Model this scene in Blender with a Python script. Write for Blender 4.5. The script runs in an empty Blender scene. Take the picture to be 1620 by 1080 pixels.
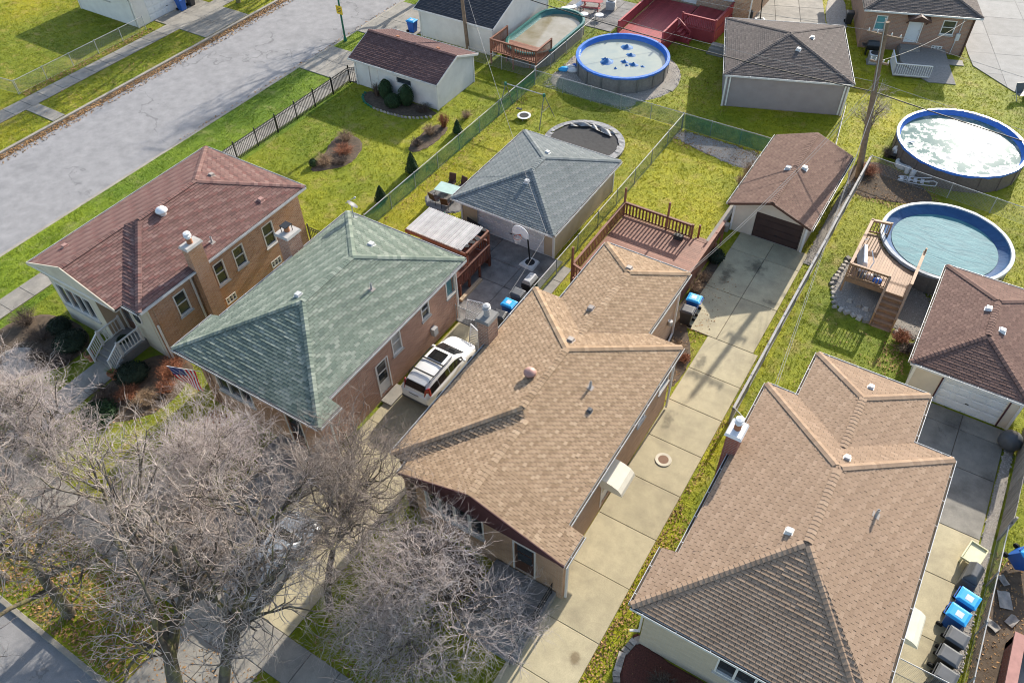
import bpy, math, random
import numpy as np
from mathutils import Vector, Matrix
rnd = random.Random(7)
sc = bpy.context.scene
COL = sc.collection
# ---------------------------------------------------------------- camera
cam = bpy.data.cameras.new('camera'); camo = bpy.data.objects.new('camera', cam); COL.objects.link(camo)
cam.sensor_width = 36.0; cam.lens = 28.13; cam.clip_start = 0.5; cam.clip_end = 2000
def _cam(yaw, pitch, roll):
    cy, sy, cp, sp = math.cos(yaw), math.sin(yaw), math.cos(pitch), math.sin(pitch)
    f = Vector((sy*cp, cy*cp, -sp)); r = Vector((cy, -sy, 0)); u = r.cross(f)
    r2 = math.cos(roll)*r + math.sin(roll)*u; u2 = -math.sin(roll)*r + math.cos(roll)*u
    return Matrix((r2, u2, -f)).transposed().to_4x4()
camo.matrix_world = Matrix.Translation((0, 0, 32)) @ _cam(math.radians(-32.997), math.radians(46.845), math.radians(-1.589))
sc.camera = camo
# ---------------------------------------------------------------- world, sun, exposure
SUN_EL = math.radians(23.7); SUN_AZ = math.radians(1.6)          # azimuth from +Y towards +X
w = bpy.data.worlds.new('World'); sc.world = w; w.use_nodes = True
nt = w.node_tree; bg = nt.nodes['Background']
sky = nt.nodes.new('ShaderNodeTexSky'); sky.sky_type = 'NISHITA'; sky.sun_disc = False
sky.sun_elevation = SUN_EL; sky.sun_rotation = SUN_AZ; sky.air_density = 1.0; sky.dust_density = 1.2; sky.ozone_density = 0.35
nt.links.new(sky.outputs[0], bg.inputs[0]); bg.inputs[1].default_value = 0.135
sl = bpy.data.lights.new('sun', 'SUN'); sl.energy = 4.1; sl.angle = math.radians(0.55); sl.color = (1.0, 0.93, 0.82)
so = bpy.data.objects.new('sun', sl); COL.objects.link(so)
sd = Vector((math.sin(SUN_AZ)*math.cos(SUN_EL), math.cos(SUN_AZ)*math.cos(SUN_EL), math.sin(SUN_EL)))
so.rotation_euler = sd.to_track_quat('Z', 'Y').to_euler(); so.location = (0, 0, 60)
sc.cycles.pixel_filter_type = 'BLACKMAN_HARRIS'; sc.cycles.filter_width = 1.05
vs = sc.view_settings; vs.view_transform = 'Standard'; vs.look = 'None'; vs.exposure = 1.15; vs.gamma = 1.0; vs.use_curve_mapping = False

# ---------------------------------------------------------------- materials
def _new(name, rough=0.8, spec=0.3, metal=0.0):
    m = bpy.data.materials.new(name); m.use_nodes = True
    b = m.node_tree.nodes['Principled BSDF']
    b.inputs['Roughness'].default_value = rough; b.inputs['Metallic'].default_value = metal
    b.inputs['Specular IOR Level'].default_value = spec
    return m, m.node_tree.nodes, m.node_tree.links, b
def _pos(n): return n.new('ShaderNodeNewGeometry').outputs['Position']
def _noise(n, l, vec, scale, detail=5, rough=0.6, dim=None):
    t = n.new('ShaderNodeTexNoise'); t.inputs['Scale'].default_value = scale; t.inputs['Detail'].default_value = detail
    t.inputs['Roughness'].default_value = rough; l.new(vec, t.inputs['Vector']); return t.outputs['Fac']
def _ramp(n, l, fac, stops):
    r = n.new('ShaderNodeValToRGB'); e = r.color_ramp.elements
    while len(e) < len(stops): e.new(0.5)
    for i, (p, c) in enumerate(stops):
        e[i].position = p; e[i].color = (c[0], c[1], c[2], 1)
    l.new(fac, r.inputs[0]); return r.outputs[0]
def _mix(n, l, fac, a, b, mode='MIX'):
    x = n.new('ShaderNodeMix'); x.data_type = 'RGBA'; x.blend_type = mode
    for i, v in ((0, fac), (6, a), (7, b)):
        if hasattr(v, 'links') or hasattr(v, 'is_linked'): l.new(v, x.inputs[i])
        else: x.inputs[i].default_value = v if i == 0 else (v[0], v[1], v[2], 1)
    return x.outputs[2]
def _math(n, l, op, a, b=None):
    x = n.new('ShaderNodeMath'); x.operation = op
    for i, v in enumerate((a, b)):
        if v is None: continue
        if hasattr(v, 'is_linked'): l.new(v, x.inputs[i])
        else: x.inputs[i].default_value = v
    return x.outputs[0]
def _bump(n, l, h, bsdf, strength=0.3, dist=0.02):
    b = n.new('ShaderNodeBump'); b.inputs['Strength'].default_value = strength; b.inputs['Distance'].default_value = dist
    l.new(h, b.inputs['Height']); l.new(b.outputs[0], bsdf.inputs['Normal'])
def _rand(n, l):
    """one number per piece: object random + the face attribute 'tint', wrapped to 0..1"""
    a = n.new('ShaderNodeAttribute'); a.attribute_name = 'tint'; o = n.new('ShaderNodeObjectInfo')
    return _math(n, l, 'FRACT', _math(n, l, 'ADD', a.outputs['Fac'], o.outputs['Random']))
MC = {}
def pm(name, c1, c2=None, scale=3.0, rough=0.75, bump=0.0, bscale=None, var=0.0, spec=0.3, metal=0.0, dirt=None, dscale=0.6, damt=0.5):
    if name in MC: return MC[name]
    m, n, l, b = _new(name, rough, spec, metal)
    p = _pos(n); c2 = c2 or tuple(x*0.8 for x in c1)
    f = _noise(n, l, p, scale); col = _ramp(n, l, f, [(0.3, c2), (0.7, c1)])
    if dirt:
        d = _noise(n, l, p, dscale, 7, 0.65); d = _ramp(n, l, d, [(0.5, (0, 0, 0)), (0.72, (damt,)*3)])
        col = _mix(n, l, d, col, dirt)
    if var:
        r = _rand(n, l); g = n.new('ShaderNodeMapRange'); l.new(r, g.inputs[0]); g.inputs[3].default_value = 1-var; g.inputs[4].default_value = 1+var
        h = n.new('ShaderNodeVectorMath'); h.operation = 'SCALE'; l.new(col, h.inputs[0]); l.new(g.outputs[0], h.inputs['Scale']); col = h.outputs[0]
    l.new(col, b.inputs['Base Color'])
    if bump: _bump(n, l, _noise(n, l, p, bscale or scale*6, 4), b, bump, 0.03)
    MC[name] = m; return m
def shingle_mat(name, cols, granule=0.35):
    """asphalt shingle: colour picked per tab, blotches across the roof, fine mineral grain"""
    m, n, l, b = _new(name, 0.92, 0.15); p = _pos(n)
    r = _rand(n, l); k = len(cols)
    col = _ramp(n, l, r, [(i/(k-1), c) for i, c in enumerate(cols)])
    big = _noise(n, l, p, 0.55, 5, 0.6); col = _mix(n, l, _ramp(n, l, big, [(0.4, (0, 0, 0)), (0.8, (0.35,)*3)]), col, tuple(x*0.7 for x in cols[0]))
    gr = _noise(n, l, p, 60, 2, 0.8); g = _ramp(n, l, gr, [(0.25, (1-granule,)*3), (0.75, (1+granule*0.6,)*3)])
    col = _mix(n, l, 1.0, col, g, 'MULTIPLY'); l.new(col, b.inputs['Base Color'])
    _bump(n, l, _noise(n, l, p, 40, 3), b, 0.35, 0.01)
    return m
def brick_mat(name, c1, c2, mortar, stain=None):
    m, n, l, b = _new(name, 0.88, 0.2)
    tc = n.new('ShaderNodeTexCoord'); ab = n.new('ShaderNodeVectorMath'); ab.operation = 'ABSOLUTE'; l.new(tc.outputs['Normal'], ab.inputs[0])
    s = n.new('ShaderNodeSeparateXYZ'); l.new(ab.outputs[0], s.inputs[0]); q = n.new('ShaderNodeSeparateXYZ'); l.new(tc.outputs['Object'], q.inputs[0])
    u = _math(n, l, 'ADD', _math(n, l, 'MULTIPLY', q.outputs[0], s.outputs[1]), _math(n, l, 'MULTIPLY', q.outputs[1], s.outputs[0]))
    v = _math(n, l, 'ADD', q.outputs[2], _math(n, l, 'MULTIPLY', q.outputs[1], s.outputs[2]))
    cx = n.new('ShaderNodeCombineXYZ'); l.new(u, cx.inputs[0]); l.new(v, cx.inputs[1])
    t = n.new('ShaderNodeTexBrick'); l.new(cx.outputs[0], t.inputs['Vector'])
    t.inputs['Color1'].default_value = (*c1, 1); t.inputs['Color2'].default_value = (*c2, 1); t.inputs['Mortar'].default_value = (*mortar, 1)
    t.inputs['Scale'].default_value = 1; t.inputs['Brick Width'].default_value = 0.3; t.inputs['Row Height'].default_value = 0.105; t.inputs['Mortar Size'].default_value = 0.014; t.inputs['Bias'].default_value = -0.1
    p = _pos(n); col = _mix(n, l, _noise(n, l, p, 6, 4), t.outputs[0], tuple(x*0.6 for x in c1), 'MIX')
    col = _mix(n, l, 0.62, col, t.outputs[0])
    if stain: col = _mix(n, l, _ramp(n, l, _noise(n, l, p, 0.7, 5), [(0.45, (0, 0, 0)), (0.7, (0.55,)*3)]), col, stain)
    l.new(col, b.inputs['Base Color'])
    inv = _math(n, l, 'SUBTRACT', 1.0, t.outputs['Fac']); _bump(n, l, inv, b, 0.6, 0.02)
    return m
def concrete_mat(name, c1, c2, stain, amt=0.6, sscale=0.35, rough=0.82, crack=0.0):
    m, n, l, b = _new(name, rough, 0.3); p = _pos(n)
    col = _ramp(n, l, _noise(n, l, p, 1.3, 8, 0.65), [(0.32, c2), (0.66, c1)])
    st = _noise(n, l, p, sscale, 8, 0.62); col = _mix(n, l, _ramp(n, l, st, [(0.52, (0, 0, 0)), (0.74, (amt,)*3)]), col, stain)
    fine = _noise(n, l, p, 28, 4, 0.7); col = _mix(n, l, 1.0, col, _ramp(n, l, fine, [(0.3, (0.84,)*3), (0.7, (1.12,)*3)]), 'MULTIPLY')
    r = _rand(n, l); col = _mix(n, l, 1.0, col, _ramp(n, l, r, [(0, (0.9,)*3), (1, (1.08,)*3)]), 'MULTIPLY')
    if crack:
        v = n.new('ShaderNodeTexVoronoi'); v.feature = 'DISTANCE_TO_EDGE'; v.inputs['Scale'].default_value = crack
        dn = n.new('ShaderNodeTexNoise'); dn.inputs['Scale'].default_value = 0.5; dn.inputs['Detail'].default_value = 6; l.new(p, dn.inputs['Vector'])
        wv = n.new('ShaderNodeVectorMath'); wv.operation = 'MULTIPLY_ADD'; l.new(dn.outputs['Color'], wv.inputs[0]); wv.inputs[1].default_value = (5, 5, 5); l.new(p, wv.inputs[2]); l.new(wv.outputs[0], v.inputs['Vector'])
        brk = _noise(n, l, p, 0.22, 3); thr = _ramp(n, l, brk, [(0.42, (0, 0, 0)), (0.6, (0.009,)*3)])
        ln = _math(n, l, 'LESS_THAN', v.outputs[0], thr); col = _mix(n, l, _math(n, l, 'MULTIPLY', ln, 0.5), col, tuple(x*0.5 for x in c2))
    l.new(col, b.inputs['Base Color']); _bump(n, l, fine, b, 0.25, 0.012)
    return m
def grass_mat(name, blade=False):
    m, n, l, b = _new(name, 0.75, 0.15); p = _pos(n)
    a = _ramp(n, l, _noise(n, l, p, 0.16, 6, 0.6), [(0.3, (0.15, 0.19, 0.016)), (0.5, (0.25, 0.265, 0.02)), (0.7, (0.33, 0.315, 0.028))])
    zone = _ramp(n, l, _noise(n, l, p, 0.045, 3, 0.5), [(0.42, (0, 0, 0)), (0.62, (0.7,)*3)]); a = _mix(n, l, zone, a, (0.125, 0.18, 0.02))
    f = _noise(n, l, p, 2.2, 8, 0.72); col = _mix(n, l, 1.0, a, _ramp(n, l, f, [(0.28, (0.6, 0.66, 0.6)), (0.5, (0.95,)*3), (0.75, (1.35, 1.28, 1.2))]), 'MULTIPLY')
    dry = _noise(n, l, p, 0.75, 7, 0.7); col = _mix(n, l, _ramp(n, l, dry, [(0.52, (0, 0, 0)), (0.68, (0.7,)*3)]), col, (0.33, 0.27, 0.10)); worn = _noise(n, l, p, 0.28, 8, 0.72); col = _mix(n, l, _ramp(n, l, worn, [(0.62, (0, 0, 0)), (0.74, (0.6,)*3)]), col, (0.22, 0.18, 0.10))
    sx = n.new('ShaderNodeSeparateXYZ'); l.new(p, sx.inputs[0]); mr = n.new('ShaderNodeMapRange'); l.new(sx.outputs[0], mr.inputs[0]); mr.inputs[1].default_value = -80; mr.inputs[2].default_value = 20   # every owner's lawn is a little different
    lot = _ramp(n, l, mr.outputs[0], [(0.0, (1.18, 1.08, 0.85)), (0.22, (0.8, 1.0, 0.85)), (0.38, (1.05, 1.06, 0.9)), (0.507, (1.2, 1.1, 0.9)), (0.631, (1.25, 1.16, 0.8)), (0.759, (1.08, 1.06, 1.0))]); lot.node.color_ramp.interpolation = 'CONSTANT'; col = _mix(n, l, 1.0, col, lot, 'MULTIPLY')
    if blade:
        r = _rand(n, l); col = _mix(n, l, 1.0, col, _ramp(n, l, r, [(0, (0.6, 0.66, 0.6)), (0.6, (1.05,)*3), (1, (1.6, 1.45, 1.35))]), 'MULTIPLY')
        l.new(col, b.inputs['Base Color'])
        tr = n.new('ShaderNodeBsdfTranslucent'); l.new(col, tr.inputs[0]); mx = n.new('ShaderNodeMixShader'); mx.inputs[0].default_value = 0.35
        l.new(b.outputs[0], mx.inputs[1]); l.new(tr.outputs[0], mx.inputs[2]); l.new(mx.outputs[0], n['Material Output'].inputs[0])
    else:
        l.new(col, b.inputs['Base Color']); _bump(n, l, _noise(n, l, p, 9, 6, 0.7), b, 1.0, 0.12)
    return m
def glass_mat(name, col=(0.02, 0.025, 0.03), rough=0.04):
    if name in MC: return MC[name]
    m, n, l, b = _new(name, rough, 0.9); p = _pos(n)
    l.new(_ramp(n, l, _noise(n, l, p, 0.8, 3), [(0.3, col), (0.8, tuple(x*2.4 for x in col))]), b.inputs['Base Color']); MC[name] = m; return m
def screen_mat(name, col, alpha):
    m, n, l, b = _new(name, 0.7, 0.2); p = _pos(n)
    l.new(_ramp(n, l, _noise(n, l, p, 2, 4), [(0.3, tuple(x*0.7 for x in col)), (0.7, col)]), b.inputs['Base Color'])
    t = n.new('ShaderNodeBsdfTransparent'); x = n.new('ShaderNodeMixShader')
    k = _ramp(n, l, _noise(n, l, p, 0.9, 5), [(0.3, (alpha*0.72,)*3), (0.7, (min(1, alpha*1.25),)*3)]); l.new(k, x.inputs[0])
    l.new(t.outputs[0], x.inputs[1]); l.new(b.outputs[0], x.inputs[2]); l.new(x.outputs[0], n['Material Output'].inputs[0]); return m
M = {}
M['grass'] = grass_mat('lawn grass'); M['blade'] = grass_mat('grass blades', True)
M['soil'] = pm('bare soil', (0.13, 0.095, 0.065), (0.07, 0.05, 0.035), 4, 0.95, 0.6, 30)
M['mulch'] = pm('red mulch', (0.16, 0.055, 0.04), (0.06, 0.025, 0.02), 16, 0.95, 0.9, 40)
M['gravel'] = pm('pale gravel bed', (0.42, 0.38, 0.33), (0.18, 0.16, 0.14), 22, 0.9, 1.0, 30)
M['stone'] = pm('loose stone', (0.44, 0.40, 0.35), (0.26, 0.23, 0.2), 9, 0.85, 0.4, 30, var=0.35)
M['drive'] = concrete_mat('warm drive concrete', (0.445, 0.385, 0.25), (0.35, 0.305, 0.20), (0.22, 0.185, 0.13), 0.55, 0.55)
M['walk'] = concrete_mat('sidewalk concrete', (0.31, 0.285, 0.245), (0.215, 0.2, 0.175), (0.12, 0.11, 0.098), 0.65, 0.5)
M['patio'] = concrete_mat('stained patio concrete', (0.24, 0.23, 0.22), (0.13, 0.125, 0.12), (0.045, 0.042, 0.04), 0.85, 0.75)
M['oldslab'] = concrete_mat('old drive concrete', (0.27, 0.25, 0.215), (0.19, 0.178, 0.155), (0.07, 0.066, 0.06), 0.8, 0.45, crack=0.16)
M['road'] = concrete_mat('worn street paving', (0.31, 0.30, 0.298), (0.23, 0.224, 0.224), (0.14, 0.137, 0.138), 0.8, 0.14, crack=0.09)
M['kerb'] = concrete_mat('kerb concrete', (0.33, 0.30, 0.25), (0.25, 0.225, 0.19), (0.14, 0.12, 0.10), 0.5, 0.6)
M['porch'] = concrete_mat('porch slab', (0.25, 0.24, 0.225), (0.18, 0.175, 0.165), (0.1, 0.1, 0.1), 0.6, 0.8)
M['brick_orange'] = brick_mat('orange brown face brick', (0.52, 0.295, 0.18), (0.33, 0.165, 0.095), (0.50, 0.41, 0.32), (0.45, 0.225, 0.09))
M['brick_pink'] = brick_mat('pinkish face brick', (0.50, 0.275, 0.19), (0.30, 0.145, 0.10), (0.48, 0.40, 0.33))
M['brick_tan'] = brick_mat('tan face brick', (0.50, 0.31, 0.19), (0.33, 0.19, 0.115), (0.48, 0.41, 0.33))
M['brick_mixed'] = brick_mat('mixed brown brick', (0.42, 0.24, 0.16), (0.17, 0.09, 0.065), (0.44, 0.39, 0.33))
M['brick_cream'] = brick_mat('cream face brick', (0.55, 0.47, 0.35), (0.48, 0.40, 0.29), (0.46, 0.41, 0.33))
M['brick_red'] = brick_mat('red face brick', (0.30, 0.09, 0.06), (0.22, 0.065, 0.05), (0.32, 0.27, 0.24))
M['stucco'] = pm('cream stucco', (0.60, 0.55, 0.44), (0.50, 0.455, 0.36), 1.2, 0.9, 0.25, 40, dirt=(0.36, 0.32, 0.25), dscale=0.8)
M['trim'] = pm('white painted trim', (0.72, 0.70, 0.66), (0.62, 0.60, 0.56), 3, 0.5, dirt=(0.45, 0.42, 0.38), dscale=1.5, damt=0.4)
M['gutter'] = pm('aluminium gutter', (0.62, 0.62, 0.61), (0.5, 0.5, 0.49), 4, 0.42, dirt=(0.3, 0.28, 0.25), dscale=2.5)
M['gutter_in'] = pm('dark brown gutter bed', (0.12, 0.09, 0.065), (0.06, 0.05, 0.04), 20, 0.95)  # dark brown mottled strip along the bottom of the gutter trough
M['maroon'] = pm('maroon gable boards', (0.085, 0.035, 0.038), (0.06, 0.025, 0.028), 5, 0.7)
M['brownfascia'] = pm('brown fascia', (0.10, 0.05, 0.035), None, 5, 0.6)
M['sid_white'] = pm('white vinyl siding', (0.66, 0.64, 0.60), (0.58, 0.56, 0.53), 1.5, 0.55, dirt=(0.42, 0.40, 0.36), dscale=0.7, damt=0.35)
M['sid_cream'] = pm('cream siding', (0.58, 0.50, 0.40), (0.50, 0.43, 0.34), 1.5, 0.6, dirt=(0.36, 0.31, 0.25), dscale=0.8, damt=0.4)
M['sid_tan'] = pm('tan siding', (0.46, 0.36, 0.25), (0.40, 0.31, 0.21), 1.5, 0.6, dirt=(0.3, 0.23, 0.16), dscale=0.8, damt=0.4)
M['sid_mauve'] = pm('mauve grey siding', (0.30, 0.26, 0.25), (0.26, 0.22, 0.215), 1.5, 0.6)
M['gdoor_white'] = pm('white garage door', (0.66, 0.67, 0.68), (0.58, 0.59, 0.60), 1, 0.45, dirt=(0.42, 0.42, 0.42), dscale=0.9, damt=0.35)
M['gdoor_brown'] = pm('dark brown garage door', (0.065, 0.04, 0.034), (0.05, 0.03, 0.026), 1.5, 0.5)
M['glass'] = glass_mat('window glass'); M['glass_teal'] = glass_mat('curtained teal glass', (0.06, 0.16, 0.17), 0.1); M['glass_dark'] = glass_mat('tinted car glass', (0.008, 0.009, 0.010))
M['curtain'] = pm('pale blind behind glass', (0.42, 0.40, 0.36), None, 5, 0.3, spec=0.7)
M['sill'] = pm('limestone sill', (0.46, 0.44, 0.41), None, 4, 0.8)
M['cedar'] = pm('red stained cedar', (0.24, 0.105, 0.065), (0.16, 0.065, 0.04), 6, 0.6, 0.2, 30, var=0.22)
M['cedar_dark'] = pm('dark stained cedar', (0.15, 0.06, 0.042), (0.09, 0.036, 0.026), 6, 0.6, 0.2, 30, var=0.25)
M['deckboard'] = pm('weathered deck boards', (0.28, 0.135, 0.09), (0.21, 0.095, 0.065), 5, 0.6, 0.2, 40, var=0.14)
M['poolwood'] = pm('new brown deck lumber', (0.36, 0.215, 0.125), (0.27, 0.155, 0.088), 5, 0.6, 0.2, 40, var=0.15)
M['redpaint'] = pm('red painted deck', (0.34, 0.055, 0.06), (0.27, 0.042, 0.046), 3, 0.5, 0.1, 20, var=0.12)
M['greywood'] = pm('weathered grey wood', (0.32, 0.29, 0.26), (0.23, 0.21, 0.185), 7, 0.85, 0.4, 30, var=0.22)
M['polewood'] = pm('old pole timber', (0.24, 0.17, 0.12), (0.14, 0.10, 0.07), 5, 0.9, 0.5, 25)
M['corr'] = pm('weathered corrugated panel', (0.55, 0.53, 0.515), (0.42, 0.40, 0.39), 2.5, 0.6, var=0.12)
M['iron'] = pm('black iron', (0.012, 0.012, 0.013), None, 5, 0.45, spec=0.5)
M['galv'] = pm('galvanised steel', (0.42, 0.42, 0.42), (0.33, 0.33, 0.33), 6, 0.6, metal=0.2)
M['dkgalv'] = pm('dull steel', (0.2, 0.2, 0.2), None, 6, 0.5, metal=0.5)
M['greenmetal'] = pm('green enamel', (0.02, 0.14, 0.085), None, 6, 0.45)
M['screen'] = screen_mat('green privacy mesh', (0.03, 0.17, 0.11), 0.62); M['wire'] = M['galv']; M['screen_dk'] = screen_mat('sparse green mesh', (0.03, 0.15, 0.10), 0.34)
M['plas_blue'] = pm('blue bin plastic', (0.015, 0.10, 0.40), (0.012, 0.08, 0.33), 2, 0.4, spec=0.5); M['plas_lblue'] = pm('light blue bin lid', (0.02, 0.36, 0.74), (0.016, 0.30, 0.66), 2, 0.4, spec=0.5)
M['plas_black'] = pm('black bin plastic', (0.025, 0.026, 0.028), (0.035, 0.036, 0.04), 3, 0.45, spec=0.5); M['plas_grey'] = pm('grey bin lid', (0.10, 0.105, 0.115), (0.075, 0.08, 0.085), 3, 0.5)
M['plas_white'] = pm('white plastic', (0.72, 0.72, 0.72), (0.62, 0.62, 0.63), 3, 0.4); M['plas_cream'] = pm('pale yellow plastic', (0.70, 0.66, 0.42), None, 3, 0.5)
M['rubber'] = pm('tyre rubber', (0.015, 0.015, 0.016), None, 8, 0.8); M['black'] = pm('black fabric', (0.02, 0.02, 0.022), (0.035, 0.035, 0.037), 4, 0.8)
M['terracotta'] = pm('terracotta', (0.36, 0.15, 0.08), None, 6, 0.8); M['claypipe'] = pm('clay flue tile', (0.34, 0.15, 0.075), None, 6, 0.8)
M['paint_white'] = pm('white car paint', (0.74, 0.74, 0.73), (0.72, 0.72, 0.71), 1, 0.22, spec=0.7); M['paint_grey'] = pm('blue grey car paint', (0.20, 0.235, 0.28), (0.19, 0.22, 0.265), 1, 0.25, spec=0.7)
M['chrome'] = pm('chrome', (0.6, 0.6, 0.62), None, 1, 0.15, metal=0.9); M['redlens'] = pm('red lamp lens', (0.32, 0.01, 0.01), None, 1, 0.2, spec=0.7); M['clearlens'] = pm('clear lamp lens', (0.55, 0.56, 0.58), None, 1, 0.15, spec=0.8)
M['bark'] = pm('grey bark', (0.15, 0.125, 0.095), (0.07, 0.055, 0.045), 5, 0.95, 0.6, 14, dirt=(0.22, 0.21, 0.06), dscale=1.2, damt=0.8)
M['twig2'] = pm('grey brown twigs', (0.50, 0.435, 0.395), (0.22, 0.185, 0.16), 2, 0.9); M['twig'] = pm('pale twigs', (0.62, 0.545, 0.51), (0.30, 0.25, 0.23), 3, 0.9); M['branch2'] = pm('brown twigs', (0.27, 0.22, 0.19), (0.13, 0.105, 0.09), 3, 0.9); M['branch'] = pm('dark branch bark', (0.15, 0.12, 0.10), (0.085, 0.07, 0.06), 4, 0.95)
M['evergreen'] = pm('evergreen foliage', (0.035, 0.075, 0.025), (0.018, 0.04, 0.014), 7, 0.8, var=0.4); M['yew'] = pm('dark yew foliage', (0.022, 0.035, 0.018), (0.012, 0.02, 0.01), 7, 0.8, var=0.4)
M['straw'] = pm('dry straw stems', (0.36, 0.25, 0.15), (0.22, 0.14, 0.085), 6, 0.9, var=0.35); M['rust'] = pm('rusty dry leaves', (0.34, 0.14, 0.07), (0.20, 0.075, 0.04), 6, 0.9, var=0.4); M['drybrown'] = pm('dry brown stems', (0.14, 0.10, 0.075), (0.075, 0.055, 0.042), 6, 0.9, var=0.4)
M['leaf'] = pm('fallen leaves', (0.36, 0.21, 0.09), (0.20, 0.11, 0.05), 9, 0.9, var=0.45); M['blueplastic'] = pm('blue vinyl liner', (0.02, 0.15, 0.55), (0.014, 0.11, 0.45), 4, 0.35, 0.5, 9, spec=0.5)
M['spike'] = pm('green spiky leaves', (0.13, 0.20, 0.04), (0.08, 0.13, 0.03), 6, 0.7, var=0.3)
M['mushroom'] = pm('faded pink vent', (0.42, 0.24, 0.20), None, 5, 0.5); M['ventgrey'] = pm('brown grey vent metal', (0.33, 0.29, 0.26), (0.27, 0.235, 0.21), 6, 0.5)
M['wiremat'] = pm('dull cable sheath', (0.30, 0.29, 0.28), None, 4, 0.8); M['slat'] = pm('dull grey fence slat', (0.34, 0.33, 0.32), (0.26, 0.25, 0.24), 5, 0.8, var=0.15)
M['smoothslab'] = concrete_mat('smooth trowelled concrete', (0.27, 0.268, 0.26), (0.22, 0.218, 0.21), (0.2, 0.2, 0.19), 0.4, 0.3, rough=0.85); M['felt'] = pm('dark roofing felt', (0.07, 0.058, 0.05), None, 8, 0.95)
M['awning'] = pm('cream metal awning', (0.72, 0.67, 0.54), (0.64, 0.59, 0.47), 2, 0.5); M['poolwall'] = pm('wood grain pool wall', (0.16, 0.13, 0.115), (0.10, 0.082, 0.074), 9, 0.6)
# ---------------------------------------------------------------- mesh helpers
W = {}                                     # world matrix of every parent
def wm(o): return W.get(o, Matrix.Identity(4)) if o is not None else Matrix.Identity(4)
def link(o, parent=None, basis=None):
    COL.objects.link(o); o.parent = parent
    b = basis if basis is not None else Matrix.Identity(4); o.matrix_basis = b; W[o] = wm(parent) @ b; return o
class MB:
    def __init__(s): s.v = []; s.f = []; s.t = []
    def add(s, vs, fs, tint=0.0):
        k = len(s.v); s.v += [tuple(p) for p in vs]; s.f += [tuple(i+k for i in f) for f in fs]; s.t += [tint]*len(fs); return s
    def quad(s, *p, tint=0.0): return s.add(p, [tuple(range(len(p)))], tint)
    def hexa(s, b, t, tint=0.0):          # two rings of n points
        n = len(b); fs = [tuple(range(n-1, -1, -1)), tuple(range(n, 2*n))] + [(i, (i+1) % n, (i+1) % n+n, i+n) for i in range(n)]
        return s.add(list(b)+list(t), fs, tint)
    def box(s, x0, y0, z0, x1, y1, z1, tint=0.0):
        x0, x1 = min(x0, x1), max(x0, x1); y0, y1 = min(y0, y1), max(y0, y1); z0, z1 = min(z0, z1), max(z0, z1)
        return s.hexa([(x0, y0, z0), (x1, y0, z0), (x1, y1, z0), (x0, y1, z0)], [(x0, y0, z1), (x1, y0, z1), (x1, y1, z1), (x0, y1, z1)], tint)
    def prism(s, poly, z0, z1, tint=0.0):
        return s.hexa([(x, y, z0) for x, y in poly], [(x, y, z1) for x, y in poly], tint)
    def bar(s, p, q, wd, ht, up=(0, 0, 1), tint=0.0):      # rectangular bar from p to q
        p, q = Vector(p), Vector(q); d = (q-p).normalized(); u = Vector(up)
        if abs(d.dot(u)) > 0.98: u = Vector((0, 1, 0))
        a = d.cross(u).normalized()*wd/2; c = a.cross(d).normalized()*ht/2
        r = [(-a-c), (a-c), (a+c), (-a+c)]
        return s.hexa([p+x for x in r], [q+x for x in r], tint)
    def tube(s, p, q, r, r2=None, n=6, tint=0.0):
        p, q = Vector(p), Vector(q); d = (q-p).normalized(); u = Vector((0, 0, 1)) if abs(d.z) < 0.9 else Vector((1, 0, 0))
        a = d.cross(u).normalized(); c = a.cross(d); r2 = r if r2 is None else r2
        an = [2*math.pi*i/n for i in range(n)]
        return s.hexa([p+(a*math.cos(t)+c*math.sin(t))*r for t in an], [q+(a*math.cos(t)+c*math.sin(t))*r2 for t in an], tint)
    def path(s, pts, r, n=6, closed=False):
        for i in range(len(pts)-(0 if closed else 1)): s.tube(pts[i], pts[(i+1) % len(pts)], r, r, n)
        return s
    def lathe(s, prof, n=24, c=(0, 0, 0), cap=True, sx=1, sy=1, tint=0.0):
        vs = [(c[0]+r*sx*math.cos(2*math.pi*i/n), c[1]+r*sy*math.sin(2*math.pi*i/n), c[2]+z) for r, z in prof for i in range(n)]
        fs = [(j*n+i, j*n+(i+1) % n, (j+1)*n+(i+1) % n, (j+1)*n+i) for j in range(len(prof)-1) for i in range(n)]
        if cap: fs += [tuple(range(n-1, -1, -1)), tuple((len(prof)-1)*n+i for i in range(n))]
        return s.add(vs, fs, tint)
    def sheet(s, fn, nu, nv, tint=0.0):
        vs = [fn(i/nu, j/nv) for j in range(nv+1) for i in range(nu+1)]
        return s.add(vs, [(j*(nu+1)+i, j*(nu+1)+i+1, (j+1)*(nu+1)+i+1, (j+1)*(nu+1)+i) for j in range(nv) for i in range(nu)], tint)
    def mesh(s, name, mat, smooth=False, M_inv=None):
        me = bpy.data.meshes.new(name); v = s.v
        if M_inv is not None: v = [tuple(M_inv @ Vector(p)) for p in v]
        me.from_pydata(v, [], s.f); at = me.attributes.new('tint', 'FLOAT', 'FACE'); at.data.foreach_set('value', s.t)
        me.materials.append(mat)
        if smooth: me.polygons.foreach_set('use_smooth', [True]*len(me.polygons))
        me.update(); return me
    def build(s, name, mat, parent=None, smooth=False, local=False, bevel=0.0, kind=None, **props):
        mi = None if (parent is None or local) else wm(parent).inverted()
        o = bpy.data.objects.new(name, s.mesh(name, mat, smooth, mi)); link(o, parent)
        if bevel:
            b = o.modifiers.new('bevel', 'BEVEL'); b.width = bevel; b.segments = 2; b.limit_method = 'ANGLE'
        if kind: o['kind'] = kind
        for k, x in props.items(): o[k] = x
        return o
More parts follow.
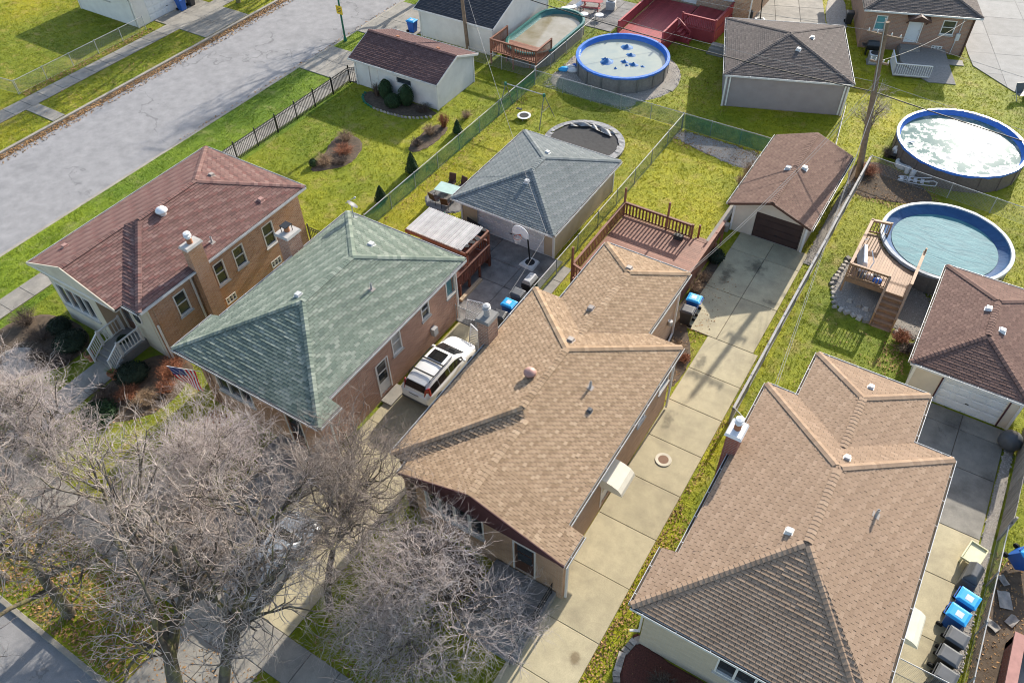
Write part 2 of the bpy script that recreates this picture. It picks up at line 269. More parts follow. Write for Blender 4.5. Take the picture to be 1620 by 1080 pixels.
def T(name, label, cat, loc=(0, 0, 0), rz=0.0, group=None):
    o = bpy.data.objects.new(name, None); o.empty_display_size = 0.3
    link(o, None, Matrix.Translation(loc) @ Matrix.Rotation(rz, 4, 'Z')); tag(o, label, cat, group); return o
def tag(o, label, cat, group=None):
    o['label'] = label; o['category'] = cat
    if group: o['group'] = group
    return o
def piece(name, me, parent, Mw):
    return link(bpy.data.objects.new(name, me), parent, wm(parent).inverted() @ Mw)
def copy_tree(src, loc=None, rz=0.0, parent=None, label=None):
    c = src.copy(); COL.objects.link(c); c.parent = parent
    if parent is None: c.matrix_basis = Matrix.Translation(loc) @ Matrix.Rotation(rz, 4, 'Z')
    W[c] = wm(parent) @ c.matrix_basis
    if label: c['label'] = label
    for ch in list(src.children): copy_tree(ch, parent=c)
    return c
def struct(name, mb, mat, **k): return mb.build(name, mat, None, kind='structure', **k)
def fastmesh(name, verts, faces, mat, tint=None, k=3):
    me = bpy.data.meshes.new(name); nv, nf = len(verts), len(faces)
    me.vertices.add(nv); me.vertices.foreach_set('co', np.asarray(verts, np.float32).ravel())
    me.loops.add(nf*k); me.loops.foreach_set('vertex_index', np.asarray(faces, np.int32).ravel())
    me.polygons.add(nf); me.polygons.foreach_set('loop_start', np.arange(0, nf*k, k, dtype=np.int32)); me.polygons.foreach_set('loop_total', np.full(nf, k, np.int32))
    me.materials.append(mat)
    if tint is not None: a = me.attributes.new('tint', 'FLOAT', 'FACE'); a.data.foreach_set('value', np.asarray(tint, np.float32))
    me.update(); me.validate(); return me
HARD = []; HPOLY = []                     # rectangles and outlines without grass
def hard(x0, y0, x1, y1): HARD.append((min(x0, x1), min(y0, y1), max(x0, x1), max(y0, y1)))
CAMP = Vector((0, 0, 32))
# ---------------------------------------------------------------- roofs
def clip(poly, inside, cut):
    out = []
    for i in range(len(poly)):
        a, b = poly[i], poly[(i+1) % len(poly)]; ia, ib = inside(a), inside(b)
        if ia: out.append(a)
        if ia != ib: out.append(cut(a, b))
    return out
def clip_convex(poly, conv):
    for i in range(len(conv)):
        ax, ay = conv[i]; bx, by = conv[(i+1) % len(conv)]; ex, ey = bx-ax, by-ay
        sd_ = lambda p: ex*(p[1]-ay)-ey*(p[0]-ax)
        def cut(p, q):
            a, b = sd_(p), sd_(q); t = a/(a-b); return (p[0]+(q[0]-p[0])*t, p[1]+(q[1]-p[1])*t)
        poly = clip(poly, lambda p: sd_(p) >= -1e-9, cut)
        if len(poly) < 3: return []
    return poly
def shingle_roof(roof, faces, mat, tw=0.32, ex=0.145, th=0.022, single=0, seed=1, gap=0.018):
    """faces: planar convex polygons (counter-clockwise from above). Tabs are laid course by course and
    clipped to the face; the `single` largest in view become objects of their own, the rest one part."""
    mb = MB(); cand = []; R_ = random.Random(seed)
    for fi, poly in enumerate(faces):
        P = [Vector(p) for p in poly]; n = (P[1]-P[0]).cross(P[2]-P[0]).normalized()
        if n.z < 0: P.reverse(); n = -n
        u = Vector((0, 0, 1)).cross(n).normalized(); v = n.cross(u)
        O = Vector((0, 0, 0)) + n*(P[0].dot(n))
        q = [((p-O).dot(u), (p-O).dot(v)) for p in P]
        u0, u1 = min(a for a, _ in q), max(a for a, _ in q); v0, v1 = min(b for _, b in q), max(b for _, b in q)
        j0, j1 = math.floor(v0/ex)-1, math.ceil(v1/ex)+1
        for j in range(j0, j1):
            off = ((j*0.5) % 1.0)*tw + (R_.random()-0.5)*0.05
            for i in range(math.floor((u0-off)/tw)-1, math.ceil((u1-off)/tw)+1):
                a, b = off+i*tw, off+(i+1)*tw-gap; c, d = j*ex, (j+1)*ex
                tint = (hash((i*7919+j*104729+fi*31+seed*17)) % 1009)/1009.0
                rect = [(a, c), (b, c), (b, d), (a, d)]
                cl = clip_convex(rect, q)
                if len(cl) < 3: continue
                full = len(cl) == 4 and all(abs(x-y) < 1e-6 for r_, s_ in zip(sorted(cl), sorted(rect)) for x, y in zip(r_, s_))
                ctr = O+u*(a+tw/2)+v*(c+ex/2)
                if full and single: cand.append(((ctr-CAMP).length, u, v, n, O+u*a+v*c, tint, th, b-a)); continue
                _tab(mb, cl, O, u, v, n, c, ex, th*(0.7+0.6*((tint*7.3) % 1.0)), tint)
    cand.sort(key=lambda t: t[0])
    if single and cand:
        wt = cand[0][7]; me = MB(); me.hexa([(0, 0, -0.004), (wt, 0, -0.004), (wt, ex+0.05, -0.012), (0, ex+0.05, -0.012)], [(0, 0, th), (wt, 0, th), (wt, ex+0.05, -0.003), (0, ex+0.05, -0.003)])
        me = me.mesh('shingle', mat)
        for k in cand[:single]:
            _, u, v, n, o_, tint, _, _ = k
            Mw = Matrix((u, v, n)).transposed().to_4x4(); Mw.translation = o_ + n*0.002; piece('shingle', me, roof, Mw)
    for k in cand[single:]:
        _, u, v, n, o_, tint, _, wd = k
        _tab(mb, [(0, 0), (wd, 0), (wd, ex), (0, ex)], o_, u, v, n, 0.0, ex, th*(0.7+0.6*((tint*7.3) % 1.0)), tint)
    mb.build('shingle_field', mat, roof, kind='stuff')
def _tab(mb, cl, O, u, v, n, c, ex, th, tint):
    top = [O+u*x+v*y+n*(0.002+th*(1-(y-c)/ex)) for x, y in cl]
    mb.add(top, [tuple(range(len(top)))], tint)
    lo = sorted([p for p in cl if abs(p[1]-c) < 1e-6])
    if len(lo) >= 2:
        a, b = lo[0], lo[-1]; A = O+u*a[0]+v*a[1]; B = O+u*b[0]+v*b[1]
        mb.add([A-n*0.01, B-n*0.01, B+n*(th+0.002), A+n*(th+0.002)], [(0, 1, 2, 3)], tint)
def ridge_caps(roof, lines, mat, step=0.2, wd=0.16, th=0.018):
    """overlapping saddle caps along hips and ridges, each an object of its own"""
    me = MB(); dz = wd*0.3
    ring = lambda y, h: [(-wd, y, h-dz), (0, y, h), (wd, y, h-dz), (wd, y, h-dz-0.012), (0, y, h-0.014), (-wd, y, h-dz-0.012)]
    me.hexa(ring(0, th+0.016), ring(step+0.05, 0.016)); me = me.mesh('ridge_cap', mat)
    for a, b in lines:
        a, b = Vector(a), Vector(b); d = (b-a); L = d.length; d.normalize(); x = d.cross(Vector((0, 0, 1))).normalized(); z = x.cross(d)
        for i in range(int(L/step)):
            Mw = Matrix((x, d, z)).transposed().to_4x4(); Mw.translation = a+d*(i*step)+z*0.034; piece('ridge_cap', me, roof, Mw)
def hip_faces(L, R, F, B, ze, s):
    w_ = (R-L)/2; d_ = (B-F)/2; h = ze+s*min(w_, d_); xm = (L+R)/2; ym = (F+B)/2
    if d_ >= w_: r1, r2 = (xm, F+w_, h), (xm, B-w_, h)
    else: r1, r2 = (L+d_, ym, h), (R-d_, ym, h)
    A, B_, C, D = (L, F, ze), (R, F, ze), (R, B, ze), (L, B, ze)
    if d_ >= w_: fs = [[A, B_, r1], [B_, C, r2, r1], [C, D, r2], [D, A, r1, r2]]; hl = [(A, r1), (B_, r1), (C, r2), (D, r2), (r1, r2)]
    else: fs = [[A, B_, r2, r1], [B_, C, r2], [C, D, r1, r2], [D, A, r1]]; hl = [(A, r1), (D, r1), (B_, r2), (C, r2), (r1, r2)]
    return fs, hl
def roof_shell(house, faces, mat, name='roof'):
    mb = MB()
    for f in faces: mb.hexa([(p[0], p[1], p[2]-0.10) for p in f], [(p[0], p[1], p[2]-0.004) for p in f])
    return mb.build(name, M['felt'], house)
def eave_box(house, rects, ze, mat, h=0.17, name='soffit'):
    mb = MB()
    for (x0, y0, x1, y1) in rects: mb.box(x0+0.02, y0+0.02, ze-h, x1-0.02, y1-0.02, ze-0.03)
    return mb.build(name, mat, house)
def gutter(house, p, q, out, mat=None, z=None):
    """open trough along an eave from p to q, `out` the outward direction"""
    p, q, o = Vector(p), Vector(q), Vector(out); mb = MB(); d = (q-p).normalized()
    a = o*0.012; b = o*0.115
    mb.bar(p+o*0.063+Vector((0, 0, -0.115)), q+o*0.063+Vector((0, 0, -0.115)), 0.10, 0.012)
    mb.bar(p+b+Vector((0, 0, -0.06)), q+b+Vector((0, 0, -0.06)), 0.02, 0.12); mb.bar(p+a+Vector((0, 0, -0.07)), q+a+Vector((0, 0, -0.07)), 0.012, 0.10)
    g = mb.build('gutter', mat or M['gutter'], house)
    MB().bar(p+o*0.063+Vector((0, 0, -0.10)), q+o*0.063+Vector((0, 0, -0.10)), 0.085, 0.015).build('gutter_bed', M['gutter_in'], g)
    L = (q-p).length; st = MB()
    for i in range(int(L/1.3)):
        c = p+d*(0.5+i*1.3); st.bar(c+a+Vector((0, 0, -0.012)), c+b+Vector((0, 0, -0.008)), 0.025, 0.012)
    if L > 1: st.build('gutter_strap', mat or M['gutter'], g)
def downspout(house, x, y, z0, z1, kick=None, mat=None):
    mb = MB().box(x-0.045, y-0.045, z0+0.12, x+0.045, y+0.045, z1)
    if kick: mb.bar((x, y, z0+0.14), (x+kick[0], y+kick[1], z0+0.06), 0.09, 0.07)
    mb.build('downspout', mat or M['trim'], house)
def wall(house, p, q, z0, z1, mat, holes=(), depth=0.11, name='wall', top=None):
    """one face of a wall from p to q (outside on the right of p->q), with openings and their reveals; top = extra gable points"""
    p, q = Vector((*p, 0)), Vector((*q, 0)); d = (q-p).normalized(); o = Vector((d.y, -d.x, 0)); L = (q-p).length; mb = MB()
    us = sorted({0, L, *[h[0] for h in holes], *[h[1] for h in holes]}); zs = sorted({z0, z1, *[h[2] for h in holes], *[h[3] for h in holes]})
    pt = lambda u, z, k=0.0: p+d*u+Vector((0, 0, z))-o*k
    for a, b in zip(us, us[1:]):
        for c, e in zip(zs, zs[1:]):
            if any(h[0] <= a and b <= h[1] and h[2] <= c and e <= h[3] for h in holes): continue
            mb.quad(pt(a, c), pt(b, c), pt(b, e), pt(a, e))
    for a, b, c, e in [h[:4] for h in holes]:
        for A, B in (((a, c), (b, c)), ((b, c), (b, e)), ((b, e), (a, e)), ((a, e), (a, c))):
            mb.quad(pt(*A), pt(*A, depth), pt(*B, depth), pt(*B))
    if top: mb.quad(*[pt(u, z) for u, z in top])
    mb.quad(pt(0, z0, .25), pt(L, z0, .25), pt(L, z1, .25), pt(0, z1, .25))
    return mb.build(name, mat, house)
def window(house, p, q, hole, glass='glass', mullions=0, hung=True, frame='trim', sill=True, depth=0.10):
    """sash window in the opening of the wall face p->q"""
    p, q = Vector((*p, 0)), Vector((*q, 0)); d = (q-p).normalized(); o = Vector((d.y, -d.x, 0)); a, b, c, e = hole[:4]; mb = MB()
    pt = lambda u, z, k: p+d*u+Vector((0, 0, z))-o*k
    def br(u0, z0_, u1, z1_, k0=depth, k1=-0.025):
        mb.hexa([pt(u0, z0_, k0), pt(u1, z0_, k0), pt(u1, z1_, k0), pt(u0, z1_, k0)], [pt(u0, z0_, k1), pt(u1, z0_, k1), pt(u1, z1_, k1), pt(u0, z1_, k1)])
    t = 0.07
    br(a, c, a+t, e); br(b-t, c, b, e); br(a+t, c, b-t, c+t); br(a+t, e-t, b-t, e)
    for i in range(mullions):
        u = a+(b-a)*(i+1)/(mullions+1); br(u-0.045, c+t, u+0.045, e-t, depth, -0.01)
    if hung: br(a+t, (c+e)/2-0.025, b-t, (c+e)/2+0.025, depth, 0.02)
    wd = mb.build('window', M[frame], house)
    n = mullions+1
    for i in range(n):
        u0, u1 = a+(b-a)*i/n, a+(b-a)*(i+1)/n
        for z0_, z1_ in (((c, (c+e)/2), ((c+e)/2, e)) if hung else ((c, e),)):
            MB().quad(pt(u0, z0_, depth-0.03), pt(u1, z0_, depth-0.03), pt(u1, z1_, depth-0.03), pt(u0, z1_, depth-0.03)).build('pane', M[glass], wd)
    if sill:
        s_ = MB(); s_.hexa([pt(a-0.06, c-0.09, 0.0), pt(b+0.06, c-0.09, 0.0), pt(b+0.06, c-0.09, -0.09), pt(a-0.06, c-0.09, -0.09)], [pt(a-0.06, c, 0.0), pt(b+0.06, c, 0.0), pt(b+0.06, c-0.02, -0.09), pt(a-0.06, c-0.02, -0.09)])
        s_.build('sill', M['sill'], wd)
    return wd
def door(house, p, q, hole, mat='trim', glass=None, frame='trim', depth=0.10, panels=3):
    p, q = Vector((*p, 0)), Vector((*q, 0)); d = (q-p).normalized(); o = Vector((d.y, -d.x, 0)); a, b, c, e = hole[:4]
    pt = lambda u, z, k: p+d*u+Vector((0, 0, z))-o*k
    def br(mb, u0, z0_, u1, z1_, k0, k1): mb.hexa([pt(u0, z0_, k0), pt(u1, z0_, k0), pt(u1, z1_, k0), pt(u0, z1_, k0)], [pt(u0, z0_, k1), pt(u1, z0_, k1), pt(u1, z1_, k1), pt(u0, z1_, k1)])
    m = MB(); br(m, a, c, b, e, depth, depth-0.045); dr = m.build('door', M[mat], house)
    f = MB(); br(f, a-0.07, c, a, e+0.07, 0, -0.03); br(f, b, c, b+0.07, e+0.07, 0, -0.03); br(f, a, e, b, e+0.07, 0, -0.03); f.build('door_frame', M[frame], dr)
    if glass:
        h = (e-c)/panels
        for i in range(panels-1, 0, -1):
            g = MB(); br(g, a+0.12, c+h*i+0.06, b-0.12, c+h*(i+1)-0.06, depth-0.047, depth-0.055); g.build('door_pane', M[glass], dr)
    k = MB(); c_ = pt(b-0.1, c+1.0, depth-0.045); k.tube(c_, c_+o*0.07, 0.02, 0.03, 8); k.build('handle', M['galv'], dr); return dr
def garage_door(house, p, q, hole, mat, rows=4, cols=4, depth=0.12, embossed=True):
    p, q = Vector((*p, 0)), Vector((*q, 0)); d = (q-p).normalized(); o = Vector((d.y, -d.x, 0)); a, b, c, e = hole[:4]
    pt = lambda u, z, k: p+d*u+Vector((0, 0, z))-o*k
    base = MB(); base.quad(pt(a, c, depth), pt(b, c, depth), pt(b, e, depth), pt(a, e, depth)); gd = base.build('garage_door', M[mat], house)
    h = (e-c)/rows
    for i in range(rows):
        m = MB(); z0_, z1_ = c+h*i+0.012, c+h*(i+1)-0.012
        m.hexa([pt(a, z0_, depth), pt(b, z0_, depth), pt(b, z1_, depth), pt(a, z1_, depth)], [pt(a, z0_, depth-0.03), pt(b, z0_, depth-0.03), pt(b, z1_, depth-0.03), pt(a, z1_, depth-0.03)])
        if embossed:
            w_ = (b-a)/cols
            for j in range(cols):
                x0, x1 = a+w_*j+0.09, a+w_*(j+1)-0.09
                m.hexa([pt(x0, z0_+0.08, depth-0.03), pt(x1, z0_+0.08, depth-0.03), pt(x1, z1_-0.08, depth-0.03), pt(x0, z1_-0.08, depth-0.03)], [pt(x0+.04, z0_+0.12, depth-0.05), pt(x1-.04, z0_+0.12, depth-0.05), pt(x1-.04, z1_-0.12, depth-0.05), pt(x0+.04, z1_-0.12, depth-0.05)])
        m.build('door_panel', M[mat], gd)
    hd = MB(); cc = pt((a+b)/2, c+h*1.1, depth-0.03); hd.bar(cc-d*0.08, cc+d*0.08, 0.05, 0.05); hd.build('handle', M['iron'], gd)
    return gd
def siding(house, p, q, z0, z1, mat, lap=0.13, gable=None, holes=(), name='siding'):
    """lapped boards: every course tilts out at its foot; holes are left open; gable(u) gives the top height"""
    p, q = Vector((*p, 0)), Vector((*q, 0)); d = (q-p).normalized(); o = Vector((d.y, -d.x, 0)); L = (q-p).length; mb = MB()
    top = z1 if gable is None else max(gable(u) for u in (0, L/2, L))
    z = z0
    while z < top-1e-6:
        e = min(z+lap, top); segs = [(0, L)]
        if gable is not None and e > z1:
            us = [i*L/200 for i in range(201) if gable(i*L/200) >= e-0.02]
            segs = [(us[0], us[-1])] if len(us) > 1 else []
        for h in holes:
            if h[2] < e-1e-6 and h[3] > z+1e-6:
                ns = []
                for a, b in segs:
                    if h[1] <= a or h[0] >= b: ns.append((a, b)); continue
                    if h[0] > a: ns.append((a, h[0]))
                    if h[1] < b: ns.append((h[1], b))
                segs = ns
        for a, b in segs:
            A, B = p+d*a, p+d*b; Z = Vector((0, 0, 1))
            mb.quad(A+Z*z+o*0.022, B+Z*z+o*0.022, B+Z*e+o*0.004, A+Z*e+o*0.004); mb.quad(A+Z*z, B+Z*z, B+Z*z+o*0.022, A+Z*z+o*0.022)
        z = e
    return mb.build(name, M[mat] if isinstance(mat, str) else mat, house)
def roof_vent(roof, x, y, z, slope, mat='ventgrey', s=0.3):
    """low box vent set on the slope; slope = (dz/dx, dz/dy)"""
    mb = MB(); f = lambda a, b: z+slope[0]*a+slope[1]*b
    h = s/2; B = [(x+a, y+b, f(a, b)-0.02) for a, b in ((-h, -h), (h, -h), (h, h), (-h, h))]; Tt = [(x+a*0.85, y+b*0.85, f(0, 0)+0.16+0.25*(f(a, b)-f(0, 0))) for a, b in ((-h, -h), (h, -h), (h, h), (-h, h))]
    mb.hexa(B, Tt); fl = [(x+a*1.2, y+b*1.2, f(a*1.2, b*1.2)+0.03) for a, b in ((-h, -h), (h, -h), (h, h), (-h, h))]; mb.hexa([(p[0], p[1], p[2]-0.02) for p in fl], fl)
    return mb.build('roof_vent', M[mat], roof, bevel=0.012)
def pipe_vent(roof, x, y, z, slope, r=0.055, h=0.38):
    v = MB().lathe([(r, -0.05), (r, h), (r*0.75, h), (r*0.75, h-0.1)], 12, (x, y, z), cap=False).build('vent_pipe', M['galv'], roof, smooth=False)
    f = lambda a, b: z+slope[0]*a+slope[1]*b+0.024
    q = [(x+a*.14, y+b*.14, f(a*.14, b*.14)+.008) for a, b in ((-1, -1), (1, -1), (1, 1), (-1, 1))]
    MB().hexa([(p[0], p[1], p[2]-0.02) for p in q], q).build('flashing', M['ventgrey'], v)
def turbine(roof, x, y, z, mat='gutter', r=0.3):
    MB().lathe([(r*0.62, -0.15), (r*0.62, 0.16), (r, 0.18), (r*1.02, 0.24), (r*0.8, 0.34), (r*0.4, 0.40), (0.01, 0.42)], 20, (x, y, z), cap=False).build('mushroom_vent', M[mat], roof, smooth=True)
def chimney(house, x0, y0, x1, y1, z0, z1, mat, capmat='sill', flue='claypipe', hood='galv', shoulder=None, cap=0.09):
    mb = MB().box(x0, y0, z0, x1, y1, z1)
    if shoulder: mb.hexa([(shoulder[0], shoulder[1], z0-.01), (shoulder[2], shoulder[1], z0-.01), (shoulder[2], shoulder[3], z0-.01), (shoulder[0], shoulder[3], z0-.01)], [(x0+.01, y0+.01, z0+shoulder[4]), (x1-.01, y0+.01, z0+shoulder[4]), (x1-.01, y1-.01, z0+shoulder[4]), (x0+.01, y1-.01, z0+shoulder[4])])
    c = mb.build('chimney', mat, house); g = cap
    xm, ym = (x0+x1)/2, (y0+y1)/2
    MB().hexa([(x0-g, y0-g, z1), (x1+g, y0-g, z1), (x1+g, y1+g, z1), (x0-g, y1+g, z1)], [(x0-g+.05, y0-g+.05, z1+0.14), (x1+g-.05, y0-g+.05, z1+0.14), (x1+g-.05, y1+g-.05, z1+0.14), (x0-g+.05, y1+g-.05, z1+0.14)]).build('chimney_cap', M[capmat], c)
    MB().lathe([(0.15, 0), (0.15, 0.3), (0.11, 0.3), (0.11, 0.2)], 14, (xm, ym, z1+0.14), cap=False).build('flue', M[flue], c)
    if hood: MB().lathe([(0.13, 0.0), (0.13, 0.16), (0.2, 0.16), (0.2, 0.22), (0.12, 0.25), (0.12, 0.32), (0.19, 0.33), (0.17, 0.38), (0.01, 0.42)], 14, (xm, ym, z1+0.40), cap=False).build('flue_hood', M[hood], c)
    return c
# ================================================================ THE SETTING
struct('ground', MB().quad((-600, -400, -0.2), (600, -400, -0.2), (600, 800, -0.2), (-600, 800, -0.2)), M['soil'])
struct('lawn', MB().prism([(-47.35, 1.3), (300, 1.3), (300, 400), (-47.35, 400)], -0.19, 0.0), M['grass'])
struct('lawn', MB().prism([(-300, 1.3), (-57.95, 1.3), (-57.95, 400), (-300, 400)], -0.19, 0.0), M['grass'])
struct('lawn', MB().prism([(-300, -60), (300, -60), (300, -8.2), (-300, -8.2)], -0.19, 0.0), M['grass'])
struct('street', MB().prism([(-57.7, 1.1), (-47.6, 1.1), (-47.6, 400), (-57.7, 400)], -0.19, -0.12), M['road'])
struct('street', MB().prism([(-300, -8.0), (300, -8.0), (300, 1.1), (-300, 1.1)], -0.19, -0.116), M['road'])
def kerb_line(x0, y0, x1, y1, axis):
    o = MB().box(x0, y0, -0.19, x1, y1, 0.012); k = struct('kerb', o, M['kerb'], bevel=0.02); return k
kerb_line(-57.95, 1.3, -57.7, 200, 'y'); kerb_line(-47.6, 1.3, -47.35, 200, 'y'); kerb_line(-47.35, 1.08, 120, 1.3, 'x'); kerb_line(-200, 1.08, -57.95, 1.3, 'x')
for r in ((-57.95, 0, -47.35, 200), (-200, -20, 200, 1.4)): hard(*r)
# ---- slabs: each bay of paving is a piece with an open joint round it
_slab = {}
def slab_mesh(w_, d_, mat, h=0.05):
    k = (round(w_, 3), round(d_, 3), mat.name, h)
    if k not in _slab:
        g = 0.012; b = 0.012; me = MB(); lo = [(g, g), (w_-g, g), (w_-g, d_-g), (g, d_-g)]; hi = [(g+b, g+b), (w_-g-b, g+b), (w_-g-b, d_-g-b), (g+b, d_-g-b)]
        me.add([(x, y, -0.12) for x, y in lo]+[(x, y, h-b) for x, y in lo]+[(x, y, h) for x, y in hi], [(0, 1, 5, 4), (1, 2, 6, 5), (2, 3, 7, 6), (3, 0, 4, 7), (4, 5, 9, 8), (5, 6, 10, 9), (6, 7, 11, 10), (7, 4, 8, 11), (8, 9, 10, 11)])
        _slab[k] = me.mesh('slab', mat)
    return _slab[k]
def paving(name, mat, xs, ys, h=0.05, rz=0.0, org=(0, 0)):
    """grid of concrete slabs on a dark bedding sheet"""
    Mw = Matrix.Translation((org[0], org[1], 0)) @ Matrix.Rotation(rz, 4, 'Z')
    o = bpy.data.objects.new(name, MB().prism([(xs[0], ys[0]), (xs[-1], ys[0]), (xs[-1], ys[-1]), (xs[0], ys[-1])], -0.1, 0.006).mesh(name, M['soil'])); link(o, None, Mw); o['kind'] = 'structure'
    for a, b in zip(xs, xs[1:]):
        for c, d in zip(ys, ys[1:]):
            t = Matrix.Translation((a, c, rnd.uniform(-0.004, 0.004))) @ Matrix.Rotation(rnd.uniform(-0.0015, 0.0015), 4, 'X')
            piece('slab', slab_mesh(b-a, d-c, mat, h), o, Mw @ t)
    if not rz: hard(xs[0]+org[0], ys[0]+org[1], xs[-1]+org[0], ys[-1]+org[1])
    else: HPOLY.append([tuple((Mw @ Vector((x, y, 0)))[:2]) for x, y in ((xs[0], ys[0]), (xs[-1], ys[0]), (xs[-1], ys[-1]), (xs[0], ys[-1]))])
    return o
def paving_poly(name, mat, poly, cell, rz):
    c, s = math.cos(rz), math.sin(rz); q = [(x*c+y*s, -x*s+y*c) for x, y in poly]; o = struct(name, MB().prism(poly, -.1, .006), M['soil']); HPOLY.append(poly)
    for i in range(int(min(p[0] for p in q)/cell)-1, int(max(p[0] for p in q)/cell)+1):
        for j in range(int(min(p[1] for p in q)/cell)-1, int(max(p[1] for p in q)/cell)+1):
            k = clip_convex([(i*cell+.012, j*cell+.012), (i*cell+cell-.012, j*cell+.012), (i*cell+cell-.012, j*cell+cell-.012), (i*cell+.012, j*cell+cell-.012)], q)
            if len(k) > 2: MB().prism([(x*c-y*s, x*s+y*c) for x, y in k], -.09, .05+rnd.uniform(-.004, .004)).build('slab', mat, o)
    return o
def rng(a, b, n): return [a+(b-a)*i/n for i in range(n+1)]
paving('sidewalk', M['walk'], [-43.9, -42.4], rng(6.4, 90, 56)); paving('sidewalk', M['walk'], [-62.9, -61.25], rng(6.4, 90, 56))
paving('sidewalk', M['walk'], rng(-47.3, 40, 58), [4.85, 6.4])
paving('path', M['walk'], [-61.25, -59.6, -57.98], [26.7, 27.8])
paving('driveway', M['walk'], [-64.6, -62.9, -61.25, -59.6, -57.98], [42.1, 44.6, 47.2])
paving('driveway', M['walk'], [-47.3, -45.6, -43.9], [42.2, 44.3, 46.4]); paving('driveway', M['walk'], [-42.4, -41.6], [42.6, 44.3, 46.4])
paving('driveway', M['walk'], [-47.3, -45.6, -43.9], [49.6, 52.8, 56.2]); paving('driveway', M['walk'], [-42.4, -42.1], [51.8, 54, 56.2])
# long drive of the tan roofed house and its court
DRIVE_LONG = paving('driveway', M['drive'], [-7.33, -4.47], [6.4, 8.0, 10.35, 12.72, 15.46, 18.15, 20.75, 23.3, 25.85, 28.35, 31.0])
paving('driveway', M['drive'], [-7.2, -4.47], [1.3, 3.1, 4.85])
DRIVE_BACK = paving('driveway', M['drive'], [-9.0, -6.85, -4.75], [31.0, 34.75, 38.6, 40.4])
# shared side drive and the yard behind the green roofed house
paving('driveway', M['drive'], [-19.7, -17.6, -15.45], [6.4, 8.8, 11.5, 14.2, 16.9, 19.6, 22.3, 24.9])
paving('driveway', M['walk'], [-19.7, -17.6, -15.45], [1.3, 3.1, 4.85])
paving('patio', M['patio'], [-24.4, -22.9, -21.4], [30.0, 31.2, 32.3]); paving('patio', M['patio'], [-21.4, -19.05, -17.15], [24.9, 26.6, 28.6, 30.4, 32.3])
# drive right of the brown roofed house
paving('driveway', M['drive'], [5.35, 7.62], [6.4, 9.2, 12, 14.6, 17.2, 19.82, 22.8, 25.5]); paving('driveway', M['oldslab'], [3.7, 5.6, 7.62], [25.5, 29.0, 31.35, 32.4])
paving('path', M['walk'], [-34.9, -33.2], [6.4, 8.5, 10.6, 12.45])
paving('path', M['porch'], [-22.4, -20.0], [6.4, 8.4, 10.4, 12.4, 13.4])
paving_poly('driveway', M['smoothslab'], [(-1.45, 71.0), (-0.75, 69.2), (2.6, 66.6), (4.6, 66.0), (14, 69), (14, 92), (-8.5, 92)], 3.4, math.radians(19))
paving('path', M['walk'], [0, 1.2, 2.4], [0, 0.9], rz=math.radians(19), org=(-3.6, 68.0), h=0.055)
paving('patio', M['walk'], rng(0, 6.3, 3), rng(0, 9, 4), rz=math.radians(20.5), org=(-18.2, 66.9))
paving('patio', M['patio'], rng(-34.0, -28.2, 4), rng(60.2, 66.2, 4))
paving('path', M['walk'], rng(-20.5, -19.6, 2), [53.8, 54.7])
paving('path', M['walk'], [-17.0, -16.35], rng(26.5, 32.0, 4))
def stain(drive, cx, cy, rx, ry, col, z=.06, seed=0):
    k = 'stain %.2f %.2f' % (col[0], col[2])
    if k not in MC:                        # soft edged soaked-in mark, strongest in the middle, broken up by noise
        m, n, l, b_ = _new(k, .8, .2); b_.inputs['Base Color'].default_value = (*col, 1); tc = n.new('ShaderNodeTexCoord'); ln = n.new('ShaderNodeVectorMath'); ln.operation = 'LENGTH'; l.new(tc.outputs['Object'], ln.inputs[0])
        f = _math(n, l, 'SUBTRACT', _math(n, l, 'SUBTRACT', 1.25, ln.outputs['Value']), _math(n, l, 'MULTIPLY', _noise(n, l, _pos(n), 2.6, 7, .65), 1.35))
        al = n.new('ShaderNodeMapRange'); al.interpolation_type = 'SMOOTHSTEP'; l.new(f, al.inputs[0]); al.inputs[1].default_value = 0.0; al.inputs[2].default_value = .5; al.inputs[4].default_value = .42
        t_ = n.new('ShaderNodeBsdfTransparent'); x_ = n.new('ShaderNodeMixShader'); l.new(al.outputs[0], x_.inputs[0]); l.new(t_.outputs[0], x_.inputs[1]); l.new(b_.outputs[0], x_.inputs[2]); l.new(x_.outputs[0], n['Material Output'].inputs[0]); MC[k] = m
    me = MB().quad((-1, -1, 0), (1, -1, 0), (1, 1, 0), (-1, 1, 0)).mesh('stain', MC[k]); piece('stain', me, drive, Matrix.Translation((cx, cy, z+seed*.0006)) @ Matrix.Diagonal((rx*1.5, ry*1.5, 1, 1)))
for x, y, a, b, c_, s_ in ((-7.0, 37.6, .75, 1.0, (.04, .038, .036), 1), (-8.3, 36.2, .5, 1.4, (.05, .046, .042), 2), (-5.3, 35.2, .5, .35, (.05, .046, .042), 3)): stain(DRIVE_BACK, x, y, a, b, c_, seed=s_)
for x, y, a, b, c_, s_ in ((-5.05, 11.7, .33, .5, (.22, .15, .08), 4), (-6.9, 28.9, .4, 1.1, (.16, .15, .12), 6), (-6.8, 24.6, .35, .9, (.2, .18, .13), 8)): stain(DRIVE_LONG, x, y, a, b, c_, seed=s_)
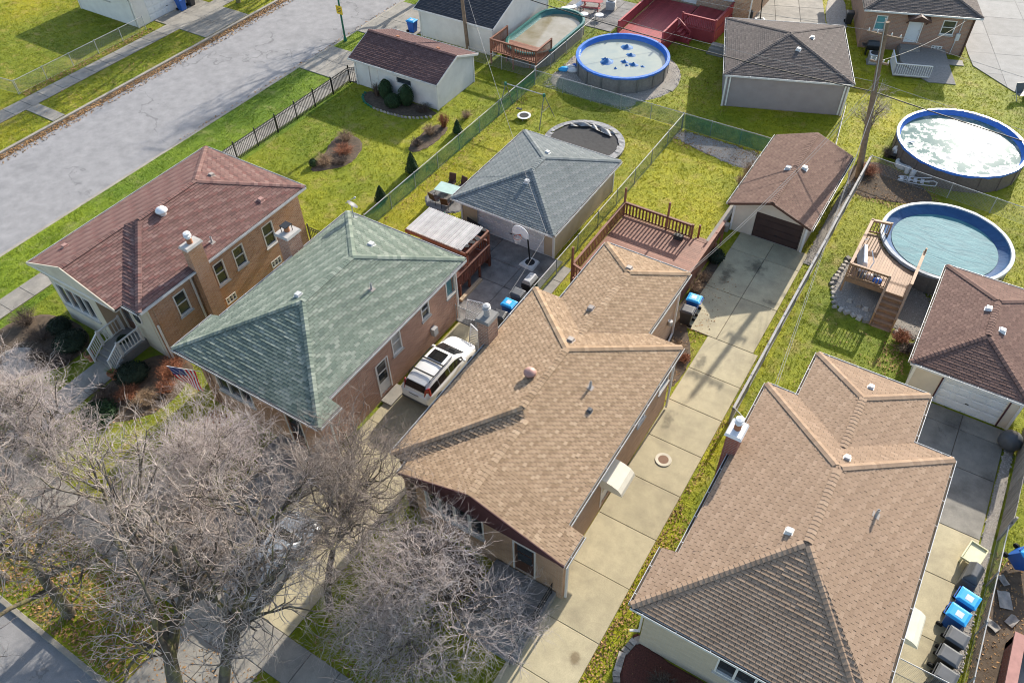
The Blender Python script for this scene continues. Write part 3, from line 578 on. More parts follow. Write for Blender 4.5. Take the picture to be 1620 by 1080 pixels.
# beds: irregular patches with loose material
def blob(name, pts, mat, h=0.035, kind='structure', n=3):
    """patch with a softened outline"""
    P = pts
    for _ in range(n): P = [q for i in range(len(P)) for q in ((P[i][0]*.75+P[(i+1) % len(P)][0]*.25, P[i][1]*.75+P[(i+1) % len(P)][1]*.25), (P[i][0]*.25+P[(i+1) % len(P)][0]*.75, P[i][1]*.25+P[(i+1) % len(P)][1]*.75))]
    cx, cy = sum(p[0] for p in P)/len(P), sum(p[1] for p in P)/len(P); mb = MB(); k = len(P)
    P = [(x+rnd.uniform(-.05, .05), y+rnd.uniform(-.05, .05)) for x, y in P]
    mb.add([(x, y, 0.003) for x, y in P]+[(cx+(x-cx)*.93, cy+(y-cy)*.93, h) for x, y in P]+[(cx, cy, h+0.02)], [(i, (i+1) % k, k+(i+1) % k, k+i) for i in range(k)]+[(k+i, k+(i+1) % k, 2*k) for i in range(k)])
    HPOLY.append(P); o = mb.build(name, mat); o['kind'] = kind; return o

def circ(cx, cy, rx, ry, n=14): return [(cx+rx*math.cos(2*math.pi*i/n), cy+ry*math.sin(2*math.pi*i/n)) for i in range(n)]
blob('garden_bed', [(-36.9, 31.4), (-35.6, 32.6), (-34.8, 34.0), (-35.7, 36.4), (-37.6, 36.8), (-38.2, 35.8), (-37.2, 33.4)], M['soil'])
blob('garden_bed', [(-32.5, 36.9), (-31.5, 37.4), (-31.3, 39.4), (-31.6, 41.2), (-32.9, 41.0), (-32.9, 38.5)], M['soil'])
blob('garden_bed', [(-40.2, 41.2), (-38.5, 40.4), (-35.5, 40.5), (-33.5, 41.7), (-33.6, 42.5), (-40.2, 42.5)], M['soil'])
blob('garden_bed', [(-41.6, 8.8), (-39.6, 8.2), (-36.2, 10.4), (-36.0, 13.6), (-40.6, 13.7), (-42, 11)], M['soil'])
blob('garden_bed', [(-33.0, 9.6), (-31.4, 9.4), (-29.0, 11.6), (-29.6, 14.6), (-31.3, 15.4), (-33.2, 13.6)], M['soil'])
blob('gravel_bed', circ(-24.3, 54.6, 4.75, 4.6), M['gravel']); blob('gravel_bed', [(-28.9, 49.6), (-21.2, 49.6), (-21.4, 51.8), (-28.9, 53.6)], M['gravel'], 0.03)
blob('gravel_bed', [(-2.6, 41.4), (-2.75, 38.4), (-2.0, 36.7), (-0.2, 36.5), (1.6, 36.9), (2.5, 36.0), (2.6, 40.6), (-1, 42)], M['gravel'])
blob('gravel_bed', [(-4.85, 39.5), (-4.2, 39.5), (-4.2, 49.2), (-4.85, 49.2)], M['gravel'], n=1); blob('gravel_bed', [(7.68, 19), (8.12, 19), (8.12, 32.4), (7.68, 32.4)], M['gravel'], n=1)
blob('gravel_bed', [(-39.9, 9.0), (-38.0, 8.6), (-37.2, 10.3), (-38.6, 11.4), (-40, 10.6)], M['gravel'], 0.06)
blob('garden_bed', [(-9.6, 28.0), (-8.2, 27.2), (-7.4, 26.2), (-7.38, 29.4), (-8.9, 31.0), (-9.0, 37.6), (-9.7, 37.6)], M['soil'])
blob('garden_bed', [(-3.4, 14.2), (-3.6, 12.6), (-2.6, 11.0), (-0.6, 10.3), (4.4, 10.2), (4.6, 13.5), (-2.9, 13.5)], M['mulch'], 0.06)
blob('garden_bed', [(-4.4, 47.6), (-1.5, 48.2), (0.8, 49.4), (-0.6, 51.2), (-3.9, 52.6), (-5.4, 50.6)], M['soil'])
blob('garden_bed', [(-14.3, 12.0), (-12.0, 10.6), (-10.1, 11.2), (-10.0, 13.4), (-14.2, 13.5)], M['soil'])
blob('garden_bed', [(8.3, 14), (10, 14), (10.4, 20), (10.2, 25.2), (8.35, 25.6)], M['soil'])
blob('garden_bed', [(-17.0, 48.0), (-12.0, 46.8), (-10.6, 47.2), (-10.7, 49.2), (-16.9, 49.3)], M['gravel'], 0.03)
blob('patio', circ(-26.7, 33.9, 1.6, 1.5), M['patio'], 0.05)
blob('gravel_bed', [(-12.2, 68.8), (-10.6, 69.4), (-13.0, 77), (-14.6, 76)], M['stone'], 0.04)
struct('retaining_wall', MB().box(-10.45, 37.9, 0, -10.05, 42.6, 0.42).box(-10.05, 39.9, 0, -9.72, 40.3, 0.5), M['kerb'], bevel=0.03)

# ================================================================ HOUSES
def slope_pts(x, y, z): return (x, y, z)
# ---------------------------------------------------------------- tan roofed house in the middle
SH_TAN = shingle_mat('tan shingle', [(0.265, 0.18, 0.112), (0.36, 0.252, 0.162), (0.405, 0.288, 0.188), (0.305, 0.21, 0.133), (0.46, 0.335, 0.222)])
h = T('brick_house', 'tan shingled brick house with a pink mushroom vent and front gable, in the middle', 'house', (-11.1, 19.5, 0), group='brick houses along the front street')
Z, S = 4.3, 0.35
L, R, F, B = -15.1, -7.08, 13.7, 25.55; xm = (L+R)/2; zr = Z+S*(R-L)/2; hw = (R-L)/2
pl = lambda x: Z+S*(x-L); prr = lambda x: Z+S*(R-x); gl = -14.25; gx = (gl+R)/2; gz = Z+S*(gx-gl); gy = F+(gz-Z)/S; fy = 13.05; re = -6.42; zre = prr(re)
r1, r2 = (xm, F+hw, zr), (xm, B-hw, zr); g1, g0 = (gx, gy, gz), (gx, fy, gz)
faces = [[(L, F, Z), (R, F, Z), r1], [(R, B, Z), (L, B, Z), r2], [(L, B, Z), (L, F, Z), r1, r2],
         [(R, gy, Z), (R, B, Z), r2, r1, g1], [(R, fy, Z), (R, gy, Z), g1, g0], [(re, fy, zre), (re, 14.6, zre), (R, 14.6, Z), (R, fy, Z)],
         [(gl, fy, Z), g0, g1, (gl, F, Z)]]
wl, wr, wb = -13.6, -8.83, 30.5; wx = (wl+wr)/2; wz = Z+S*(wr-wl)/2; w2 = (wx, wb-(wr-wl)/2, wz); w1 = (wx, B-(wz-Z)/S, wz)
wf = [[(wr, B-0.0, Z), (wr, wb, Z), w2, w1], [(wl, wb, Z), (wl, B, Z), w1, w2], [(wr, wb, Z), (wl, wb, Z), w2]]
roof = roof_shell(h, faces+wf, SH_TAN); shingle_roof(roof, faces+wf, SH_TAN, 0.24, 0.14, 0.03, single=300, seed=3, gap=0.022)
ridge_caps(roof, [(r1, r2), ((L, F, Z), r1), ((L, B, Z), r2), ((R, B, Z), r2), (g0, g1), (w1, w2), ((wr, wb, Z), w2), ((wl, wb, Z), w2)], SH_TAN)
eave_box(h, [(L, F, R, B), (wl, B, wr, wb), (gl, fy+0.05, R, 14.6)], Z, M['trim']); eave_box(h, [(R-.1, fy+.05, re, 14.6)], zre, M['trim'], name='soffit_step')
for a, b, o in (((R, 14.6, Z), (R, B, Z), (1, 0, 0)), ((re, fy, zre), (re, 14.6, zre), (1, 0, 0)), ((L, F, Z), (L, B, Z), (-1, 0, 0)), ((wr, B, Z), (wr, wb, Z), (1, 0, 0)), ((wl, B, Z), (wl, wb, Z), (-1, 0, 0)), ((wl, wb, Z), (wr, wb, Z), (0, 1, 0)), ((gl, fy, Z), (gl, F, Z), (-1, 0, 0))): gutter(h, a, b, o)
bt = M['brick_tan']
p, q = (-7.35, 14.1), (-7.35, 25.25); hs = [(7.55, 8.35, 2.35, 3.35), (9.9, 11.0, 2.25, 3.35), (4.15, 5.05, 0.35, 2.4)]
wall(h, p, q, 0, 4.16, bt, hs); window(h, p, q, hs[0]); window(h, p, q, hs[1]); door(h, p, q, hs[2], glass='glass')
wall(h, (-7.35, 25.25), (-9.15, 25.25), 0, 4.16, bt); wall(h, (-9.15, 25.25), (-9.15, 30.2), 0, 4.16, bt, [(1.2, 2.1, 0.25, 0.7)]); window(h, (-9.15, 25.25), (-9.15, 30.2), (1.2, 2.1, 0.25, 0.7), hung=False)
wall(h, (-9.15, 30.2), (-13.3, 30.2), 0, 4.16, bt, [(1.2, 2.9, 1.0, 3.1)]); door(h, (-9.15, 30.2), (-13.3, 30.2), (1.2, 2.9, 1.0, 3.1), glass='glass')
wall(h, (-13.3, 30.2), (-13.3, 25.25), 0, 4.16, bt); wall(h, (-13.3, 25.25), (-14.8, 25.25), 0, 4.16, bt); wall(h, (-14.8, 25.25), (-14.8, 13.8), 0, 4.16, bt, [(2, 2.9, 2.2, 3.4), (8, 8.9, 2.2, 3.4)])
for k in ((2, 2.9, 2.2, 3.4), (8, 8.9, 2.2, 3.4)): window(h, (-14.8, 25.25), (-14.8, 13.8), k)
fp, fq = (-14.0, 13.6), (-6.72, 13.6); hs = [(0.5, 3.5, 1.5, 3.2), (5.0, 5.95, 0.55, 2.75)]
wall(h, fp, fq, 0, 4.1, bt, hs, name='front_wall'); window(h, fp, fq, hs[0], mullions=3, hung=False); door(h, fp, fq, hs[1], 'brownfascia', glass='glass')
wall(h, (-6.72, 13.6), (-6.72, 14.15), 0, 3.9, bt); wall(h, (-6.72, 14.1), (-7.35, 14.1), 0, 3.9, bt)
MB().hexa([(gl+.1, fy+.06, Z-.32), (re-.05, fy+.06, zre-.2), (gx, fy+.06, gz-.02)], [(gl+.1, fy+.18, Z-.32), (re-.05, fy+.18, zre-.2), (gx, fy+.18, gz-.02)]).build('gable_boards', M['maroon'], h)
rk = MB(); rk.bar((gl, fy, Z-.04), (gx, fy, gz-.04), 0.04, 0.16); rk.bar((gx, fy, gz-.04), (re, fy, zre-.04), 0.04, 0.16); rk.build('rake_board', M['maroon'], h)
chimney(h, -15.5, 20.95, -14.9, 21.75, 0, 5.75, M['brick_mixed'], 'porch', 'galv', 'galv')
for x, y, sl_ in ((-11.68, 25.0, (S, 0)), (-11.3, 22.3, (0, -S)), (-11.36, 28.5, (0, -S))):
    zz = {25.0: Z+S*(-11.68-wl), 22.3: Z+S*(B-22.3), 28.5: Z+S*(wb-28.5)}[y]; roof_vent(roof, x, y, zz, sl_, 'ventgrey', 0.3)
turbine(roof, -11.8, 19.54, pl(-11.8), 'mushroom', 0.28)
pipe_vent(roof, -9.35, 20.57, prr(-9.35), (-S, 0)); roof_vent(roof, -8.82, 19.54, prr(-8.82), (-S, 0), 'plas_grey', 0.2)
downspout(h, -9.05, 30.1, 0, 4.2, (0.1, -0.9)); downspout(h, -7.2, 25.2, 0, 4.2); downspout(h, -6.6, 13.75, 0, 3.9)
MB().lathe([(0.13, 0), (0.13, 0.28)], 16, (-9.02, 29.3, 1.5)).build('electric_meter', M['galv'], h)
# canopy over the side door: a curved cream awning
can = MB(); prof = [(0.0, 0.55), (0.25, 0.54), (0.55, 0.48), (0.85, 0.36), (1.02, 0.18), (1.08, 0.0)]
for i in range(5):
    a, b = prof[i], prof[i+1]; can.quad((-7.35+a[0], 17.95, 2.35+a[1]), (-7.35+a[0], 19.25, 2.35+a[1]), (-7.35+b[0], 19.25, 2.35+b[1]), (-7.35+b[0], 17.95, 2.35+b[1]))
for y in (17.95, 19.25): can.add([(-7.35+a, y, 2.35+b) for a, b in prof]+[(-7.35, y, 2.35)], [tuple(range(7))])
aw = can.build('door_awning', M['awning'], h)
sv = MB().box(-9.9, 11.0, 0.0, -6.95, 13.55, 0.52).box(-9.9, 10.6, 0, -6.95, 11.0, 0.34).box(-9.9, 10.2, 0, -6.95, 10.6, 0.17)
pr = sv.build('porch_steps', M['porch'], h, bevel=0.015); hard(-9.9, 10.2, -6.95, 13.6)
rl = MB(); 
for y in (11.2, 12.3, 13.4): rl.bar((-7.08, y, 0.52), (-7.08, y, 1.45), 0.035, 0.035)
for z_ in (0.7, 1.05, 1.43): rl.bar((-7.08, 11.2, z_), (-7.08, 13.4, z_), 0.03, 0.03)
for i in range(18): rl.bar((-7.08, 11.3+i*0.12, 0.7), (-7.08, 11.3+i*0.12, 1.43), 0.014, 0.014)
rl.bar((-7.08, 11.2, 1.43), (-7.08, 10.1, 1.0), 0.03, 0.03); rl.bar((-7.08, 10.1, 0), (-7.08, 10.1, 1.0), 0.03, 0.03); rl.build('porch_railing', M['iron'], h)
hard(-15.5, 13.5, -6.7, 30.3)
# ---------------------------------------------------------------- green roofed house
SH_GRN = shingle_mat('grey green shingle', [(0.14, 0.172, 0.14), (0.20, 0.238, 0.19), (0.165, 0.20, 0.162), (0.285, 0.315, 0.26), (0.18, 0.215, 0.172), (0.125, 0.158, 0.13)], 0.25)
h = T('brick_house', 'brick house with a pale green shingle hip roof and satellite dish', 'house', (-23.5, 19.5, 0), group='brick houses along the front street')
L, R, F, B = -27.4, -19.4, 13.22, 25.55; xm = (L+R)/2; hw = (R-L)/2; zr = Z+S*hw; zf = 4.08; LF, RF = L-(Z-zf)/S, R+(Z-zf)/S
r1, r2 = (xm, 17.78, zr), (xm, B-hw, zr)
faces = [[(LF, F, zf), (RF, F, zf), r1], [(R, 14.65, Z), (R, B, Z), r2, r1], [(RF, F, zf), (RF, 14.65, zf), (R, 14.65, Z)], [(RF, F, zf), (R, 14.65, Z), r1], [(R, B, Z), (L, B, Z), r2], [(L, B, Z), (L, 15.85, Z), r1, r2], [(LF, 15.85, zf), (LF, F, zf), (L, 15.85, Z)], [(LF, F, zf), r1, (L, 15.85, Z)]]
roof = roof_shell(h, faces, SH_GRN); shingle_roof(roof, faces, SH_GRN, 0.33, 0.155, 0.03, single=300, seed=5, gap=0.02)
ridge_caps(roof, [((LF, F, zf), r1), ((RF, F, zf), r1), ((R, B, Z), r2), ((L, B, Z), r2), (r1, r2)], SH_GRN)
eave_box(h, [(L, 15, R, B)], Z, M['trim']); eave_box(h, [(LF, F, RF, 14.65)], zf, M['trim'])
for a, b, o in (((R, 14.65, Z), (R, B, Z), (1, 0, 0)), ((RF, F, zf), (RF, 14.65, zf), (1, 0, 0)), ((LF, F, zf), (RF, F, zf), (0, -1, 0)), ((L, 15.85, Z), (L, B, Z), (-1, 0, 0)), ((LF, F, zf), (LF, 15.85, zf), (-1, 0, 0)), ((L, B, Z), (R, B, Z), (0, 1, 0))): gutter(h, a, b, o)
bk = M['brick_pink']; p, q = (-19.9, 14.3), (-19.9, 25.2); hs = [(3.95, 4.8, 0.3, 2.5), (5.3, 6.05, 2.05, 3.45), (7.8, 8.5, 2.35, 3.45), (10.0, 10.85, 2.15, 3.45)]
wall(h, p, q, 0, 4.16, bk, hs); door(h, p, q, hs[0], 'trim', glass='glass'); window(h, p, q, hs[1], 'curtain'); window(h, p, q, hs[2]); window(h, p, q, hs[3], 'glass_teal', hung=False)
wall(h, (-19.9, 25.2), (-26.95, 25.2), 0, 4.16, bk, [(1.2, 2.2, .95, 3.1)]); door(h, (-19.9, 25.2), (-26.95, 25.2), (1.2, 2.2, .95, 3.1), glass='glass'); wall(h, (-26.95, 25.2), (-26.95, 13.7), 0, 4.16, bk)
hs = [(1.0, 3.4, 1.6, 3.1), (5.6, 6.5, 0.5, 2.6)]; fp, fq = (-27.3, 13.75), (-19.35, 13.75); wall(h, fp, fq, 0, 3.95, M['brick_orange'], hs); window(h, fp, fq, hs[0], mullions=2, hung=False); door(h, fp, fq, hs[1], 'brownfascia', glass='glass')
wall(h, (-19.35, 13.75), (-19.35, 14.35), 0, 3.95, bk); wall(h, (-27.3, 15.5), (-27.3, 13.75), 0, 3.95, bk)
MB().box(-22.6, 12.4, 0, -19.4, 13.7, 0.5).box(-22.6, 12.0, 0, -20, 12.4, 0.25).build('porch_steps', M['porch'], h, bevel=0.015)
chimney(h, -28.3, 21.1, -27.5, 22.0, 0, 5.35, bk, 'sill', 'claypipe', None); c_ = h.children[-1]
MB().box(-28.12, 21.3, 5.86, -27.68, 21.8, 5.9).box(-28.1, 21.32, 5.49, -28.07, 21.35, 5.86).box(-27.73, 21.75, 5.49, -27.7, 21.78, 5.86).build('flue_hood', M['iron'], c_)
roof_vent(roof, -24.03, 18.15, Z+S*(-24.03-L), (S, 0), 'gutter', 0.32); roof_vent(roof, -23.67, 23.24, Z+S*(B-23.24), (0, -S), 'gutter', 0.32); pipe_vent(roof, -21.58, 20.64, Z+S*(R+21.58), (-S, 0))
downspout(h, -19.2, 14.2, 0, 4.0); downspout(h, -19.78, 25.1, 0, 4.1)
MB().box(-19.86, 22.6, 0.9, -19.6, 22.95, 1.4).build('electric_meter', M['galv'], h)
ld = MB().box(-19.85, 18.1, 0, -19.2, 19.4, 0.16); ld.build('door_step', M['walk'], h)
dish = T('satellite_dish', 'small grey satellite dish on the back corner of the green roof', 'satellite dish', (-26.6, 25.2, 4.5))
dm = MB(); c0 = Vector((0, 0, 0.75)); ax = Vector((0.35, 0.55, 0.75)).normalized(); e1 = ax.cross(Vector((0, 0, 1))).normalized(); e2 = ax.cross(e1)
vs_ = []; 
for k, rr in enumerate((0, .16, .3, .4)):
    for i in range(16): vs_.append(c0+(e1*math.cos(i*math.pi/8)+e2*math.sin(i*math.pi/8)*1.1)*rr*.8+ax*(rr*rr*0.55))
dm.add(vs_, [(k*16+i, k*16+(i+1) % 16, (k+1)*16+(i+1) % 16, (k+1)*16+i) for k in range(3) for i in range(16)]); dm.build('reflector', M['plas_grey'], dish, local=True, smooth=True)
MB().tube((0, 0, -0.1), c0-ax*.03, 0.03).box(-.15, -.15, -.13, .15, .15, -.08).build('mast', M['galv'], dish, local=True); fa = c0+ax*0.55-e2*0.1
MB().tube(c0-e2*.4, fa, 0.015).tube(fa, fa-ax*.12, 0.05).build('feed_arm', M['galv'], dish, local=True)
hard(-28.2, 13.6, -19.3, 25.3); hard(-22.6, 12.0, -19.4, 13.8)
# ---------------------------------------------------------------- red roofed corner house
SH_RED = shingle_mat('red brown shingle', [(0.145, 0.085, 0.075), (0.215, 0.125, 0.108), (0.175, 0.10, 0.088), (0.25, 0.16, 0.14), (0.19, 0.092, 0.08), (0.13, 0.078, 0.072)])
h = T('brick_house', 'corner brick house with a red brown roof and cream stucco front', 'house', (-35.2, 19.5, 0), group='brick houses along the front street')
L, R, F, B = -39.3, -31.1, 13.9, 26.1; xm = (L+R)/2; hw = (R-L)/2; zr = Z+S*hw; gr = -32.3; gx = (L+gr)/2; gz = Z+S*(gx-L); gy = F+(gz-Z)/S; fy = 13.4
r1, r2 = (xm, F+hw, zr), (xm, B-hw, zr); g1, g0 = (gx, gy, gz), (gx, fy, gz)
faces = [[(L, F, Z), (R, F, Z), r1], [(R, F, Z), (R, B, Z), r2, r1], [(R, B, Z), (L, B, Z), r2], [(L, B, Z), (L, gy, Z), g1, r1, r2], [(L, gy, Z), (L, fy, Z), g0, g1], [(gr, fy, Z), (gr, F, Z), g1, g0]]
roof = roof_shell(h, faces, SH_RED); shingle_roof(roof, faces, SH_RED, 0.36, 0.165, 0.026, seed=8, gap=0.02)
ridge_caps(roof, [(r1, r2), ((R, F, Z), r1), ((R, B, Z), r2), ((L, B, Z), r2), (g0, g1)], SH_RED)
eave_box(h, [(L, fy, gr, F+1), (L, F, R, B)], Z, M['trim'])
for a, b, o in (((R, F, Z), (R, B, Z), (1, 0, 0)), ((L, fy, Z), (L, B, Z), (-1, 0, 0)), ((L, B, Z), (R, B, Z), (0, 1, 0)), ((gr, F, Z), (R, F, Z), (0, -1, 0))): gutter(h, a, b, o)
bo = M['brick_orange']; p, q = (-31.5, 14.55), (-31.5, 25.75); yo = 14.55
hs = [(16.05-yo, 16.85-yo, 1.95, 3.45), (18.85-yo, 19.6-yo, 1.95, 3.45), (20.3-yo, 21.1-yo, 2.1, 3.5), (22.6-yo, 23.45-yo, 1.95, 3.5), (18.9-yo, 19.65-yo, 0.45, 0.95), (22.55-yo, 23.35-yo, 0.42, 0.92)]
wall(h, p, q, 0, 4.16, bo, hs)
for k in hs[:4]: window(h, p, q, k)
for k in hs[4:]: window(h, p, q, k, mullions=2, hung=True, sill=False)
wall(h, (-31.5, 25.75), (-38.9, 25.75), 0, 4.16, M['brick_pink'], [(2, 2.9, 2.0, 3.4), (5, 5.9, .9, 3.0)]); window(h, (-31.5, 25.75), (-38.9, 25.75), (2, 2.9, 2.0, 3.4)); door(h, (-31.5, 25.75), (-38.9, 25.75), (5, 5.9, .9, 3.0))
wall(h, (-38.9, 25.75), (-38.9, 13.9), 0, 4.16, bo, [(3, 4, 2, 3.4), (8, 9, 2, 3.4)])
for k in ((3, 4, 2, 3.4), (8, 9, 2, 3.4)): window(h, (-38.9, 25.75), (-38.9, 13.9), k)
fp, fq = (-38.95, 13.85), (-35.0, 13.85); hs = [(0.35, 3.3, 1.35, 2.95)]; st_ = M['stucco']; wall(h, fp, fq, 0, 4.14, st_, hs, name='front_wall'); window(h, fp, fq, hs[0], mullions=3, hung=False)
wall(h, (-35.0, 13.85), (-35.0, 14.75), 0, 4.14, M['sid_tan']); hs = [(0.25, 1.2, 0.62, 2.75)]; fp, fq = (-35.0, 14.75), (-31.48, 14.55); wall(h, fp, fq, 0, 4.14, st_, hs); door(h, fp, fq, hs[0], 'brownfascia', glass='glass')
MB().hexa([(L+.05, fy+.05, Z-.2), (gr-.05, fy+.05, Z-.2), (gx, fy+.05, gz-.04)], [(L+.05, fy+.4, Z-.2), (gr-.05, fy+.4, Z-.2), (gx, fy+.4, gz-.04)]).build('gable_wall', st_, h)
rk = MB(); rk.bar((L, fy, Z-.04), (gx, fy, gz-.04), 0.05, 0.22); rk.bar((gx, fy, gz-.04), (gr, fy, Z-.04), 0.05, 0.22); rk.build('rake_board', st_, h)
ov = MB(); n_ = 18
ov.add([(-33.05+.36*math.cos(2*math.pi*i/n_), 14.60, 2.4+.52*math.sin(2*math.pi*i/n_)) for i in range(n_)]+[(-33.05+.27*math.cos(2*math.pi*i/n_), 14.56, 2.4+.42*math.sin(2*math.pi*i/n_)) for i in range(n_)], [(i, (i+1) % n_, n_+(i+1) % n_, n_+i) for i in range(n_)]); ow = ov.build('oval_window', M['trim'], h)
MB().quad(*[(-33.05+.29*math.cos(2*math.pi*i/n_), 14.585, 2.4+.44*math.sin(2*math.pi*i/n_)) for i in range(n_)]).build('pane', M['glass'], ow)
chimney(h, -31.45, 17.55, -30.95, 18.45, 0, 5.7, bo, 'sill', 'claypipe', 'plas_white')
turbine(roof, -34.69, 19.15, Z+S*(R+34.69), 'plas_white', 0.32); pipe_vent(roof, -31.75, 19.54, Z+S*(R+31.75), (-S, 0)); roof_vent(roof, -35.32, 23.23, Z+S*(B-23.23), (0, -S), 'ventgrey', 0.28); roof_vent(roof, -32.0, 23.55, Z+S*(R+32.0), (-S, 0), 'mushroom', 0.3); roof_vent(roof, -38.1, 15.1, Z+S*(-38.1-L), (S, 0), 'mushroom', 0.3)
downspout(h, -31.4, 17.35, 0, 4.1); downspout(h, -31.4, 14.65, 0, 2.6)
# porch with two white railings
MB().box(-35.0, 13.0, 0, -33.3, 14.7, 0.6).box(-35.0, 12.7, 0, -33.3, 13.0, 0.4).box(-35.0, 12.4, 0, -33.3, 12.7, 0.2).build('porch_steps', M['porch'], h, bevel=0.012)
for x in (-34.95, -33.35):
    r_ = MB()
    for a, b in (((x, 14.5, .6), (x, 13.1, .6)), ((x, 13.1, .6), (x, 12.3, .05))):
        A, Bv = Vector(a), Vector(b); up = Vector((0, 0, .95)); r_.bar(A+up, Bv+up, .09, .06); r_.bar(A+Vector((0, 0, .12)), Bv+Vector((0, 0, .12)), .05, .06)
        for i in range(7): c = A.lerp(Bv, (i+.5)/7); r_.bar(c+Vector((0, 0, .12)), c+up, .04, .045)
    for c in ((x, 14.5, .6), (x, 13.1, .6), (x, 12.3, 0)): r_.bar(c, Vector(c)+Vector((0, 0, 1.05)), .1, .1)
    r_.build('porch_railing', M['trim'], h)
hard(-39, 13.7, -31, 25.8); hard(-35.2, 12.3, -33.1, 14.8)
# ---------------------------------------------------------------- brown roofed house on the right
SH_BRN = shingle_mat('brown shingle', [(0.295, 0.205, 0.14), (0.34, 0.24, 0.167), (0.315, 0.22, 0.15), (0.37, 0.265, 0.186), (0.285, 0.197, 0.134)])
h = T('brick_house', 'cream brick house with a wide brown shingle roof at the lower right', 'house', (1.0, 19.5, 0), group='brick houses along the front street')
L, R, F, B = -2.95, 5.0, 13.0, 25.45; xm = (L+R)/2; hw = (R-L)/2; zr = Z+S*hw; zf = 4.08; LF = L-(Z-zf)/S
r1, r2 = (xm, 17.72, zr), (xm, B-hw, zr); RF = R+(Z-zf)/S*0.2; zrf = Z-0.04
faces = [[(LF, F, zf), (R, F, zf), r1], [(R, F, zf), (R, 13.6, Z), r1], [(R, 13.6, Z), (R, B, Z), r2, r1], [(R, B, Z), (L, B, Z), r2], [(L, B, Z), (L, 15.7, Z), r1, r2], [(LF, 15.7, zf), (LF, F, zf), (L, 15.7, Z)], [(LF, F, zf), r1, (L, 15.7, Z)]]
faces = [faces[0]]+faces[2:]
wl, wr, wb = -1.55, 3.4, 28.45; wx = (wl+wr)/2; wz = Z+S*(wr-wl)/2; w2 = (wx, wb-(wr-wl)/2, wz); w1 = (wx, B-(wz-Z)/S, wz)
wf = [[(wr, B, Z), (wr, wb, Z), w2, w1], [(wl, wb, Z), (wl, B, Z), w1, w2], [(wr, wb, Z), (wl, wb, Z), w2]]
faces[1] = [(R, F, zf), (R, B, Z), r2, r1] if 0 else faces[1]
faces.append([(R, F, zf), (R, 13.6, Z), r1])
roof = roof_shell(h, faces+wf, SH_BRN); shingle_roof(roof, faces+wf, SH_BRN, 0.33, 0.145, 0.03, single=300, seed=11, gap=0.016)
ridge_caps(roof, [((LF, F, zf), r1), ((R, F, zf), r1), ((R, B, Z), r2), ((L, B, Z), r2), (r1, r2), (w1, w2), ((wr, wb, Z), w2), ((wl, wb, Z), w2)], SH_BRN)
eave_box(h, [(L, 15, R, B), (wl, B, wr, wb)], Z, M['trim']); eave_box(h, [(LF, F, R, 15.7)], zf, M['trim'])
for a, b, o in (((R, 13.6, Z), (R, B, Z), (1, 0, 0)), ((L, 15.7, Z), (L, B, Z), (-1, 0, 0)), ((LF, F, zf), (LF, 15.7, zf), (-1, 0, 0)), ((LF, F, zf), (R, F, zf), (0, -1, 0)), ((wr, B, Z), (wr, wb, Z), (1, 0, 0)), ((wl, B, Z), (wl, wb, Z), (-1, 0, 0)), ((wl, wb, Z), (wr, wb, Z), (0, 1, 0)), ((R, B, Z), (wr, B, Z), (0, 1, 0)), ((wl, B, Z), (L, B, Z), (0, 1, 0))): gutter(h, a, b, o)
bc = M['brick_cream']; wall(h, (4.72, 13.6), (4.72, 25.15), 0, 4.16, bc, [(4.2, 5.1, .3, 2.4), (8, 9, 2, 3.4)]); door(h, (4.72, 13.6), (4.72, 25.15), (4.2, 5.1, .3, 2.4)); window(h, (4.72, 13.6), (4.72, 25.15), (8, 9, 2, 3.4))
wall(h, (4.72, 25.15), (3.1, 25.15), 0, 4.16, bc); wall(h, (3.1, 25.15), (3.1, 28.15), 0, 4.16, bc); wall(h, (3.1, 28.15), (-1.25, 28.15), 0, 4.16, bc, [(1, 2, 2, 3.4)]); window(h, (3.1, 28.15), (-1.25, 28.15), (1, 2, 2, 3.4)); wall(h, (-1.25, 28.15), (-1.25, 25.15), 0, 4.16, bc); wall(h, (-1.25, 25.15), (-2.65, 25.15), 0, 4.16, bc)
wall(h, (-2.65, 25.15), (-2.65, 15.3), 0, 4.16, M['brick_red'], [(2, 2.9, 2, 3.4)]); window(h, (-2.65, 25.15), (-2.65, 15.3), (2, 2.9, 2, 3.4)); wall(h, (-3.15, 15.3), (-3.15, 13.6), 0, 3.95, bc); wall(h, (-2.65, 15.3), (-3.15, 15.3), 0, 3.95, bc)
hs = [(3.0, 5.2, 1.3, 2.6), (6.2, 7.1, .4, 2.5)]; wall(h, (-3.15, 13.6), (4.72, 13.6), 0, 3.95, bc, hs); window(h, (-3.15, 13.6), (4.72, 13.6), hs[0], mullions=2, hung=False); door(h, (-3.15, 13.6), (4.72, 13.6), hs[1])
chimney(h, -3.3, 20.95, -2.75, 21.75, 0, 5.45, M['brick_red'], 'plas_white', 'claypipe', 'plas_white')
roof_vent(roof, 1.2, 22.34, Z+S*(B-22.34), (0, -S), 'trim', 0.25); roof_vent(roof, 1.05, 27.1, Z+S*(wb-27.1), (0, -S), 'trim', 0.25); roof_vent(roof, 0.3, 17.95, Z+S*(0.3-L), (S, 0), 'trim', 0.27); pipe_vent(roof, 2.89, 20.6, Z+S*(R-2.89), (-S, 0))
downspout(h, -3.3, 13.9, 0.3, 3.95, (-.35, -.15)); downspout(h, -3.05, 15.5, 0, 4.2)
can = MB()
for i in range(5):
    a, b = prof[i], prof[i+1]; can.quad((4.72+a[0]*1.15, 17.75, 2.35+a[1]*.8), (4.72+a[0]*1.15, 19.15, 2.35+a[1]*.8), (4.72+b[0]*1.15, 19.15, 2.35+b[1]*.8), (4.72+b[0]*1.15, 17.75, 2.35+b[1]*.8))
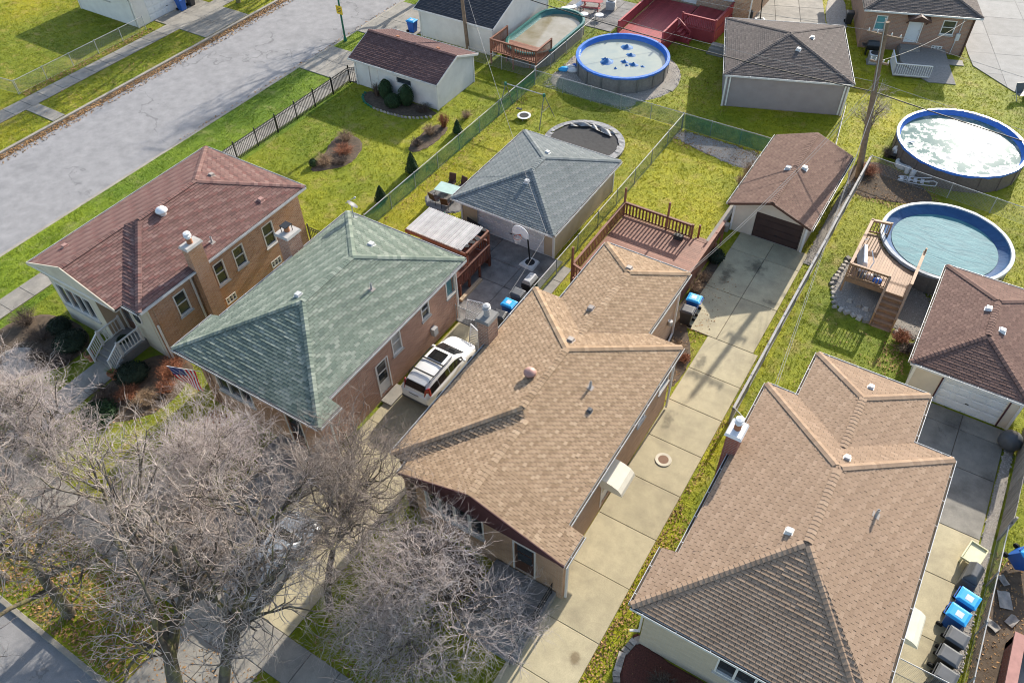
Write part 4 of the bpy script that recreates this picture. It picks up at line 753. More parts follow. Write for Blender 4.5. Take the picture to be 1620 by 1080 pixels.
for y in (17.75, 19.15): can.add([(4.72+a*1.15, y, 2.35+b*.8) for a, b in prof]+[(4.72, y, 2.35)], [tuple(range(7))])
can.build('door_awning', M['awning'], h)
hard(-3.3, 13.5, 5, 28.2)
# ---------------------------------------------------------------- garages
def hip_garage(label, L, R, F, B, ze, s, shm, sid, tw=0.32, seed=1, front=None, inset=(0.3, 0.5, 0.3, 0.3), loc=None, rz=0.0, name='garage', group='detached garages', fascia='gutter', holes=(), hmat='sid_white', single=0):
    """all coordinates local to loc/rz; front = list of openings on the -y wall"""
    g = T(name, label, 'garage', loc or (0, 0, 0), rz, group); Wm = wm(g)
    tw_ = lambda p: tuple(Wm @ Vector(p))
    fs, hl = hip_faces(L, R, F, B, ze, s); fs = [[tw_(p) for p in f] for f in fs]; hl = [(tw_(a), tw_(b)) for a, b in hl]
    roof = roof_shell(g, fs, shm); shingle_roof(roof, fs, shm, tw, 0.15, 0.018, seed=seed, single=single); ridge_caps(roof, hl, shm)
    mb = MB(); mb.box(L+.02, F+.02, ze-.17, R-.02, B-.02, ze-.03); mb.build('soffit', M['trim'], g, local=True)
    il, if_, ir, ib = inset; x0, y0, x1, y1 = L+il, F+if_, R-ir, B-ib; z1 = ze-.1
    w2 = lambda x, y: tuple((Wm @ Vector((x, y, 0)))[:2])
    c = [w2(x0, y0), w2(x1, y0), w2(x1, y1), w2(x0, y1)]
    hs = holes; wall(g, c[0], c[1], 0, z1, M[hmat], hs, name='wall')
    siding(g, c[0], c[1], 0.1, z1, sid, holes=hs)
    for i in (1, 2, 3): wall(g, c[i], c[(i+1) % 4], 0, z1, M[hmat]); siding(g, c[i], c[(i+1) % 4], 0.1, z1, sid)
    for i in range(4): MB().box(c[i][0]-.06, c[i][1]-.06, 0, c[i][0]+.06, c[i][1]+.06, z1).build('corner_board', M['trim'], g)
    for a, b, o in (((L, F, ze), (R, F, ze), (0, -1, 0)), ((R, F, ze), (R, B, ze), (1, 0, 0)), ((L, F, ze), (L, B, ze), (-1, 0, 0)), ((L, B, ze), (R, B, ze), (0, 1, 0))):
        gutter(g, tw_(a), tw_(b), tuple(Wm.to_3x3() @ Vector(o)), M[fascia])
    P_ = [(Wm @ Vector(p))[:2] for p in ((x0, y0, 0), (x1, y0, 0), (x1, y1, 0), (x0, y1, 0))]; HPOLY.append([tuple(p) for p in P_])
    return g, roof, c
SH_GRY = shingle_mat('blue grey shingle', [(0.15, 0.17, 0.17), (0.185, 0.205, 0.205), (0.165, 0.185, 0.185), (0.225, 0.24, 0.24), (0.14, 0.16, 0.165)])
g, roof, c = hip_garage('garage with a blue grey hip roof and white door behind the green house', -24.74, -17.53, 31.72, 40.4, 2.3, .32, SH_GRY, 'sid_tan', seed=21, holes=[(1.15, 5.95, 0.02, 2.05)], inset=(.3, .6, .3, .3))
garage_door(g, c[0], c[1], (1.15, 5.95, 0.02, 2.05), 'gdoor_white', 4, 8)
roof_vent(roof, -20.95, 34.4, 2.3+.32*(34.4-31.72), (0, .32), 'gutter', .28); roof_vent(roof, -21.4, 37.7, 2.3+.32*(40.4-37.7), (0, -.32), 'gutter', .28)
SH_WGR = shingle_mat('purple brown shingle', [(0.14, 0.085, 0.07), (0.185, 0.115, 0.095), (0.16, 0.10, 0.082), (0.215, 0.135, 0.11)])
g, roof, c = hip_garage('cream garage with a brown hip roof and white paneled door, right edge', 2.38, 7.85, 32.25, 40.5, 2.3, .32, SH_WGR, 'sid_cream', seed=23, holes=[(1.35, 4.35, 0.02, 2.0)], inset=(.3, .3, .3, .3))
garage_door(g, c[0], c[1], (1.35, 4.35, 0.02, 2.0), 'gdoor_white', 4, 4); roof_vent(roof, 4.79, 37.03, 2.3+.32*(4.79-2.38), (.32, 0), 'plas_white', .3); roof_vent(roof, 5.67, 35.83, 2.3+.32*(7.85-5.67), (-.32, 0), 'plas_white', .3)
MB().box(3.98, 32.5, 0, 4.05, 32.56, 2.1).box(7.05, 32.5, 0, 7.12, 32.56, 2.1).build('door_trim', M['maroon'], g)
SH_LIL = shingle_mat('grey brown shingle', [(0.10, 0.085, 0.078), (0.14, 0.12, 0.11), (0.12, 0.10, 0.092), (0.165, 0.14, 0.128)])
g, roof, c = hip_garage('mauve sided garage with a grey brown pyramid roof, behind the back fence', 0, 8.95, 0, 9.1, 2.6, .28, SH_LIL, 'sid_mauve', seed=27, loc=(-15.75, 53.6, 0), rz=math.radians(20.6), inset=(.2, .15, .2, .2), hmat='sid_mauve')
Wg = wm(g); v_ = Wg @ Vector((5.1, 2.9, 0)); roof_vent(roof, v_.x, v_.y, 2.6+.28*2.9, (-.09, .26), 'gutter', .3); v_ = Wg @ Vector((6.2, 5.0, 0)); roof_vent(roof, v_.x, v_.y, 2.6+.28*2.75, (-.26, -.1), 'gutter', .3)
for x in (.45, 8.5): MB().box(x-.05, .03, .1, x+.05, .12, 2.5).build('downspout', M['trim'], g, local=True)
# gable garages
def gable_garage(label, axis, L, R, F, B, ze, s, shm, sid, seed, rake='trim', front_holes=(), wall_mat='sid_white', inset=.3, finset=.5, side_holes=()):
    g = T('garage', label, 'garage', ((L+R)/2, (F+B)/2, 0), 0, 'detached garages')
    if axis == 'y':
        xm = (L+R)/2; zr = ze+s*(R-L)/2; a, b = (xm, F, zr), (xm, B, zr); fs = [[(R, F, ze), (R, B, ze), b, a], [(L, B, ze), (L, F, ze), a, b]]; ends = [((L, F), (R, F)), ((R, B), (L, B))]
    else:
        ym = (F+B)/2; zr = ze+s*(B-F)/2; a, b = (L, ym, zr), (R, ym, zr); fs = [[(L, F, ze), (R, F, ze), b, a], [(R, B, ze), (L, B, ze), a, b]]; ends = [((R, F), (R, B)), ((L, B), (L, F))]
    roof = roof_shell(g, fs, shm); shingle_roof(roof, fs, shm, .32, .15, .018, seed=seed); ridge_caps(roof, [(a, b)], shm)
    for e0, e1 in ends:
        rk = MB()
        m_ = ((e0[0]+e1[0])/2, (e0[1]+e1[1])/2, zr-.07); rk.bar((*e0, ze-.07), m_, .05, .15); rk.bar(m_, (*e1, ze-.07), .05, .15); rk.build('rake_board', M[rake], g)
    if axis == 'y': x0, x1, y0, y1 = L+inset, R-inset, F+finset, B-inset
    else: x0, x1, y0, y1 = L+inset, R-inset, F+inset, B-inset
    c = [(x0, y0), (x1, y0), (x1, y1), (x0, y1)]; zt = ze+s*inset-.06; W_ = (R-L)/2-inset if axis == 'y' else (B-F)/2-inset
    for i in range(4):
        p, q = c[i], c[(i+1) % 4]; gab = (i % 2 == 0) if axis == 'y' else (i % 2 == 1); hs = front_holes if i == 0 else (side_holes if i == 1 else ())
        Ln = math.dist(p, q); fn = (lambda u, Ln=Ln: zt+s*(Ln/2-abs(u-Ln/2))) if gab else None
        wall(g, p, q, 0, zt, M[wall_mat], hs, top=[(0, zt), (Ln, zt), (Ln/2, zt+s*Ln/2)] if gab else None); siding(g, p, q, .1, zt, sid, gable=fn, holes=hs)
    for p in c: MB().box(p[0]-.06, p[1]-.06, 0, p[0]+.06, p[1]+.06, zt).build('corner_board', M['trim'], g)
    MB().box(x0, y0, zt-.1, x1, y1, zt-.05).build('ceiling', M['trim'], g)
    for e in (((L, F), (L, B), (-1, 0, 0)), ((R, F), (R, B), (1, 0, 0))) if axis == 'y' else (((L, F), (R, F), (0, -1, 0)), ((L, B), (R, B), (0, 1, 0))): gutter(g, (*e[0], ze), (*e[1], ze), e[2])
    hard(x0, y0, x1, y1); return g, roof, c, zr
SH_DKG = shingle_mat('rust brown shingle', [(0.155, 0.095, 0.075), (0.205, 0.13, 0.10), (0.18, 0.112, 0.088), (0.235, 0.15, 0.115)])
g, roof, c, zr = gable_garage('cream garage with a brown gable roof and dark brown door at the drive end', 'y', -10.0, -4.95, 39.75, 48.3, 2.3, .38, SH_DKG, 'sid_cream', 31, 'brownfascia', [(1.35, 4.25, .02, 1.92)], 'sid_cream', finset=.6)
garage_door(g, c[0], c[1], (1.35, 4.25, .02, 1.92), 'gdoor_brown', 4, 4, embossed=False)
roof_vent(roof, -7.87, 43.72, 2.3+.38*2.13, (.38, 0), 'gutter', .32); roof_vent(roof, -6.99, 44.29, 2.3+.38*2.04, (-.38, 0), 'gutter', .32)
SH_LFG = shingle_mat('plum brown shingle', [(0.105, 0.06, 0.058), (0.14, 0.085, 0.08), (0.12, 0.07, 0.067), (0.17, 0.105, 0.10)])
hs = [(1.35, 2.15, .05, 2.1), (3.95, 5.45, 1.2, 1.8)]
g, roof, c, zr = gable_garage('white sided garage with a plum brown gable roof beside the side street', 'x', -41.75, -33.4, 42.3, 47.75, 2.3, .38, SH_LFG, 'sid_white', 33, 'trim', hs, 'sid_white')
door(g, c[0], c[1], hs[0]); window(g, c[0], c[1], hs[1], hung=False, mullions=0, sill=False); roof_vent(roof, -39.2, 45.4, 2.3+.38*2.3, (0, -.38), 'terracotta', .25); roof_vent(roof, -35.4, 45.4, 2.3+.38*2.3, (0, -.38), 'terracotta', .25)
downspout(g, -33.62, 42.55, 0, 2.2)
SH_DRK = shingle_mat('charcoal shingle', [(0.035, 0.04, 0.05), (0.05, 0.055, 0.068), (0.042, 0.047, 0.058), (0.065, 0.07, 0.08)])
g, roof, c, zr = gable_garage('white garage with a charcoal gable roof behind the wooden utility pole', 'x', -42.2, -34.35, 51.4, 60.9, 2.5, .38, SH_DRK, 'sid_white', 35)
# the left block: white garage end of a house by the chain link fence
SH_OUT = shingle_mat('dark outlying shingle', [(0.10, 0.08, 0.07), (0.14, 0.11, 0.10), (0.12, 0.095, 0.085)])
g, roof, c, zr = gable_garage('white sided garage with a pale blue door across the side street', 'x', -72.7, -64.25, 40.2, 50.4, 2.75, .38, SH_OUT, 'sid_white', 41, front_holes=[(3.2, 4.9, 1.75, 2.35)], side_holes=[(1.3, 5.6, .02, 2.3)])
window(g, c[0], c[1], (3.2, 4.9, 1.75, 2.35), mullions=1, hung=False); garage_door(g, c[1], c[2], (1.3, 5.6, .02, 2.3), 'gdoor_white', 4, 6); downspout(g, -64.7, 40.4, 0, 2.7)
# ---------------------------------------------------------------- brick house at the upper right, turned with its own street
h = T('brick_house', 'brick house with a white back door under a small shingled canopy, upper right', 'house', (-9.43, 67.89, 0), math.radians(19.0)); Wh = wm(h)
w2 = lambda x, y: tuple((Wh @ Vector((x, y, 0)))[:2])
bk = brick_mat('rosy back brick', (0.40, 0.23, 0.16), (0.32, 0.175, 0.12), (0.36, 0.30, 0.25))
p, q = w2(0, 0), w2(7.97, 0); hs = [(.75, 1.6, 1.55, 2.75), (3.35, 4.3, .75, 2.75), (5.75, 6.75, 1.6, 2.75), (5.55, 6.35, .25, .65)]
wall(h, p, q, 0, 3.2, bk, hs); window(h, p, q, hs[0], 'glass_teal'); window(h, p, q, hs[2]); window(h, p, q, hs[3], hung=True, mullions=2, sill=False); door(h, p, q, hs[1], 'gdoor_white'); 
for a, b in (((7.97, 0), (7.97, 12)), ((7.97, 12), (0, 12)), ((0, 12), (0, 0))): wall(h, w2(*a), w2(*b), 0, 3.2, bk)
fs, hl = hip_faces(-.4, 8.37, -.4, 12.4, 3.3, .35); tw_ = lambda p: tuple(Wh @ Vector(p)); fs = [[tw_(a) for a in f] for f in fs]; hl = [(tw_(a), tw_(b)) for a, b in hl]
roof = roof_shell(h, fs, SH_LIL); shingle_roof(roof, fs, SH_LIL, .33, .15, .018, seed=51); ridge_caps(roof, hl, SH_LIL)
MB().box(-.38, -.38, 3.1, 8.35, 12.38, 3.27).build('soffit', M['trim'], h, local=True); gutter(h, tw_((-.4, -.4, 3.3)), tw_((8.37, -.4, 3.3)), tuple(Wh.to_3x3() @ Vector((0, -1, 0))))
MB().box(7.85, -.12, 0, 7.97, 0, 3.1).build('downspout', M['brownfascia'], h, local=True)
cn = MB(); cn.quad((3.0, -.02, 3.0), (3.82, -.02, 3.3), (3.82, -1.0, 3.3), (3.0, -1.0, 2.95)); cn.quad((4.65, -.02, 3.0), (4.65, -1.0, 2.95), (3.82, -1.0, 3.3), (3.82, -.02, 3.3)); cn.quad((3.0, -1.0, 2.95), (3.82, -1.0, 3.3), (4.65, -1.0, 2.95), (4.65, -1.0, 2.85), (3.0, -1.0, 2.85)); cn.quad((3.0, 0, 2.85), (3.0, -1, 2.85), (4.65, -1, 2.85), (4.65, 0, 2.85))
cn.quad((3.0, 0, 2.85), (3.0, -.02, 3.0), (3.0, -1, 2.95), (3.0, -1, 2.85)); cn.quad((4.65, 0, 2.85), (4.65, -1, 2.85), (4.65, -1, 2.95), (4.65, -.02, 3.0)); cn.build('door_canopy', M['brownfascia'], h, local=True)
MB().bar((3.1, 0, 2.3), (3.1, -.8, 2.85), .07, .07).bar((4.55, 0, 2.3), (4.55, -.8, 2.85), .07, .07).build('canopy_bracket', M['brownfascia'], h, local=True)
MB().box(7.0, -.16, 1.25, 7.3, 0, 1.8).tube((7.15, -.08, 1.8), (7.15, -.08, 3.1), .03).tube((7.05, -.08, .1), (7.1, -.08, 1.25), .03).build('electric_meter', M['gutter'], h, local=True)
# wooden ramp porch with white railing
MB().box(3.0, -2.6, 0, 6.6, -.05, .42).box(3.1, -.9, .42, 4.6, -.05, .6).build('porch_deck', M['greywood'], h, local=True)
MB().hexa([(4.9, -4.9, 0), (6.9, -4.9, 0), (6.6, -2.6, 0), (3.0, -2.6, 0)], [(4.9, -4.9, .05), (6.9, -4.9, .05), (6.6, -2.6, .42), (3.0, -2.6, .42)]).build('porch_ramp', M['greywood'], h, local=True)
for k, (a, b) in enumerate((((2.3, -4.5), (4.95, -4.5)), ((2.3, -4.5), (2.3, -2.3)))):
    r_ = MB(); A, B_ = Vector((*a, .1)), Vector((*b, .1)); up = Vector((0, 0, 1.0)); r_.bar(A+up, B_+up, .09, .06); r_.bar(A+Vector((0, 0, .12)), B_+Vector((0, 0, .12)), .06, .06)
    rr = r_.build('porch_railing', M['trim'], h, local=True); n_ = int((B_-A).length/.16)
    bm = MB().box(-.02, -.02, .12, .02, .02, 1.0).mesh('baluster', M['trim'])
    for i in range(n_+1): piece('baluster', bm, rr, Wh @ Matrix.Translation(A.lerp(B_, i/n_)))
MB().prism([(2.3, -4.5), (4.95, -4.5), (4.9, -2.5), (2.3, -2.3)], .1, .2).build('porch_floor', M['greywood'], h, local=True)
HPOLY.append([w2(0, 0), w2(8, 0), w2(8, 12), w2(0, 12)]); HPOLY.append([w2(2.2, -4.9), w2(6.9, -4.9), w2(6.6, 0), w2(2.2, 0)])
# house that the red deck belongs to, only its back wall shows
h = T('brick_house', 'tan brick house wall at the top edge behind the red deck', 'house', (-22, 70, 0)); p, q = (-27.5, 66.4), (-18.6, 66.9); hs = [(3.0, 4.2, 1.0, 3.0), (6.5, 7.5, 1.9, 3.2)]
wall(h, p, q, 0, 3.4, M['brick_tan'], hs); door(h, p, q, hs[0], glass='glass'); window(h, p, q, hs[1])
for a, b in (((-18.6, 66.9), (-18.6, 77)), ((-18.6, 77), (-27.5, 77)), ((-27.5, 77), (-27.5, 66.4))): wall(h, a, b, 0, 3.4, M['brick_tan'])
fs, hl = hip_faces(-27.9, -18.2, 66.2, 77.4, 3.5, .35); roof = roof_shell(h, fs, SH_OUT); shingle_roof(roof, fs, SH_OUT, .33, .15, .018, seed=55); ridge_caps(roof, hl, SH_OUT); eave_box(h, [(-27.9, 66.2, -18.2, 77.4)], 3.5, M['trim']); downspout(h, -18.5, 66.8, 0, 3.4)
hard(-27.5, 66.3, -18.6, 77)
# brick porch of the next house, lower right corner
h = T('brick_porch', 'red brick porch corner of the neighbouring house at the lower right edge', 'porch', (10.6, 17.5, 0))
MB().box(9.35, 14.0, 0, 9.65, 21.2, .95).box(9.35, 20.9, 0, 14, 21.2, .95).build('parapet', M['brick_red'], h); MB().box(9.3, 13.95, .95, 9.7, 21.25, 1.05).box(9.7, 20.85, .95, 14, 21.25, 1.05).build('coping', pm('pink coping', (.42, .22, .19), None, 4, .8), h); MB().box(9.65, 14, 0, 14, 20.9, .45).build('porch_floor', M['porch'], h)
hard(9.2, 13, 14, 21.4)
# ================================================================ FENCES
def chainlink(label, p, q, h, screen=None, post=2.6, sp=.11, name='chain_link_fence', mat='galv', wr=.0035, rail=True):
    p, q = Vector((*p, 0)), Vector((*q, 0)); d = (q-p).normalized(); L = (q-p).length; t = T(name, label, 'fence', (p+q)/2, 0, 'chain link fences'); Z = Vector((0, 0, 1))
    n = max(1, round(L/post)); pm_ = MB().tube((0, 0, 0), (0, 0, h+.04), .028, n=8).lathe([(.034, h+.03), (.02, h+.07)], 8).mesh('post', M[mat])
    for i in range(n+1): piece('post', pm_, t, Matrix.Translation(p+d*(L*i/n)))
    if rail: MB().tube(p+Z*h, q+Z*h, .024, n=8).build('top_rail', M[mat], t)
    MB().tube(p+Z*.06, q+Z*.06, .006, n=4).build('tension_wire', M[mat], t)
    # diagonal wires as thin ribbons
    v = []; f = []; o = Vector((d.y, -d.x, 0))*.012
    def wire(u0, z0, u1, z1, k):
        a, b = p+d*u0+Z*z0+o*k, p+d*u1+Z*z1+o*k; nrm = (b-a).normalized().cross(Vector((d.y, -d.x, 0)))*wr; i = len(v); v.extend([a-nrm, a+nrm, b+nrm, b-nrm]); f.append((i, i+1, i+2, i+3))
    hh = h-.08; k = -hh
    while k < L:
        a0, a1 = max(k, 0), min(k+hh, L)
        if a1 > a0: wire(a0, .06+(a0-k), a1, .06+(a1-k), 1); wire(a0, .06+hh-(a0-k), a1, .06+hh-(a1-k), -1)
        k += sp
    mi = wm(t).inverted(); o_ = bpy.data.objects.new('wire_mesh', fastmesh('wire_mesh', [mi @ x for x in v], f, M[mat], k=4)); link(o_, t); o_['kind'] = 'stuff'
    if screen:
        s = MB(); n2 = int(L/.5); wob = [rnd.uniform(-.02, .02) for _ in range(n2+1)]; nd = Vector((d.y, -d.x, 0))
        s.sheet(lambda a, b: p+d*(a*L)+Z*(.08+b*(h-.14))+nd*(.025+wob[int(a*n2+.5)]*(1-b)), n2, 3); s.build('privacy_mesh', M[screen], t)
    return t
chainlink('green screened chain link fence between the corner lot and the gray roofed garage yard', (-29.3, 28.6), (-29.3, 49.4), 1.25, 'screen')
chainlink('green screened fence along the back lot line below the blue rimmed round pool', (-29.3, 49.42), (-16.95, 49.42), 1.25, 'screen_dk')
chainlink('green screened fence along the back lot line beside the brown gable garage', (-16.95, 49.42), (-10.4, 49.42), 1.25, 'screen')
chainlink('long chain link fence between the gray roofed garage and the cedar deck', (-16.9, 25.8), (-16.9, 49.4), 1.25, 'screen_dk')
chainlink('silver chain link fence beside the sidewalk across the side street', (-63.8, 28.0), (-63.8, 40.6), 1.15)
chainlink('short chain link return at the street corner of the left lawn', (-66.5, 27.6), (-63.8, 27.9), 1.15)
chainlink('bare chain link fence between the two right hand pools', (-4.1, 50.9), (9.0, 49.6), 1.15)
chainlink('green chain link fence behind the row of bins at the right edge', (8.25, 11.0), (8.25, 25.9), 1.25, 'screen_dk')
chainlink('chain link gate across the right hand drive', (5.3, 17.75), (7.55, 17.75), 1.2, name='chain_link_gate')
chainlink('short chain link fence beside the brick chimney of the brown roofed house', (-4.1, 26.0), (-3.0, 25.4), 1.2)
chainlink('chain link fence running back beside the mauve garage', (-6.3, 49.6), (-7.4, 56.4), 1.15)
chainlink('chain link gate across the side drive beside the green roofed house', (-19.85, 24.95), (-17.1, 24.95), 1.2, name='chain_link_gate')
chainlink('chain link fence below the wooden pool deck at the top', (-29.6, 49.9), (-29.6, 60.0), 1.15)
chainlink('low chain link fence between the white garage and the oval pool deck', (-36.0, 50.2), (-29.7, 50.2), 1.1)
# solid grey slat fence between the middle and right lots
t = T('slat_fence', 'long grey slatted fence beside the middle driveway', 'fence', (-4.12, 38, 0)); 
for i in range(11): MB().box(-4.17, 25.9+i*2.46, 0, -4.07, 26.0+i*2.46, 1.3).build('post', M['slat'], t)
MB().box(-4.18, 25.9, 1.2, -4.06, 50.6, 1.28).build('top_rail', M['slat'], t); MB().box(-4.16, 25.9, .1, -4.08, 50.6, .16).build('bottom_rail', M['slat'], t)
mb = MB(); y = 25.95
while y < 50.5: mb.box(-4.145+rnd.uniform(-.006, .006), y, .12, -4.105, y+.088, 1.22, tint=rnd.random()); y += .095
mb.build('slat_infill', M['greywood'], t, kind='stuff')
# grey board fence at the right edge
t = T('board_fence', 'weathered tall board fence behind the right hand gravel strip', 'fence', (8.3, 29, 0)); bm = MB().box(-.012, 0, .04, .012, .135, 1.75).mesh('board', M['greywood'])
for i in range(48): piece('board', bm, t, Matrix.Translation((8.26+rnd.uniform(-.006, .006), 26.0+i*.145, rnd.uniform(-.03, .02))))
MB().box(8.28, 26, .3, 8.33, 33, .4).box(8.28, 26, 1.35, 8.33, 33, 1.45).build('rail', M['greywood'], t)
for i in range(4): MB().box(8.28, 26+i*2.3, 0, 8.38, 26.1+i*2.3, 1.8).build('post', M['greywood'], t)
# black iron fence
def iron_fence(label, p, q, h=1.35):
    p, q = Vector((*p, 0)), Vector((*q, 0)); d = (q-p).normalized(); L = (q-p).length; t = T('iron_fence', label, 'fence', (p+q)/2, 0, 'black iron fences'); n = max(1, round(L/2.05))
    po = MB().box(-.035, -.035, 0, .035, .035, h+.12).lathe([(.05, h+.12), (.05, h+.16), (.01, h+.2)], 6).mesh('post', M['iron'])
    for i in range(n+1): piece('post', po, t, Matrix.Translation(p+d*(L*i/n)))
    r = MB()
    for z in (.15, h-.22, h-.04): r.bar(p+Vector((0, 0, z)), q+Vector((0, 0, z)), .035, .035)
    r.build('rail', M['iron'], t); m = MB(); k = int(L/.15)
    for i in range(1, k): c = p+d*(L*i/k); m.bar(c+Vector((0, 0, .06)), c+Vector((0, 0, h)), .026, .026)
    m.build('picket_row', M['iron'], t, kind='stuff')
iron_fence('black iron picket fence along the side street sidewalk', (-42.1, 26.0), (-42.1, 42.4)); iron_fence('short black iron fence joining the white sided garage', (-42.1, 42.4), (-41.4, 42.7)); iron_fence('black iron gate behind the two brick chimneys', (-31.5, 25.9), (-29.4, 25.9))
# ================================================================ DECKS
def rail_run(deck, a, b, h, z, mat, bal=.05, gap=.11, cap=(.14, .04), name='railing', skip=0):
    a, b = Vector((*a, z)), Vector((*b, z)); L = (b-a).length; d = (b-a).normalized(); up = Vector((0, 0, 1)); r = MB()
    r.bar(a+up*h, b+up*h, *cap); r.bar(a+up*(h-.1), b+up*(h-.1), .04, .09); r.bar(a+up*.1, b+up*.1, .04, .09); rr = r.build(name, M[mat], deck); n = max(2, int(L/(bal+gap)))
    me = MB().box(-bal/2, -.02, .1, bal/2, .02, h-.05).mesh('baluster', M[mat]); rot = Matrix.Rotation(math.atan2(d.y, d.x), 4, 'Z')
    for i in range(n): piece('baluster', me, rr, Matrix.Translation(a+d*(L*(i+.5)/n)) @ rot)
    return rr
def boards(deck, poly_rect, z, mat, along='x', wd=.14, th=.03, gap=.008):
    x0, y0, x1, y1 = poly_rect
    if along == 'x': n = int((y1-y0)/(wd+gap)); me = MB().box(0, 0, -th, x1-x0, wd, 0).mesh('deck_board', M[mat]); pos = [(x0, y0+i*(wd+gap), z) for i in range(n)]
    else: n = int((x1-x0)/(wd+gap)); me = MB().box(0, 0, -th, wd, y1-y0, 0).mesh('deck_board', M[mat]); pos = [(x0+i*(wd+gap), y0, z) for i in range(n)]
    for p in pos: piece('deck_board', me, deck, Matrix.Translation(p))
def posts(deck, pts, mat, w_=.1, name='post'):
    for x, y, z0, z1 in pts: MB().box(x-w_/2, y-w_/2, z0, x+w_/2, y+w_/2, z1).build(name, M[mat], deck)
# cedar deck behind the tan roofed house
dk = T('cedar_deck', 'reddish cedar deck with slatted railing behind the tan roofed house', 'deck', (-12.6, 33.8, 0)); zf = .9
boards(dk, (-15.55, 30.35, -9.75, 37.25), zf, 'deckboard'); MB().box(-15.55, 37.22, .55, -9.75, 37.27, .87).box(-15.6, 30.4, .55, -15.55, 37.25, .87).box(-9.75, 30.4, .1, -9.7, 37.25, .87).build('rim_joist', M['cedar'], dk)
rail_run(dk, (-15.6, 30.6), (-15.6, 37.2), .98, zf, 'cedar', .09, .10); rail_run(dk, (-15.55, 37.2), (-11.15, 37.2), .98, zf, 'cedar', .1, .11)
rail_run(dk, (-9.68, 30.6), (-9.68, 38.6), .95, zf, 'cedar', .13, .02, (.2, .04)); rail_run(dk, (-15.6, 30.6), (-14.6, 30.3), .98, zf, 'cedar', .09, .1)
posts(dk, [(-15.62, 30.55, 0, 3.1), (-15.62, 37.22, 0, 2.9), (-12.75, 37.24, 0, 2.9), (-11.12, 37.2, 0, 1.95), (-9.66, 37.3, 0, 1.9), (-10.9, 37.9, 0, 1.5), (-9.66, 38.6, 0, 1.5)], 'cedar', .11)
for i in range(4): MB().box(-11.0, 37.3+i*.3, 0, -9.8, 37.62+i*.3, .72-i*.2).build('stair_tread', M['cedar'], dk)
hard(-15.6, 30.3, -9.7, 38.6)
tb = T('tool_box', 'small black tool box on the cedar deck by the back railing', 'box', (-11.75, 36.75, zf)); MB().box(-.28, -.13, 0, .28, .13, .22).build('body', M['plas_black'], tb, local=True, bevel=.02); MB().box(-.29, -.14, .22, .29, .14, .3).build('lid', M['iron'], tb, local=True, bevel=.02); MB().path([(-.12, 0, .3), (-.12, 0, .38), (.12, 0, .38), (.12, 0, .3)], .015).build('handle', M['galv'], tb, local=True)
# pergola porch behind the green house
pg = T('pergola', 'wooden back porch with a weathered corrugated roof behind the green house', 'porch', (-22.9, 28.2, 0)); zt = 2.62
sm = MB().hexa([(0, 0, 0), (.12, 0, 0), (.12, 2.32, 0), (0, 2.32, 0)], [(.04, 0, .07), (.08, 0, .07), (.08, 2.32, .07), (.04, 2.32, .07)]).mesh('roof_rib', M['corr'])
for i in range(34):
    if i > 30: continue
    piece('roof_rib', sm, pg, Matrix.Translation((-25.0+i*.125, 27.5+(.12*rnd.random() if i > 28 else 0), zt+.06+rnd.uniform(-.004, .004))))
MB().box(-25.0, 27.5, zt+.045, -21.15, 29.8, zt+.06).build('roof_sheet', M['corr'], pg)
mb = MB().box(-25.05, 27.45, zt-.14, -20.75, 27.52, zt+.04).box(-25.05, 29.78, zt-.14, -20.75, 29.86, zt+.04).box(-20.82, 27.5, zt-.14, -20.7, 29.8, zt+.08); 
for x in (-24.4, -23.6, -22.8, -22.0, -21.3): mb.box(x, 27.5, zt-.12, x+.05, 29.8, zt+.04)
mb.build('beam', M['cedar'], pg)
bp_ = MB().box(0, 0, 0, .35, .05, .02).mesh('torn_sheet', M['black'])
for x, y, r in ((-21.2, 29.55, .3), (-21.1, 28.8, -.4), (-21.15, 28.3, .2), (-21.2, 27.8, .5)): piece('torn_sheet', MB().prism([(0, 0), (.42, .05), (.36, .34), (.05, .28)], 0, .015).mesh('torn_sheet', M['black']) if 0 else bp_, pg, Matrix.Translation((x, y, zt+.07)) @ Matrix.Rotation(r, 4, 'Z') @ Matrix.Scale(5, 4, (0, 1, 0)))
posts(pg, [(-20.7, 28.6, 0, 1.0), (-20.7, 26.6, 0, 1.0), (-20.76, 29.75, 0, zt), (-20.76, 27.6, 0, zt), (-24.9, 29.75, 0, zt), (-24.9, 27.6, 0, zt)], 'cedar_dark', .12); boards(pg, (-25.0, 25.3, -20.7, 29.8), .95, 'cedar_dark')
MB().box(-25, 29.77, .1, -20.7, 29.83, .92).build('skirt', M['cedar_dark'], pg)
rail_run(pg, (-20.7, 25.5), (-20.7, 29.7), 1.0, .75, 'cedar_dark', .11, .05); rail_run(pg, (-24.9, 29.8), (-20.8, 29.8), .95, .95, 'cedar_dark', .1, .06)
for i in range(4): MB().box(-20.62, 26.3+i*.05, 0, -20.4, 28.4, .2).build('planter_ledge', M['sid_tan'], pg) if i == 0 else None
hard(-25.1, 25.2, -20.3, 30)
